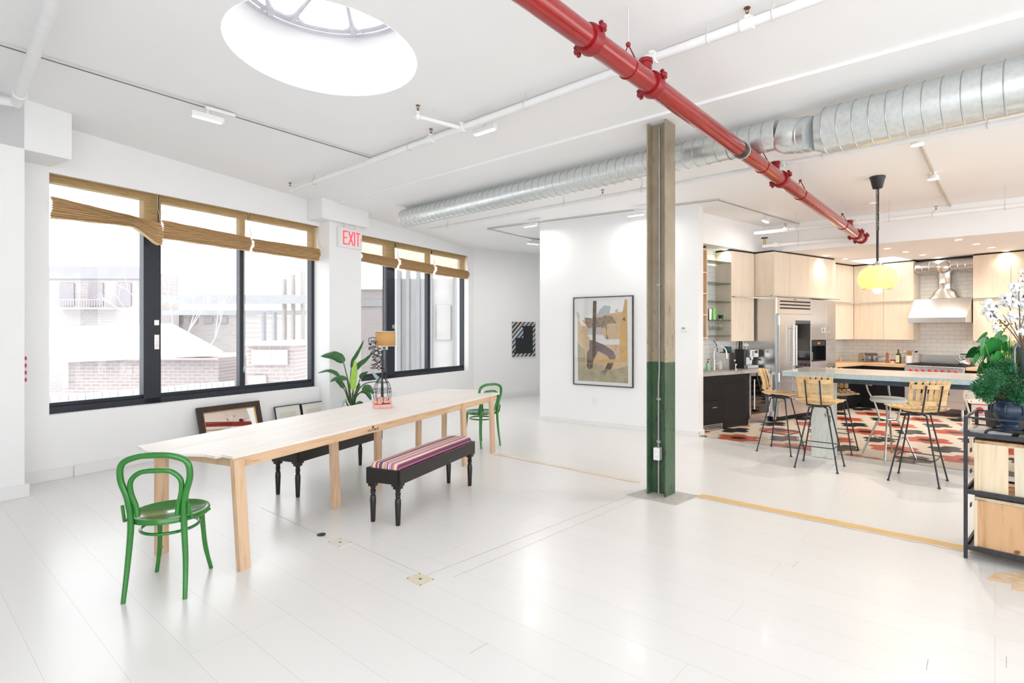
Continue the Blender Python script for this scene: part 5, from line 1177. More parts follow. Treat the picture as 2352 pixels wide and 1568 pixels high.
# corner uppers
t = kthing('wall_cabinet', 'narrow maple corner cabinet between the steel tower and the hood wall cabinets', 'cabinet', Xs2+.004, .327, zb_)
w = 3.645-Xs2-.004; M().box(0, w+.33, .02, .33, 0, hh).build('body', maple, t, smooth=False)
M().box(0.001, w-.001, 0, .02, 0, zs-zb_-.006).build('door', maple, t, smooth=False, bevel=.0015); M().box(.001, w-.001, 0, .02, zs-zb_+.012, hh).build('door', maple, t, smooth=False, bevel=.0015)
M().bar((.004, -.03, zs-zb_+.003), (w-.05, -.03, zs-zb_+.003), .025, .018).build('handle', steel, t, smooth=False)
# hood wall: local frame HL with x towards the right, y into the wall; front plane of uppers y=0
HL = Frame(*K.w(3.645, .327)[:2], 34-90)
def hthing(name, label, cat, x, y, z=0, group=None): return thing(name, label, cat, HL.m @ Matrix.Translation((x, y, z)), group)
def hx(px, y): return HL.hx(px, y)
def hz(x, y, py): return HL.zz(x, y, py)
def wallcab(x0, x1, splits, label, handle):
    t = hthing('wall_cabinet', label, 'cabinet', x0, 0, zb_)
    M().box(0, x1-x0, .02, .33, 0, hh).build('body', maple, t, smooth=False)
    xs = [0]+[s-x0 for s in splits]+[x1-x0]
    for a_, c_ in zip(xs[:-1], xs[1:]):
        for z0, z1 in ((0, zs-zb_-.006), (zs-zb_+.012, hh)): M().box(a_+.003, c_-.003, 0, .02, z0, z1).build('door', maple, t, smooth=False, bevel=.0015)
    M().bar((handle[0]-x0, -.03, zs-zb_+.003), (handle[1]-x0, -.03, zs-zb_+.003), .025, .018).build('handle', steel, t, smooth=False)
hxl = hx(2098, 0); hxr = hx(2234.5, 0)
wallcab(.003, hxl, [hx(2029, 0)], 'pair of maple wall cabinets left of the steel hood, behind the yellow pendant', (.05, hxl-.02))
wallcab(hxr, hxr+2.6, [hx(2322, 0), hx(2322, 0)+.6, hx(2322, 0)+1.2], 'maple wall cabinets right of the steel hood, warmly lit from above', (hxr-.02, hxr+2.3))
# near-black strips standing in for the shade in the gap above the cabinets
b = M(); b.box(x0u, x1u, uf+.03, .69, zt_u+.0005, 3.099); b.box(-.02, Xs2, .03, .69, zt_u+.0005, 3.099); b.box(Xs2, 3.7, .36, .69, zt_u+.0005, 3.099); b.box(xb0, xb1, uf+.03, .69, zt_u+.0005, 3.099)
struct(b.build('gap_shade_strip', rug_dark, None, K, smooth=False))
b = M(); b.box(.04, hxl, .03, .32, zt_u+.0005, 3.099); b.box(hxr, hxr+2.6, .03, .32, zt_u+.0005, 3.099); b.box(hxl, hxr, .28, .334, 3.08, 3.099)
struct(b.build('gap_shade_strip', rug_dark, None, HL, smooth=False))
# hood
hc = (hxl+hxr)/2; wh_ = (hxr-hxl)/2-.012
t = hthing('range_hood', 'brushed stainless range hood with a sloped canopy over the range', 'range hood', hc, 0)
z0, z1, z2 = 1.805, 1.905, 2.285
yf, yt, yb_ = -.30, .02, .325
b = M(); x_ = wh_
vs = [(-x_, yf, z0), (x_, yf, z0), (x_, yb_, z0), (-x_, yb_, z0), (-x_, yf, z1), (x_, yf, z1), (-x_, yt, z2), (x_, yt, z2), (-x_, yb_, z2), (x_, yb_, z2), (-x_, yb_, z1), (x_, yb_, z1)]
b.add(vs, [(0, 1, 5, 4), (4, 5, 7, 6), (6, 7, 9, 8), (3, 2, 1, 0), (0, 4, 6, 8, 3), (1, 2, 9, 7, 5), (2, 3, 8, 9)]); b.build('canopy', steel, t, smooth=False, bevel=.004)
cxh = HL.hx(2171, .14)-hc; rows = []
for f, rx, ry, z in ((0, wh_*.60, .14, z2), (.3, wh_*.45, .135, z2+.06), (.6, .20, .13, z2+.12), (1, .125, .125, z2+.19)):
    e_ = 2.6-1.6*f*.4 if f < 1 else 2
    rows.append([(cxh*(.3+.7*f)+rx*math.copysign(abs(cos(a))**(2/e_), cos(a)), .155+ry*math.copysign(abs(sin(a))**(2/e_), sin(a)), z) for a in [2*pi*k/32 for k in range(32)]])
M().grid(rows, closed=True).build('transition', steel, t)
zt1 = 2.93; b = M(); cz = z2+.19
b.tube([(cxh, .155, cz-.01), (cxh, .155, cz+.1), (cxh, .155, cz+.11), (cxh, .155, cz+.12), (cxh, .155, cz+.24), (cxh, .155, zt1)], [.125, .125, .130, .125, .125, .125], 28); b.ball((cxh, .06, zt1-.03), .125, 20); b.build('flue', steel, t)
dct = hthing('exhaust_duct', 'short horizontal steel duct running above the hood between the cabinets', 'duct', hc, .155, zt1)
b = M(); ptsx = []; rs_ = []
for i in range(8):
    for dx_, e_ in ((0, 0), (.008, .007), (.016, 0)): ptsx.append((-wh_-.008+(2*wh_)*i/8+dx_, 0, 0)); rs_.append(.128+e_)
ptsx.append((wh_+.01, 0, 0)); rs_.append(.128); b.tube(ptsx, rs_, 32); b.build('duct_section', steel, dct, ang=25)
# base cabinets + butcher block + range
bf = .327-.0  # placeholder for clarity
yfr = -(3.645-3.36); ry0 = hx(2080, yfr); ry1 = hx(2219.5, yfr)
def blackcab(t_label, x0, x1, frame_thing, n, y0, dep):
    t = frame_thing('base_cabinet', t_label, 'cabinet', x0, y0); w = x1-x0
    M().box(0, w, .02, dep, .10, CT-.062).build('body', black_lacquer, t, smooth=False); M().box(0, w, .07, dep, 0, .10).build('toe_kick', rug_dark, t, smooth=False)
    for i in range(n):
        a_, c_ = w*i/n, w*(i+1)/n
        for z0, z1 in ((.64, CT-.066), (.105, .635)):
            d = M().box(a_+.002, c_-.002, 0, .02, z0, z1).build('drawer' if z0 > .5 else 'door', black_lacquer, t, smooth=False, bevel=.002); pull(t, (a_+c_)/2, (z0+z1)/2 if z0 > .5 else .56).build('handle', chrome, d)
    return t
blackcab('black base cabinet in the corner under the butcher block, left of the range', -.0, ry0-.004, hthing, 2, yfr, .60)
blackcab('black base cabinet under butcher block right of the range, partly behind the cart', ry1+.004, ry1+2.6, hthing, 4, yfr, .60)
kc = kthing('base_cabinet', 'black base cabinet between the steel tower and the corner under butcher block', 'cabinet', Xs2+.004, .04)
w = 3.36-Xs2-.008; M().box(0, w, .02, .64, .10, CT-.062).build('body', black_lacquer, kc, smooth=False); M().box(0, w, .07, .64, 0, .10).build('toe_kick', rug_dark, kc, smooth=False)
for a_, c_ in ((0, w/2), (w/2, w)):
    d = M().box(a_+.002, c_-.002, 0, .02, .105, CT-.066).build('door', black_lacquer, kc, smooth=False, bevel=.002); pull(kc, (a_+c_)/2, .8).build('handle', chrome, d)
yc0 = yfr-.03
t = thing('countertop', 'pale butcher block countertop in an L, left of the range', 'countertop', HL.m @ Matrix.Translation((0, yc0, CT-.06)))
lw = HL.l(K.w(Xs2+.006, .01)); lb_ = HL.l(K.w(Xs2+.006, .69))
# L shape in hood-wall coordinates
P_ = lambda p: (HL.l(K.w(*p))[0], HL.l(K.w(*p))[1]-yc0)
poly = [(ry0-.003, 0), (ry0-.003, .332-yc0), P_((3.97, .69)), P_((Xs2+.006, .69)), P_((Xs2+.006, .01)), P_((3.36-.03, .01))]
M().prism(poly, 0, .06).build('slab', butcher, t, smooth=False, bevel=.003)
t = thing('countertop', 'butcher block countertop right of the range', 'countertop', HL.m @ Matrix.Translation((ry1+.003, yc0, CT-.06)))
M().box(0, 2.6, 0, .33-yc0, 0, .06).build('slab', butcher, t, smooth=False, bevel=.003)
t = hthing('range', 'wide stainless professional range with red knobs and black grates', 'stove', (ry0+ry1)/2, yfr-.06)
wr = (ry1-ry0)/2-.002; dep = .68
b = M(); b.box(-wr, wr, .03, dep, .16, CT-.01); b.build('body', steel, t, smooth=False)
M().box(-wr, wr, -.02, .06, CT-.17, CT-.005).build('control_panel', steel, t, smooth=False, bevel=.012)
redk = mottled('red_knob', (.55, .01, .02), (.7, .03, .03), .25, 8)
for i in range(8):
    x = -wr+.12+i*(2*wr-.24)/7; k_ = M().cyl((x, -.02, CT-.098), (x, -.028, CT-.098), .034, n=18).build('knob_bezel', chrome, t); M().cyl((x, -.028, CT-.098), (x, -.065, CT-.098), .026, .021, 18).build('knob', redk, k_)
b = M(); 
for i in range(int(wr/.03)):
    x = -wr+.06+i*.06; b.box(x, x+.035, -.021, -.019, CT-.03, CT-.024)
b.build('panel_vents', rug_dark, t, smooth=False)
d = M().box(-wr+.005, wr-.005, -.005, .03, .30, CT-.18).build('oven_door', steel, t, smooth=False, bevel=.003)
M().box(-wr+.20, wr-.24, -.008, -.005, .42, CT-.24).build('window', dark_glass, d, smooth=False)
b = M(); b.cyl((-wr+.06, -.055, CT-.215), (wr-.06, -.055, CT-.215), .014, n=12)
for sx in (-1, 1): b.cyl((sx*(wr-.1), -.055, CT-.215), (sx*(wr-.1), -.004, CT-.215), .01, n=8)
b.build('handle', steel, d)
M().box(-wr+.005, wr-.005, -.005, .03, .17, .295).build('kick_panel', steel, t, smooth=False, bevel=.003)
for sx in (-1, 1):
    for y_ in (.08, .6): M().cyl((sx*(wr-.06), y_, 0), (sx*(wr-.06), y_, .16), .028, n=14).build('foot', steel, t)
b = M(); b.box(-wr+.01, wr-.01, .03, dep-.08, CT-.01, CT+.004)
for i in range(4):
    xa_ = -wr+.015+i*(2*wr-.03)/4; xb2 = xa_+(2*wr-.03)/4-.01
    for k in range(5): y_ = .05+k*(dep-.16)/4; b.box(xa_, xb2, y_, y_+.012, CT+.012, CT+.026)
    for k in range(4): x = xa_+(xb2-xa_-.012)*k/3; b.box(x, x+.012, .05, dep-.10, CT+.012, CT+.026)
    for sx in (xa_, xb2-.012):
        for y_ in (.05, dep-.11): b.box(sx, sx+.012, y_, y_+.012, CT, CT+.014)
b.build('grate', black_metal, t, smooth=False)
M().box(-wr+.04, wr-.04, dep-.07, dep-.055, CT, CT+.20).build('backguard', steel, t, smooth=False, bevel=.003)
# counter-top items on butcher block
CZ = CT+.001
tx = hx(1994, .08); t = hthing('toaster', 'rounded chrome toaster with a black cord, left on the butcher block', 'toaster', tx, .08, CZ)
def rb(w, d, h, r, n=6):
    pr = [(-w, 0)]+[(-w+r-r*cos(pi/2*k/n), h-r+r*sin(pi/2*k/n)) for k in range(n+1)]+[(w-r+r*sin(pi/2*k/n), h-r+r*cos(pi/2*k/n)) for k in range(n+1)]+[(w, 0)]
    return pr
pr = rb(.095, 0, .185, .07); b = M()
for y0_, y1_, m__ in ((-.16, .16, 0),):
    vs = [(p[0], y0_, p[1]+.015) for p in pr]+[(p[0], y1_, p[1]+.015) for p in pr]; n_2 = len(pr)
    b.add(vs, [tuple(range(n_2))[::-1], tuple(range(n_2, 2*n_2))]+[(i, (i+1) % n_2, (i+1) % n_2+n_2, i+n_2) for i in range(n_2)])
mt_ = Matrix.Rotation(radians(-28), 4, 'Z'); bb_ = M(); bb_.add([mt_ @ Vector(v) for v in b.v], b.f); bb_.build('body', mottled('toaster_chrome', (.34, .34, .35), (.42, .42, .43), .2, 6, 1.0), t, bevel=.006)
bb_ = M(); bb_.box(-.07, .03, -.1625, -.16, .03, .15, 0, mt_); bb_.build('glass_side', mat('warm_toaster_plate', (.45, .32, .18), .25, .5), t, smooth=False)
bb_ = M(); bb_.box(.045, .08, -.166, -.16, .04, .14, 0, mt_); bb_.build('control_strip', mat('grey_strip', (.3, .3, .32), .3, .6), t, smooth=False)
bb_ = M(); bb_.cyl(mt_ @ Vector((.062, -.166, .055)), mt_ @ Vector((.062, -.185, .055)), .014, n=12); bb_.build('dial', black_plastic, t)
M().tube(smoothp([(.13, .07, .03), (.17, .05, .10), (.26, .08, .13), (.33, .10, .12), (.28, .10, .04), (.15, .10, .012)], 6), .004, 6).build('power_cord', black_plastic, t)
t = hthing('pepper_mill', 'turned reddish wood pepper mill between toaster and olive oil', 'pepper mill', hx(2038, .10), .10, CZ)
M().lathe([(0, 0), (.032, 0), (.033, .02), (.022, .08), (.027, .13), (.020, .145), (.028, .16), (.028, .175), (.018, .185), (.02, .2), (.016, .215), (0, .22)], (0, 0, 0), 20).build('body', woodm('reddish_mill_wood', (.36, .13, .05), (.26, .08, .03), 'Z', 1, .35), t)
t = hthing('bowl_stack', 'stack of a red and a white bowl beside the pepper mill', 'bowl', hx(2051, .06), .06, CZ)
M().lathe([(0, 0), (.035, 0), (.055, .045), (.05, .045), (0, .01)], (0, 0, 0), 20).build('white_bowl', soft_white, t); M().lathe([(0, .03), (.04, .03), (.058, .075), (.053, .075), (0, .045)], (0, 0, 0), 20).build('red_bowl', mottled('dark_red_glaze', (.34, .02, .03), (.4, .04, .05), .3, 6), t)
t = hthing('oil_bottle', 'square dark green olive oil bottle with a cream label', 'bottle', hx(2063.5, .04), .04, CZ)
og = mottled('dark_olive_glass', (.025, .028, .008), (.04, .045, .012), .12, 6)
b = M(); b.box(-.038, .038, -.038, .038, 0, .20).build('body', og, t, smooth=False, bevel=.012); M().lathe([(.034, .195), (.014, .225), (.014, .27), (.017, .27), (.017, .29), (0, .29)], (0, 0, 0), 14, cap=False).build('neck', og, t); M().box(-.034, .034, -.0395, -.038, .02, .175).build('label', mat('cream_label', (.66, .62, .42), .7), t, smooth=False)
t = hthing('whisk_jar', 'clear jar with steel whisks next to the oil bottle', 'jar', hx(2074, .07), .07, CZ)
M().lathe([(0, 0), (.035, 0), (.04, .14), (.037, .14), (.033, .005), (0, .005)], (0, 0, 0), 18).build('jar', clear_glass, t)
rnd = random.Random(6)
for i in range(3):
    b = M(); a_ = rnd.uniform(-.3, .3); b.cyl((0, 0, .01), (a_*.12, 0, .17), .006, n=8)
    for k in range(5):
        q_ = pi*k/5; b.tube(smoothp([(a_*.12, 0, .17), (a_*.16+.03*cos(q_), .03*sin(q_), .23), (a_*.22, 0, .28), (a_*.16-.03*cos(q_), -.03*sin(q_), .23), (a_*.12, 0, .17)], 4), .0015, 4)
    b.build('whisk', chrome, t)
t = hthing('utensil_crock', 'white cylinder crock holding wooden spoons and a strainer', 'crock', hx(2088.5, .05), .05, CZ)
M().lathe([(0, 0), (.058, 0), (.060, .01), (.060, .17), (.054, .17), (.054, .01), (0, .01)], (0, 0, 0), 24).build('crock', soft_white, t)
uw = woodm('spoon_wood', (.42, .24, .10), (.32, .17, .07), 'Z', 1, .5)
for dx_, l_0, w_ in ((-.03, .24, .02), (-.005, .26, .024), (.02, .25, .022), (.03, .22, .018)):
    b = M(); b.cyl((dx_*.4, 0, .01), (dx_, .01, l_0-.05), .007, n=8); b.ball((dx_*1.1, .01, l_0-.02), w_, 10, 0, (1, .35, 1.8)); b.build('spoon', uw, t)
b = M(); b.cyl((.02, 0, .05), (.06, 0, .25), .004, n=6); b.lathe([(.055, .27), (.05, .25), (.03, .235), (0, .23)], (.10, 0, 0), 16, 0, None, False); b.build('strainer', chrome, t)
t = hthing('copper_cup', 'small pinkish cup beside the steel tower on the butcher block', 'cup', hx(1921, -.0)+.10, -.02, CZ); M().lathe([(0, 0), (.03, 0), (.035, .09), (.031, .09), (.027, .01), (0, .01)], (0, 0, 0), 18).build('cup', mottled('pale_copper', (.65, .42, .34), (.75, .55, .46), .35, 6), t)
kx_ = hx(2215, -.02); t = hthing('tea_kettle', 'shiny steel kettle with black arched handle on the right rear burner', 'kettle', kx_, -.02, CT+.027)
M().lathe([(0, 0), (.075, 0), (.088, .02), (.088, .05), (.07, .09), (.04, .11), (.03, .115), (0, .125)], (0, 0, 0), 26).build('body', chrome, t); M().ball((0, 0, .137), .014, 12).build('lid_knob', chrome, t)
M().tube(smoothp([(-.05, 0, .09), (-.075, 0, .15), (-.06, 0, .20)], 5), .004, 6).build('handle_bracket', chrome, t); M().tube(smoothp([(.05, 0, .09), (.075, 0, .15), (.06, 0, .20)], 5), .004, 6).build('handle_bracket', chrome, t)
M().cyl((-.062, 0, .205), (.062, 0, .205), .012, n=12).build('handle', black_plastic, t); M().tube([(-.07, 0, .05), (-.11, -.01, .09), (-.15, -.015, .125)], [.018, .012, .009], 10).build('spout', chrome, t)

# ---- island
IZ = 1.12; ia = AB.l(onz(1793, 852.6, IZ)); ib = AB.l(onz(2250, 871, IZ))
IF = Frame(*AB.w(ia.x, (ia.y+ib.y)/2)[:2], -41); Li = 4.2; Wi = 1.12
t = thing('kitchen_island', 'long concrete-topped island bar on white weathered timber legs', 'kitchen island', IF)
b = M(); b.prism([(0, 0), (Li, 0), (Li, Wi), (0, Wi)], IZ-.064, IZ, 0, None, 1); b.build('slab', [concrete, concrete_top], t, smooth=False, bevel=.003)
b = M(); b.box(.30, Li-.3, .10, .14, IZ-.125, IZ-.065); b.box(.30, Li-.3, Wi-.14, Wi-.10, IZ-.125, IZ-.065); b.box(.30, .34, .14, Wi-.14, IZ-.125, IZ-.065); b.build('steel_frame', mottled('dark_blue_steel', (.03, .045, .06), (.06, .08, .10), .45, 6, .6), t, smooth=False)
lg = IF.l(onz(1913, 1055)); ll = IF.l(onz(1867, 1052)); 
post = mottled('weathered_white_timber', (.74, .76, .72), (.58, .60, .55), .7, 5, scale=(4, 4, .8), bst=.4)
t_, n_, l_, b_ = nt(post); bc_ = b_.inputs['Base Color'].links[0].from_socket
chn = noise(post, coords(post, (1.2, 1.2, .5)), 9, 5, .7); l_.new(mixc(post, ramp(post, chn, [(.62, G), (.66, W1)]), bc_, (.20, .15, .10)), b_.inputs['Base Color'])
lw_ = .25
for x_ in (lg.x, 3.3):
    o = M().box(x_-lw_, x_, lg.y, lg.y+lw_, 0.003, IZ-.0645).build('timber_leg', post, t, smooth=False, bevel=.006)
# ---- slatted swivel stools
def slat_stool(mw, label):      # faces +y
    t = thing('bar_stool', label, 'stool', mw, 'slatted wood swivel bar stools'); sz = .80
    for i in range(8):
        x = -.196+i*.056; c_ = 1-(x/.2)**2*.25
        pts = [(x, -.19, sz+.025-.0*c_), (x, -.14, sz+.002), (x, 0, sz-.012+.02*(x/.2)**2), (x, .13, sz-.004), (x*1.02, .215, sz+.012), (x*1.03, .245, sz+.004)]
        s_ = smoothp(pts, 3); b = M(); rows = []
        for p in s_: rows.append([(p.x-.0215, p.y, p.z+.006), (p.x+.0215, p.y, p.z+.006), (p.x+.0215, p.y, p.z-.006), (p.x-.0215, p.y, p.z-.006)])
        b.grid(rows, closed=True); b.add(rows[0], [(0, 1, 2, 3)]); b.add(rows[-1], [(3, 2, 1, 0)]); b.build('seat_slat', stool_wood, t, ang=40)
    for y_ in (-.11, .12): M().tube([(-.205, y_, sz+.004), (-.1, y_, sz-.014), (0, y_, sz-.020), (.1, y_, sz-.014), (.205, y_, sz+.004)], .018, 8, sq=(.7, 1)).build('seat_rail', stool_wood, t)
    zb0, zb1 = sz+.045, sz+.325
    for i in range(7):
        x = -.165+i*.055; cv = .05*(x/.17)**2; b = M(); hgt = zb1-(.012*(abs(i-3)/3)**2)
        yb = -.205+cv; ytp = -.275+cv
        rows = []
        for f in [0, .1, .4, .7, .93, 1]:
            z = zb0+(hgt-zb0)*f; y = yb+(ytp-yb)*f+.012*sin(pi*f); ww = .0205*(1 if f < .95 else .75); sp__ = 1+.10*f
            rows.append([(x*sp__-ww, y-.006, z), (x*sp__+ww, y-.006, z), (x*sp__+ww, y+.006, z), (x*sp__-ww, y+.006, z)])
        b.grid(rows, closed=True); b.add(rows[0], [(0, 1, 2, 3)]); b.add(rows[-1], [(3, 2, 1, 0)]); b.build('back_slat', stool_wood, t, ang=40)
    for z_, y0_ in ((sz+.075, -.213), (sz+.255, -.262)):
        b = M(); rows = []
        for k in range(9):
            x = -.185+k*.37/8; y = y0_+.05*(x/.17)**2-.012; rows.append([(x, y, z_-.024), (x, y-.011, z_-.024), (x, y-.011, z_+.024), (x, y, z_+.024)])
        b.grid(rows, closed=True); b.add(rows[0], [(0, 1, 2, 3)]); b.add(rows[-1], [(3, 2, 1, 0)]); b.build('back_rail', stool_wood, t, ang=40)
    for sx in (-1, 1): M().tube([(sx*.078, .02, sz-.045), (sx*.078, -.16, sz-.048), (sx*.078, -.215, sz-.035), (sx*.078, -.245, sz+.08), (sx*.080, -.293, sz+.27)], .0085, 8).build('back_bracket', black_metal, t)
    b = M(); b.box(-.105, .105, -.105, .105, sz-.052, sz-.040); b.cyl((0, 0, sz-.07), (0, 0, sz-.05), .08, n=20); b.box(-.11, .11, -.11, -.098, sz-.035, sz-.02); b.box(-.11, .11, .10, .112, sz-.035, sz-.02); b.build('swivel_plate', black_metal, t, smooth=False)
    f_ = .225; tp__ = .095
    for sx in (-1, 1):
        for sy in (-1, 1):
            M().tube([(sx*(tp__-.03), sy*(tp__-.03), sz-.066), (sx*tp__, sy*tp__, sz-.075), (sx*f_, sy*f_, .012)], .0085, 8).build('leg', black_metal, t); 
            M().cyl((sx*f_, sy*f_, 0.002), (sx*f_, sy*f_, .016), .016, .012, 10).build('foot_cap', black_plastic, t)
    zr_ = .27; q_ = tp__+(f_-tp__)*(sz-.075-zr_)/(sz-.087); b = M()
    for a_, c_ in (((-q_, -q_), (q_, -q_)), ((q_, -q_), (q_, q_)), ((q_, q_), (-q_, q_)), ((-q_, q_), (-q_, -q_))): b.cyl((*a_, zr_), (*c_, zr_), .0055, n=6)
    b.build('footrest', black_metal, t); return t
def sdeg(fx_, fy_): return math.degrees(atan2(fy_, fx_))-90
# base turned with the legs, seat turned by its own swivel
def place_stool(px_pts, seat_dir, label, src=None):
    g = [onz(*p) for p in px_pts]; c = sum(g, Vector())/4; lg_ = math.degrees(atan2(g[3].y-g[0].y, g[3].x-g[0].x))
    mw = at(c.x, c.y, 0, sdeg(*seat_dir))
    t = slat_stool(mw, label)if src is None else copy_tree(src, mw, label)
    rel = Matrix.Rotation(radians((lg_-sdeg(*seat_dir)+45) % 90-45), 4, 'Z')
    for ch in t.children:
        if ch.name.split('.')[0] in ('leg', 'foot_cap', 'footrest'): ch.matrix_local = rel
    return t
s2_ = place_stool([(1822.4, 1073), (1849.4, 1058.4), (1941.8, 1071.4), (1920, 1087)], (.70, .71), 'slatted bar stool directly in front of the white timber leg, back to the room')
place_stool([(1739.8, 1028), (1768.4, 1044.5), (1816.7, 1029), (1850, 1045.5)], (.80, -.60), 'slatted bar stool at the island\'s left end, seen from the side near the wine cooler', s2_)
place_stool([(2039.6, 1103), (2065, 1087), (2177, 1104), (2156, 1122.4)], (.12, .99), 'slatted bar stool nearest the cart, back to the room beside the white round stool', s2_)
c_ = (4.45, 7.66); t = copy_tree(s2_, at(c_[0]+.03, c_[1]+.02, 0, sdeg(-.30, -.95)), 'slatted bar stool on the far side of the island, mostly hidden behind the timber leg')
for ch in t.children:
    if ch.name.split('.')[0] in ('leg', 'foot_cap', 'footrest'): ch.matrix_local = Matrix.Rotation(radians((-41-sdeg(-.30, -.95)+45) % 90-45), 4, 'Z')
# ---- white round stool with curved back rail
t = thing('bar_stool', 'round pale stool with tubular chrome legs and a thin curved back band', 'stool', at(4.92, 7.26, 0, 8))
nickel = mottled('satin_nickel_tube', (.42, .39, .36), (.5, .47, .44), .25, 6, .9)
mint = mottled('pale_mint_vinyl', (.76, .78, .72), (.82, .84, .78), .35, 4)
M().lathe([(0, .715), (.19, .718), (.208, .735), (.208, .76), (.19, .778), (0, .785)], (0, 0, 0), 36).build('seat', mint, t)
for sx in (-1, 1):
    for sy in (-1, 1): M().tube(smoothp([(sx*.12, sy*.10, .72), (sx*.075, sy*.065, .50), (sx*.10, sy*.085, .43), (sx*.225, sy*.19, .0)], 5), .0125, 8).build('leg', nickel, t)
M().tube([(.165*cos(k*pi/16), .14*sin(k*pi/16), .255) for k in range(32)], .008, 6, closed=True).build('footrest', chrome, t)
M().box(-.07, .07, -.06, .06, .49, .51).build('cross_plate', chrome, t, smooth=False, bevel=.004)
for sx in (-1, 1): M().tube([(sx*.13, .11, .74), (sx*.155, .165, .85), (sx*.165, .185, .93)], .011, 8).build('back_post', chrome, t)
rows = []
for k in range(17):
    a_ = pi*(.0+k/16); x = .185*cos(a_); y = .06+.17*sin(a_); rows.append([(x, y, .925), (x*1.04, y*1.03, .925), (x*1.04, y*1.03, .955), (x, y, .955)])
b = M(); b.grid(rows, closed=True); b.build('back_band', mint, t, ang=50)

# ---- pendant
pc_ = onceil(2015.5, 406); t = thing('pendant_lamp', 'yellow glass globe pendant on a coiled black cord above the island', 'pendant lamp', at(pc_.x, pc_.y, 0)); zc_ = pc_.z
YP = pc_.y; pz = lambda py: H-(py-HY)/F0*YP
M().lathe([(.05, pz(433)), (.055, pz(432)), (.082, pz(411)), (.088, pz(409)), (.088, zc_-.001), (0, zc_-.001)], (0, 0, 0), 24).build('canopy', black_plastic, t)
pts = []; z_a, z_b = pz(433), pz(528); nT = 30
for k in range(nT*10): pts.append((.016*cos(k*2*pi/10), .016*sin(k*2*pi/10), z_a+(z_b-z_a)*k/(nT*10)))
pts2 = []
z_c = pz(603)
for k in range(46*8): pts2.append((.011*cos(k*2*pi/8), .011*sin(k*2*pi/8), z_b+(z_c-z_b)*k/(46*8)))
M().tube(pts+pts2, .0052, 5).build('coiled_cord', black_plastic, t)
yel = bpy.data.materials.new('lit_yellow_glass'); yel.use_nodes = True; MATS['lit_yellow_glass'] = yel; t_, n_, l_, b_ = nt(yel)
b_.inputs['Base Color'].default_value = (.85, .60, .10, 1); b_.inputs['Roughness'].default_value = .12; b_.inputs['Emission Color'].default_value = (1, .78, .20, 1)
b_.inputs['Emission Strength'].default_value = 1.0
r_ = 39.5/F0*YP; zt2, zb2 = pz(612), pz(668); zm = (zt2+zb2)/2; hh2 = (zt2-zb2)/2
prof = [(r_*.30, zt2+.012)]+[(r_*max(.0, cos(a))**.62, zm+hh2*sin(a)) for a in [radians(q) for q in (72, 58, 42, 25, 8, -8, -25, -42, -54)]]
M().lathe(prof, (0, 0, 0), 40, cap=False).build('glass_shade', yel, t)
M().tube([(prof[-1][0]*cos(k*pi/20), prof[-1][0]*sin(k*pi/20), prof[-1][1]) for k in range(40)], .006, 6, closed=True).build('bottom_rim', chrome, t)
M().lathe([(r_*.34, zt2+.004), (r_*.30, zt2+.03), (.03, zt2+.045), (.018, pz(600)), (0, pz(600))], (0, 0, 0), 24).build('top_cap', chrome, t)
M().ball((0, 0, prof[-1][1]-.012), .055, 20).build('bulb', mat('clear_lit_bulb', (1, 1, 1), .2, emit=(1, .93, .75), es=3.0), t)
b = M(); b.lathe([(0, .12), (.02, .12), (.02, .2), (0, .2)], (0, 0, zm-.2), 12); b.build('socket', black_plastic, t)
# ================================================================== cart with plants on the right
g0 = onz(2218, 1281); CF = Frame(g0.x, g0.y, -47.0)          # x along the front to the right, y to the back
t = thing('utility_cart', 'black iron three-tier cart on the right edge holding crates, vases and plants', 'cart', CF)
Lc, Dc = 1.15, .50; zt_, z1_, z2_, z3_ = 1.03, .885, .47, .068
for x_ in (0, Lc):
    for y_ in (0, Dc): M().box(x_-.011, x_+.011, y_-.011, y_+.011, 0, zt_).build('post', black_metal, t, smooth=False, bevel=.002)
for z_, nm in ((z1_, 'top_tray'), (z2_, 'shelf_frame'), (z3_, 'shelf_frame')):
    b = M(); h_ = .032; b.box(.011, Lc-.011, -.010, .006, z_, z_+h_); b.box(.011, Lc-.011, Dc-.006, Dc+.010, z_, z_+h_); b.box(-.010, .006, .011, Dc-.011, z_, z_+h_); b.box(Lc-.006, Lc+.010, .011, Dc-.011, z_, z_+h_)
    b.box(.006, Lc-.006, .006, Dc-.006, z_, z_+.006); b.build(nm, black_metal, t, smooth=False, bevel=.002)
b = M()
for a_, c_ in (((0, 0), (Lc, 0)), ((0, Dc), (Lc, Dc)), ((0, 0), (0, Dc)), ((Lc, 0), (Lc, Dc))): b.bar((*a_, zt_-.006), (*c_, zt_-.006), .014, .012)
b.build('guard_rail', black_metal, t, smooth=False)
for z_ in (.72, .56, .30): M().box(-.016, -.010, .30, .36, z_, z_+.03).build('bracket', black_metal, t, smooth=False)
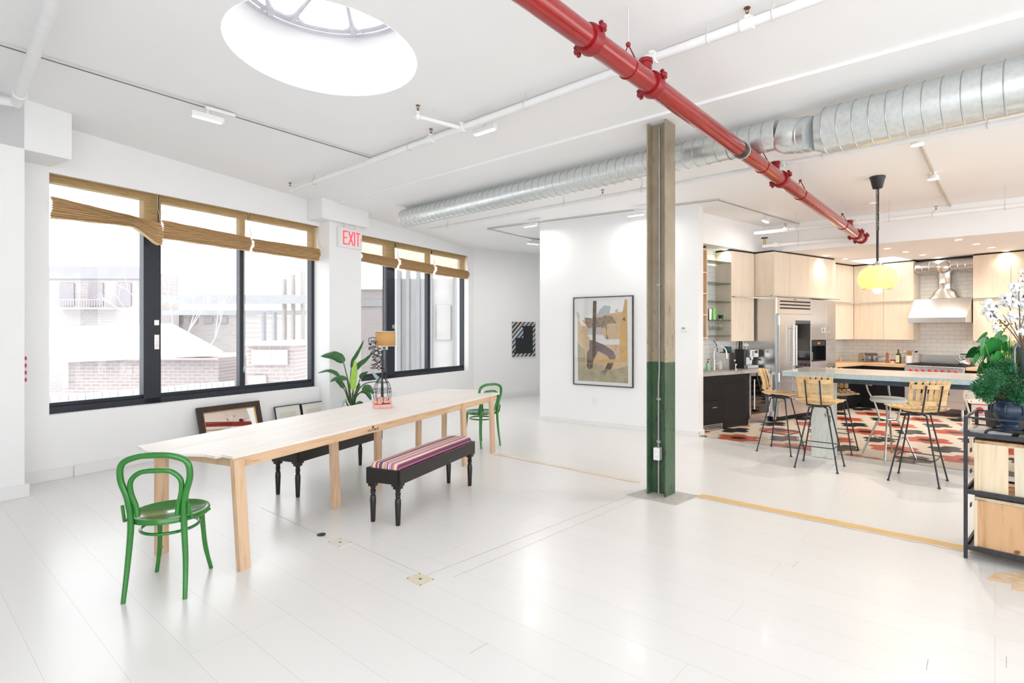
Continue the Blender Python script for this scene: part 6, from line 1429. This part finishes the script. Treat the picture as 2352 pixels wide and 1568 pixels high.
def crate(mw, label, L, Hc, D, boards, m_f, gap):
    t = thing('wooden_crate', label, 'crate', mw, 'wooden crates on the cart')
    x = .02
    for i, (w_, m_, tl) in enumerate(boards):
        b = M(); mx = Matrix.Translation((x, 0, 0)) @ Matrix.Rotation(radians(tl), 4, 'Y'); b.box(0, w_, 0, .014, .022, Hc-.022, 0, mx); b.build('face_board', m_, t, smooth=False, bevel=.002); x += w_+gap[i % len(gap)]
    for z_ in (0, Hc-.02): 
        nb_ = 3
        for k in range(nb_): M().box(0, L, .016+k*D/nb_, .016+(k+1)*D/nb_-.03, z_, z_+.018).build('long_slat', m_f, t, smooth=False, bevel=.002)
    for x_ in (0, L-.022): M().box(x_, x_+.022, .015, D, .019, Hc-.021).build('end_board', m_f, t, smooth=False, bevel=.002)
    M().box(.0, .02, -.006, .015, 0.018, Hc-.02).build('corner_batten', crate_pale, t, smooth=False, bevel=.002)
    return t
crate(CF.m @ Matrix.Translation((.045, .02, z2_+.008)), 'pale pine crate with upright front boards and dark gaps on the middle shelf', 1.0, .385, .44,
      [(.165, crate_pale, 0), (.255, mottled('very_pale_board', (.74, .66, .52), (.64, .55, .40), .7, 4, scale=(6, 6, .6)), -1.0), (.24, crate_pale, 0), (.23, crate_warm, 0)], crate_warm, [.035, .014, .02])
crate(CF.m @ Matrix.Translation((.045, .02, z3_+.008)), 'warm brown crate with one broad grained front board on the bottom shelf', 1.0, .375, .44,
      [(.47, crate_warm, 0), (.46, crate_warm, 0)], crate_pale, [.004])
ct = lambda x, y, z: CF.w(x, y, z)
topz = z1_+.007
def cpos(px, y):      # local x on the tray for a pixel column at local depth y
    return CF.hx(px, y)
# magazines
mags = [((.10, .28, .45), 'blue edged magazine, lowest in the small pile at the tray corner'), ((.75, .72, .66), 'pale magazine with a printed cover in the middle of the tray pile'), ((.55, .48, .42), 'magazine with a printed photo cover on top of the tray pile')]
mx0 = cpos(2262, .22)
for i, (c_, lab) in enumerate(mags):
    m_ = mottled('magazine_cover_%d' % i, c_, tuple(min(1, q*1.0+.25) for q in c_), .35, 22)
    tt = thing('magazine', lab, 'magazine', CF.m @ Matrix.Translation((mx0, .22, topz+i*.0125)) @ Matrix.Rotation(radians(6*i-4), 4, 'Z'), 'magazines on the cart tray')
    M().box(-.13, .15, -.10, .11, 0, .004).build('cover', m_, tt, smooth=False); M().box(-.128, .148, -.098, .108, .004, .009).build('pages', mat('paper', (.8, .78, .7), .8), tt, smooth=False); M().box(-.13, .15, -.10, .11, .009, .012).build('cover', m_, tt, smooth=False)
tt = thing('magazine', 'yellow-green edged magazine lying under the dark vase at right', 'magazine', CF.m @ Matrix.Translation((mx0+.34, .17, topz)), None)
M().box(-.15, .15, -.10, .10, 0, .010).build('cover', mottled('green_yellow_cover', (.35, .5, .08), (.6, .6, .3), .35, 18), tt, smooth=False)
# vase stand: curved black iron trivet
vy = .16; vx = cpos(2318, vy); vs_ = .108
ts = thing('vase_stand', 'low curled black iron stand carrying the dark round vase', 'stand', CF.m @ Matrix.Translation((vx, vy, topz+.011)))
M().tube([(.10*cos(k*pi/12), .10*sin(k*pi/12), .035) for k in range(24)], .008, 6, closed=True).build('ring', black_metal, ts)
for a_ in (215, 325, 90):
    e = Vector((cos(radians(a_)), sin(radians(a_)), 0)); M().tube(smoothp([e*.10+Vector((0, 0, .035)), e*.125+Vector((0, 0, .032)), e*.145+Vector((0, 0, .015)), e*.142+Vector((0, 0, .001))], 5), .009, 8).build('leg', black_metal, ts)
zv = topz+.011+.045
tv = thing('vase', 'round dark blue-black glazed vase with ribs, on the cart tray', 'vase', CF.m @ Matrix.Translation((vx, vy, zv)))
blk = mottled('blue_black_glaze', (.012, .024, .05), (.022, .045, .085), .28, 5)
hv = H-(918-HY)/F0*CF.w(vx, vy).y-zv
M().lathe([(0, 0), (.072, 0), (.074, .012), (.050, .022), (.046, .03), (.066, .06), (.092, hv*.48), (.098, hv*.66), (.092, hv*.82), (.074, hv*.90), (.072, hv*.95), (.082, hv), (.074, hv), (.064, hv*.93), (.084, hv*.66), (0, .04)], (0, 0, 0), 40).build('body', blk, tv)
for k in range(3):
    a_ = radians(200+k*62); e = Vector((cos(a_), sin(a_), 0)); M().tube([e*.096+Vector((0, 0, hv*.52)), e*.102+Vector((0, 0, hv*.62)), e*.100+Vector((0, 0, hv*.76)), e*.090+Vector((0, 0, hv*.84))], .006, 6).build('rib', blk, tv)
# clipped evergreen in the vase
VC = CF.w(vx, vy); tp = thing('evergreen_bouquet', 'bushy dark green feathery foliage filling the dark round vase', 'plant', at(VC.x, VC.y, zv+hv*.9))
rnd = random.Random(21); b = M(); SY = VC.y
def px3(px, py, dy=0): p = P(px, py, SY+dy); return p
cl = [(2262, 905, 15), (2252, 888, 16), (2275, 870, 22), (2300, 850, 22), (2325, 862, 24), (2300, 890, 26), (2285, 910, 20), (2330, 895, 26), (2350, 870, 24), (2362, 900, 26), (2345, 915, 18), (2265, 893, 18), (2318, 905, 22), (2340, 845, 20), (2370, 850, 24), (2385, 885, 24), (2290, 868, 18), (2245, 892, 9), (2310, 838, 14)]
for cx_, cy_, cr in cl:
    dz = rnd.uniform(-.07, .09); c = px3(cx_, cy_, dz); R_ = cr*1.12/F0*SY
    for i in range(int(48*cr)):
        d_ = Vector((rnd.gauss(0, 1), rnd.gauss(0, 1), rnd.gauss(0, 1))).normalized(); rr_ = R_*rnd.random()**.45; p = c+d_*rr_
        d2 = (d_+Vector((rnd.uniform(-.6, .6), rnd.uniform(-.6, .6), rnd.uniform(-.3, .7)))).normalized(); s_ = d2.orthogonal().normalized(); L_ = rnd.uniform(.007, .016); w_ = rnd.uniform(.0015, .0032)
        b.add([p-s_*w_, p+s_*w_, p+d2*L_+s_*w_*.6, p+d2*L_*1.3, p+d2*L_-s_*w_*.6], [(0, 1, 2, 3, 4)], 0 if rnd.random() < .7 else 1)
        if i % 2 == 0:
            s3 = d2.cross(s_); b.add([p-s3*w_, p+s3*w_, p+d2*L_+s3*w_*.5+s_*.005, p+d2*L_-s3*w_*.5+s_*.005], [(0, 1, 2, 3)], 1 if rnd.random() < .5 else 0)
ev1 = mottled('dark_evergreen', (.012, .10, .035), (.03, .17, .06), .55, 30); ev2 = mottled('fresh_evergreen', (.03, .22, .07), (.06, .30, .11), .55, 30)
b.build('foliage', [ev1, ev2], tp, world=True, smooth=False)
b = M()
for cx_, cy_, cr in cl: b.tube([VC+Vector((0, 0, zv+hv*.8)), (VC+Vector((0, 0, zv+hv)))*.5+px3(cx_, cy_)*.5+Vector((0, 0, .02)), px3(cx_, cy_)], .003, 5)
b.build('twigs', mat('brown_twig', (.12, .06, .03), .8), tp, world=True)
# heart-leaved plant in its own pot behind
hy_ = .36; hxx = cpos(2296, hy_); HC = CF.w(hxx, hy_); th = thing('heart_leaf_plant', 'heart-leaved green plant rising behind the dark vase, beside yellow striped leaves', 'plant', at(HC.x, HC.y, topz))
M().lathe([(0, 0), (.07, 0), (.09, .15), (.085, .15), (.075, .01), (0, .01)], (0, 0, 0), 24).build('pot', mottled('dark_clay_pot', (.05, .04, .035), (.08, .06, .05), .6, 6), th)
hl = mottled('glossy_heart_leaf', (.012, .16, .02), (.03, .26, .05), .22, 5, coat=.4); hd_ = mottled('deep_heart_leaf', (.006, .07, .012), (.014, .11, .02), .3, 5); hl2 = mottled('bright_heart_leaf', (.04, .36, .06), (.08, .46, .12), .25, 5)
def heart(px, py, w, rot, m, yaw=0, dy=0, pitch=15):
    c = P(px, py, HC.y+dy); s_ = w/F0*(HC.y+dy)/2*1.3; R_ = Matrix.Rotation(radians(yaw), 3, 'Z') @ Matrix.Rotation(radians(pitch), 3, 'X') @ Matrix.Rotation(radians(rot), 3, 'Y')
    rim = [(v.x, v.y) for v in smoothp([(0, .48, 0), (.16, .80, 0), (.50, .98, 0), (.88, .80, 0), (1.02, .30, 0), (.86, -.30, 0), (.46, -.86, 0), (.0, -1.50, 0)], 3)]
    rows = []
    for sg in (-1, 1):
        col_ = [[c+R_ @ Vector((sg*x*f*s_, -.18*s_*(abs(x)*f)**1.5*1.0+.10*s_*(1-f), (z*f+.25*(1-f)*(1 if z > 0 else 1))*s_)) for (x, z) in rim] for f in (0.001, .5, 1)]
        rows.append(col_)
    b = M(); b.grid(rows[0]); b.grid([r[::1] for r in rows[1]])
    st_ = M().tube([HC+Vector((0, 0, topz+.14)), (HC+Vector((0, 0, topz+.25)))*.5+c*.5+Vector((0, 0, .03)), c+R_ @ Vector((0, .01, .3*s_))], .0035, 6).build('stem', mottled('light_green_stem', (.12, .30, .06), (.2, .4, .1), .5, 6), th, world=True)
    b.build('leaf', m, st_, world=True)
for a in ((2264, 797, 36, -8, hl, 15, -.05), (2300, 796, 26, 12, hl, -20, 0), (2294, 776, 24, 40, hl, 0, .08), (2281, 826, 30, -20, hl2, 25, -.08), (2305, 815, 18, 5, hl2, -10, -.02), (2240, 823, 20, -10, hl2, 30, -.04), (2236, 810, 20, 50, hd_, -20, .02),
          (2285, 808, 34, 20, hd_, 0, .06), (2255, 842, 20, 30, hl, 10, -.02), (2268, 838, 14, -30, hl, 0, -.05), (2318, 822, 24, -30, hd_, 10, .05), (2258, 776, 20, 60, hl, 10, .10), (2245, 806, 18, -40, hl2, 10, .05), (2325, 808, 22, 20, hd_, 20, .1)): heart(*a)
# striped sansevieria-like leaves
vg = mat('yellow_edged_leaf', (.1, .3, .05), .35); t_, n_, l_, b_ = nt(vg); nn = noise(vg, coords(vg, (22, 22, 3)), 3, 2); l_.new(ramp(vg, nn, [(.46, (.02, .12, .025)), (.54, (.62, .70, .12))]), b_.inputs['Base Color'])
tg_ = thing('variegated_plant', 'dark leaves with bright yellow margins between the heart leaves and the urn', 'plant', at(*CF.w(cpos(2330, .30), .30, topz)))
GC = CF.w(cpos(2330, .30), .30)
M().lathe([(0, 0), (.055, 0), (.07, .14), (.066, .14), (.05, .01), (0, .01)], (0, 0, 0), 20).build('pot', MATS['dark_clay_pot'], tg_)
def gl(px, py, dy=0): return P(px, py, GC.y+dy)
for pts_, w_ in (([(2326, 845), (2322, 810), (2314, 778)], .018), ([(2328, 845), (2325, 800), (2330, 780)], .016), ([(2325, 845), (2316, 822), (2304, 808), (2300, 805)], .018), ([(2332, 845), (2334, 830), (2322, 815), (2312, 806)], .015), ([(2330, 845), (2340, 810), (2342, 772)], .018), ([(2322, 845), (2322, 790), (2318, 770)], .014)):
    M().grid(leaf_mesh([GC+Vector((0, 0, topz+.13))]+[gl(*p) for p in pts_], w_, .2, .2)).build('leaf', vg, tg_, world=True, solid=.001)
# grey urn with cotton branches
uy = .30; ux = cpos(2364, uy); UC = CF.w(ux, uy); tu = thing('urn', 'tall grey metal urn with curled handles holding the cotton stems', 'urn', at(UC.x, UC.y, topz))
zr = H-(797-HY)/F0*UC.y-topz; s_ = UC.y/F0
um = mottled('pewter_urn_metal', (.16, .17, .20), (.27, .28, .32), .35, 6, .7)
M().lathe([(0, 0), (.08, 0), (.08, .02), (.03, .05), (.025, zr*.45), (.045, zr*.55), (.062, zr*.75), (.066, zr*.93), (.078, zr), (.068, zr), (.05, zr*.8), (0, zr*.6)], (0, 0, 0), 30).build('body', um, tu)
for sg in (-1, 1): M().tube(smoothp([(sg*.06, 0, zr*.62), (sg*.10, 0, zr*.72), (sg*.105, 0, zr*.96), (sg*.085, 0, zr*1.04), (sg*.07, 0, zr*.99)], 6), .008, 8).build('handle', um, tu)
tc_ = thing('cotton_branches', 'tall branches of white cotton bolls standing in the grey urn', 'flowers', at(UC.x, UC.y, topz+zr*.9))
cot = mottled('white_cotton', (.86, .86, .86), (.90, .90, .90), .9, 20); bract = mat('dark_brown_bract', (.07, .04, .03), .8); tw = mottled('brown_cotton_stem', (.11, .06, .04), (.18, .1, .07), .7, 12)
base = UC+Vector((0, 0, topz+zr*.85)); up_ = lambda px, py, dy=0: P(px, py, UC.y+dy)
br = [[(2335, 778), (2312, 750), (2290, 730), (2268, 705), (2251, 697)], [(2340, 770), (2330, 735), (2318, 705), (2305, 680)], [(2345, 770), (2342, 720), (2340, 680), (2344, 645), (2346, 622)], [(2338, 775), (2322, 748), (2303, 722)], [(2350, 770), (2362, 710), (2372, 660)], [(2342, 765), (2350, 735), (2358, 700)], [(2290, 730), (2275, 722), (2258, 718)], [(2318, 742), (2308, 756), (2302, 765)]]
b = M(); 
for i, k in enumerate(br):
    dy = [-.05, .05, 0, -.1, .05, -.05, -.05, -.08][i]; pts_ = ([base] if i not in (6, 7) else [])+[up_(x, y, dy) for x, y in k]; s__ = smoothp(pts_, 5); b.tube(s__, [.0045*(1-.6*j/len(s__)) for j in range(len(s__))], 6)
b.build('stems', tw, tc_, world=True)
bolls = [(2268, 697, 11), (2278, 702, 11), (2274, 712, 8), (2262, 716, 8), (2270, 724, 9), (2284, 718, 10), (2288, 728, 9), (2280, 735, 7), (2288, 750, 6), (2286, 757, 6), (2305, 684, 9), (2298, 700, 7), (2310, 696, 8), (2316, 680, 9), (2322, 692, 9), (2330, 672, 9), (2326, 655, 8), (2335, 660, 9), (2344, 645, 8), (2340, 680, 10), (2333, 700, 10), (2345, 705, 10), (2322, 722, 9), (2332, 730, 9), (2316, 732, 7), (2345, 728, 9), (2350, 690, 9), (2340, 750, 7), (2335, 765, 6), (2348, 762, 8), (2352, 660, 8), (2362, 700, 9), (2365, 675, 9), (2360, 740, 9), (2370, 720, 9), (2346, 625, 6)]
rnd = random.Random(31)
for cx_, cy_, cr in bolls:
    dy = rnd.uniform(-.10, .10); c = up_(cx_, cy_, dy); R_ = cr*s_*1.12; b = M()
    for k in range(11):
        a_ = 2*pi*k/5+rnd.random(); q2 = rnd.uniform(.25, .72); b.ball(c+Vector((cos(a_)*R_*q2, rnd.uniform(-.4, .4)*R_, sin(a_)*R_*q2)), R_*rnd.uniform(.26, .5), 10, 0, (1, 1, 1), .14, rnd)
    bo = b.build('cotton_boll', cot, tc_, world=True, ang=180)
    b = M(); q_ = c+Vector((rnd.uniform(-.2, .5)*R_, -R_*.55, -rnd.uniform(0, .4)*R_))
    for k in range(4):
        a_ = 2*pi*k/4+rnd.random(); e = Vector((cos(a_), -.15, sin(a_))); sd = Vector((-sin(a_), 0, cos(a_)))
        b.add([q_-sd*R_*.10, q_+sd*R_*.10, q_+e*R_*.55], [(0, 1, 2)])
    b.build('bract', bract, bo, world=True, smooth=False, solid=.001)
for i in range(40):
    c = up_(2303+rnd.gauss(0, 9), 744+rnd.gauss(0, 7), rnd.uniform(-.1, 0)); M().ball(c, rnd.uniform(.003, .006), 6).build('seed_pod', mottled('olive_seed_pod', (.12, .13, .03), (.2, .2, .07), .6, 20), tc_, world=True)

# ---- cream chair behind the cart
ch = Vector((6.45, 7.60, 0)); tcH = thing('metal_chair', 'cream painted metal chair standing behind the cart under the island end', 'chair', at(ch.x, ch.y, 0, -36))
w0, w1 = (2222-2263)/F0*7.42, (2304-2263)/F0*7.42; zb0_, zb1_ = H-(929-HY)/F0*7.42, H-(892-HY)/F0*7.42
n_ = 8; r_ = .09; hwc = .225
def rr_poly(hw_, z0, z1, r):
    out = []
    for cx_, cz_, a0_ in ((hw_-r, z0+r, -90), (hw_-r, z1-r, 0), (-hw_+r, z1-r, 90), (-hw_+r, z0+r, 180)):
        for k in range(7): a_ = radians(a0_+15*k); out.append((cx_+r*cos(a_), cz_+r*sin(a_)))
    return out
pl_ = rr_poly(hwc, zb0_, zb1_, .085); vs = [(x, -.20+.05*(x/hwc)**2, z) for x, z in pl_]+[(x, -.206+.05*(x/hwc)**2, z) for x, z in pl_]; N_ = len(pl_)
M().add(vs, [tuple(range(N_))[::-1], tuple(range(N_, 2*N_))]+[(i, (i+1) % N_, (i+1) % N_+N_, i+N_) for i in range(N_)]).build('backrest', cream_metal, tcH, smooth=False)
b = M()
for x, z in ((-.16, zb1_-.05), (-.19, zb1_-.11), (-.14, zb0_+.03), (-.18, zb0_+.03), (.16, zb1_-.05), (.19, zb1_-.11)): b.cyl((x, -.203+.05*(x/hwc)**2, z), (x, -.209+.05*(x/hwc)**2, z), .006, n=8)
b.build('rivet_holes', rug_dark, tcH)
M().box(-.16, .20, -.18, .20, .468, .492).build('seat', cream_metal, tcH, bevel=.02)
for sx in (-1, 1):
    M().tube([(sx*.205, -.20, zb0_+.05), (sx*.15, -.175, .48)], .013, 8).build('back_post', cream_metal, tcH)
    M().tube([(sx*.15, -.16, .48), (sx*.12, -.16, .004)], .014, 8).build('leg', cream_metal, tcH); M().tube([(sx*.15, .18, .48), (sx*.12, .20, .004)], .014, 8).build('leg', cream_metal, tcH)
tb_ = thing('cereal_box', 'red and white printed box standing on the cream chair seat', 'box', at(ch.x-.03, ch.y+.03, .4925, -36))
M().box(-.085, .085, -.03, .03, 0, .175).build('carton', mat('white_carton', (.78, .74, .74), .5), tb_, smooth=False, bevel=.002); M().box(-.0855, .0855, -.0305, .0305, .14, .1755).build('red_band', mat('red_print', (.55, .02, .04), .5), tb_, smooth=False)
b = M().lathe([(0, -.0312), (.045, -.0312), (.045, -.0302), (0, -.0302)], (0, 0, .065), 20, 0, Matrix(((1, 0, 0), (0, 0, 1), (0, 1, 0)))); b.build('red_picture', mat('red_print2', (.6, .05, .05), .5), tb_)
# ================================================================== outside the windows
snow = mottled('fresh_snow', (.86, .87, .88), (.89, .90, .90), .8, 2)
def brick_mat(name, c1, c2, mo, w=.42, h_=.14):
    m = mat(name, c1, .9); t, n, l, bb = nt(m); v = coords(m); sp = n.new('ShaderNodeSeparateXYZ'); cb = n.new('ShaderNodeCombineXYZ'); l.new(v, sp.inputs[0]); l.new(sp.outputs[0], cb.inputs[0]); l.new(sp.outputs[2], cb.inputs[1])
    k = n.new('ShaderNodeTexBrick'); k.inputs['Scale'].default_value = 1; k.inputs['Brick Width'].default_value = w; k.inputs['Row Height'].default_value = h_; k.inputs['Mortar Size'].default_value = .018
    k.inputs['Color1'].default_value = (*c1, 1); k.inputs['Color2'].default_value = (*c2, 1); k.inputs['Mortar'].default_value = (*mo, 1); l.new(cb.outputs[0], k.inputs['Vector']); l.new(k.outputs['Color'], bb.inputs['Base Color']); return m
bk1 = brick_mat('faded_rose_brick', (.320, .264, .256), (.360, .308, .300), (.392, .368, .360), .26, .09); bk2 = brick_mat('pale_old_brick', (.296, .276, .268), (.328, .304, .296), (.344, .328, .324), .45, .15)
GZ = -3.2
b = M().box(-90, 10, 16, 120, GZ-.1, GZ); 
def outdoor(name, label, cat, Y, x): return thing(name, label, cat, at((x-CX)/F0*Y, Y, GZ))
g_ = M().add([WF.w(-40, .6, GZ), WF.w(90, .6, GZ), WF.w(90, 110, GZ), WF.w(-40, 110, GZ)], [(0, 1, 2, 3)]); struct(g_.build('ground', snow, None, None, smooth=False, world=True))
def pbox(b, x0, y0, x1, y1, Y, dep, mi=0):      # box whose front face spans these pixels at distance Y
    a = P(x0, y0, Y); c = P(x1, y1, Y); b.box(a.x, c.x, Y, Y+dep, c.z, a.z, mi)
# low brick shed with a snow roof
t = outdoor('brick_shed', 'low faded brick shed with a snow-covered roof behind the fence outside', 'building', 15, 320)
b = M(); a = P(150, 822, 15); c = P(502, 900, 15); b.box(a.x, c.x, 15, 19, GZ, a.z); b.build('wall', bk1, t, world=True, smooth=False)
b = M(); a0_ = P(140, 822, 14.7); a1_ = P(512, 806, 14.7); r0 = P(60, 752, 21); r1 = P(395, 742, 21)
b.add([a0_, a1_, r1, r0, a0_+Vector((0, 0, -.12)), a1_+Vector((0, 0, -.12)), r1+Vector((0, 0, -.3)), r0+Vector((0, 0, -.3))], [(0, 1, 2, 3), (4, 5, 1, 0), (5, 6, 2, 1), (7, 4, 0, 3), (6, 7, 3, 2)]); b.build('snow_roof', snow, t, world=True, smooth=False)
b = M(); pbox(b, 150, 822, 500, 826, 14.65, .05); b.build('gutter', mat('faded_red_gutter', (.50, .34, .36), .6), t, world=True, smooth=False)
b = M(); pbox(b, 143, 826, 150, 890, 14.8, .1); b.build('downpipe', snow, t, world=True, smooth=False)
# fence
t = thing('picket_fence', 'pale corrugated fence close outside the windows', 'fence', WF.m @ Matrix.Translation((0, 4.2, GZ)))
b = M(); zf = P(180, 905, 9.8).z-GZ
for i in range(int((WF.hx(545, 4.2)+3)/.13)): b.box(-3+i*.13, -3+i*.13+.115, 0, .03 if i % 2 else .045, 0, zf)
fo = b.build('corrugated_panel', mottled('pale_blue_grey_paint', (.416, .448, .480), (.464, .496, .520), .6, 5), t, smooth=False)
# tall brick building with arched top band and windows
t = outdoor('brick_building', 'pale three-window brick building with a fire escape seen through the left pane', 'building', 30, 210)
b = M(); a = P(60, 620, 30); c = P(322, 760, 30); b.box(a.x, c.x, 30, 33.5, GZ, a.z); b.build('wall', bk2, t, world=True, smooth=False)
b = M(); pbox(b, 60, 612, 325, 640, 29.9, .1); b.build('cornice', mottled('lavender_grey_cornice', (.264, .260, .280), (.296, .288, .308), .7, 2), t, world=True, smooth=False)
for x_ in (136, 203, 267):
    b = M(); pbox(b, x_, 650, x_+33, 702, 29.92, .06); b.build('window', mottled('dull_window_violet', (.216, .192, .208), (.248, .224, .240), .5, 3), t, world=True, smooth=False)
b = M(); pbox(b, 118, 706, 245, 709, 29.2, .7)
for x_ in range(120, 246, 6): pbox(b, x_, 688, x_+.8, 707, 29.2, .03)
pbox(b, 118, 687, 245, 688.5, 29.2, .03); b.build('fire_escape', mat('pale_rail', (.45, .42, .46), .7), t, world=True, smooth=False)
# warehouse and steel frame to the right
t = outdoor('beam_structure', 'unfinished steel beam frame standing outside the middle panes', 'steel frame', 24, 560)
sf = mottled('pale_primed_steel', (.280, .288, .300), (.320, .320, .332), .6, 3); sf2 = mottled('pale_rust_steel', (.320, .288, .272), (.352, .320, .304), .7, 3)
b = M(); pbox(b, 365, 677, 712, 697, 24, .4); pbox(b, 372, 712, 700, 723, 26, .4); b.build('beam', sf, t, world=True, smooth=False)
for i, x_ in enumerate((648, 668, 690, 625, 600)):
    b = M(); pbox(b, x_, (640, 630, 622, 716, 716)[i], x_+5, 900, 24.5, .3); b.build('post', sf2 if i < 3 else sf, t, world=True, smooth=False)
t = outdoor('snowy_warehouse', 'low pale warehouse with snow on its roof, middle distance outside', 'building', 34, 450)
b = M(); pbox(b, 365, 720, 560, 900, 34, 8); b.build('wall', bk2, t, world=True, smooth=False)
b = M(); pbox(b, 360, 712, 565, 722, 33.8, 8.5); b.build('snow_roof', snow, t, world=True, smooth=False)
for i in range(4):
    b = M(); pbox(b, 400+i*34, 728, 420+i*34, 742, 33.9, .1); b.build('window', MATS['dull_window_violet'], t, world=True, smooth=False)
t = outdoor('garage', 'small rose brick garage with a blank pale panel, outside the right pane', 'building', 13, 620)
b = M(); a = P(566, 792, 13); c = P(676, 900, 13); b.box(a.x, c.x, 13, 17, GZ, a.z); b.build('wall', bk1, t, world=True, smooth=False)
b = M(); pbox(b, 560, 785, 680, 793, 12.9, 4.2); b.build('snow_roof', snow, t, world=True, smooth=False)
b = M(); pbox(b, 577, 803, 660, 838, 12.93, .06); b.build('blank_panel', mottled('blank_pale_panel', (.384, .344, .332), (.424, .384, .368), .6, 3), t, world=True, smooth=False)
b = M(); pbox(b, 571, 862, 610, 900, 12.93, .06); b.build('door', mat('dull_door', (.5, .48, .48), .6), t, world=True, smooth=False)
# bare tree
rnd = random.Random(8); tp_ = P(455, 800, 22.5); t = thing('bare_tree', 'faint leafless tree outside the middle pane', 'tree', at(tp_.x, tp_.y, GZ)); b = M()
def branch(p, d, L, r, n):
    q_ = p+d*L; b.tube([p, (p+q_)/2+Vector((rnd.uniform(-.1, .1)*L, 0, 0)), q_], [r, r*.8, r*.6], 5)
    if n:
        for _ in range(3): branch(q_, (d+Vector((rnd.uniform(-.8, .8), rnd.uniform(-.5, .5), rnd.uniform(-.2, .5)))).normalized(), L*.68, r*.55, n-1)
branch(Vector((tp_.x, tp_.y, GZ)), Vector((0, 0, 1)), 2.9, .06, 4); b.build('branches', mat('pale_bark', (.62, .58, .56), .8), t, world=True)
# second window view: wall panels and posts
t = outdoor('facade_wall', 'pale neighbouring facade with upright pilaster strips, outside the far window', 'building', 22, 960)
b = M(); a = P(905, 640, 22); c = P(1062, 900, 22); b.box(a.x, c.x+1, 22, 26, GZ, a.z); b.build('wall', mottled('pale_render', (.60, .585, .57), (.66, .645, .63), .8, 2), t, world=True, smooth=False)
for x_ in (912, 932, 956, 985, 1040):
    b = M(); pbox(b, x_, 620, x_+8, 900, 21.7, .3); b.build('pilaster_strip', sf, t, world=True, smooth=False)
b = M(); pbox(b, 1003, 700, 1035, 780, 21.9, .2); b.build('window', mottled('faint_window', (.52, .50, .48), (.6, .57, .55), .6, 2), t, world=True, smooth=False)
t = outdoor('low_building', 'pale brick building with a grey band, outside the far window left pane', 'building', 27, 860)
b = M(); pbox(b, 826, 662, 890, 900, 27, 5); b.build('wall', bk1, t, world=True, smooth=False)
b = M(); pbox(b, 824, 688, 892, 703, 26.9, .2); b.build('grey_band', sf, t, world=True, smooth=False)
b = M(); pbox(b, 822, 655, 894, 664, 26.8, 5.4); b.build('snow_roof', snow, t, world=True, smooth=False)
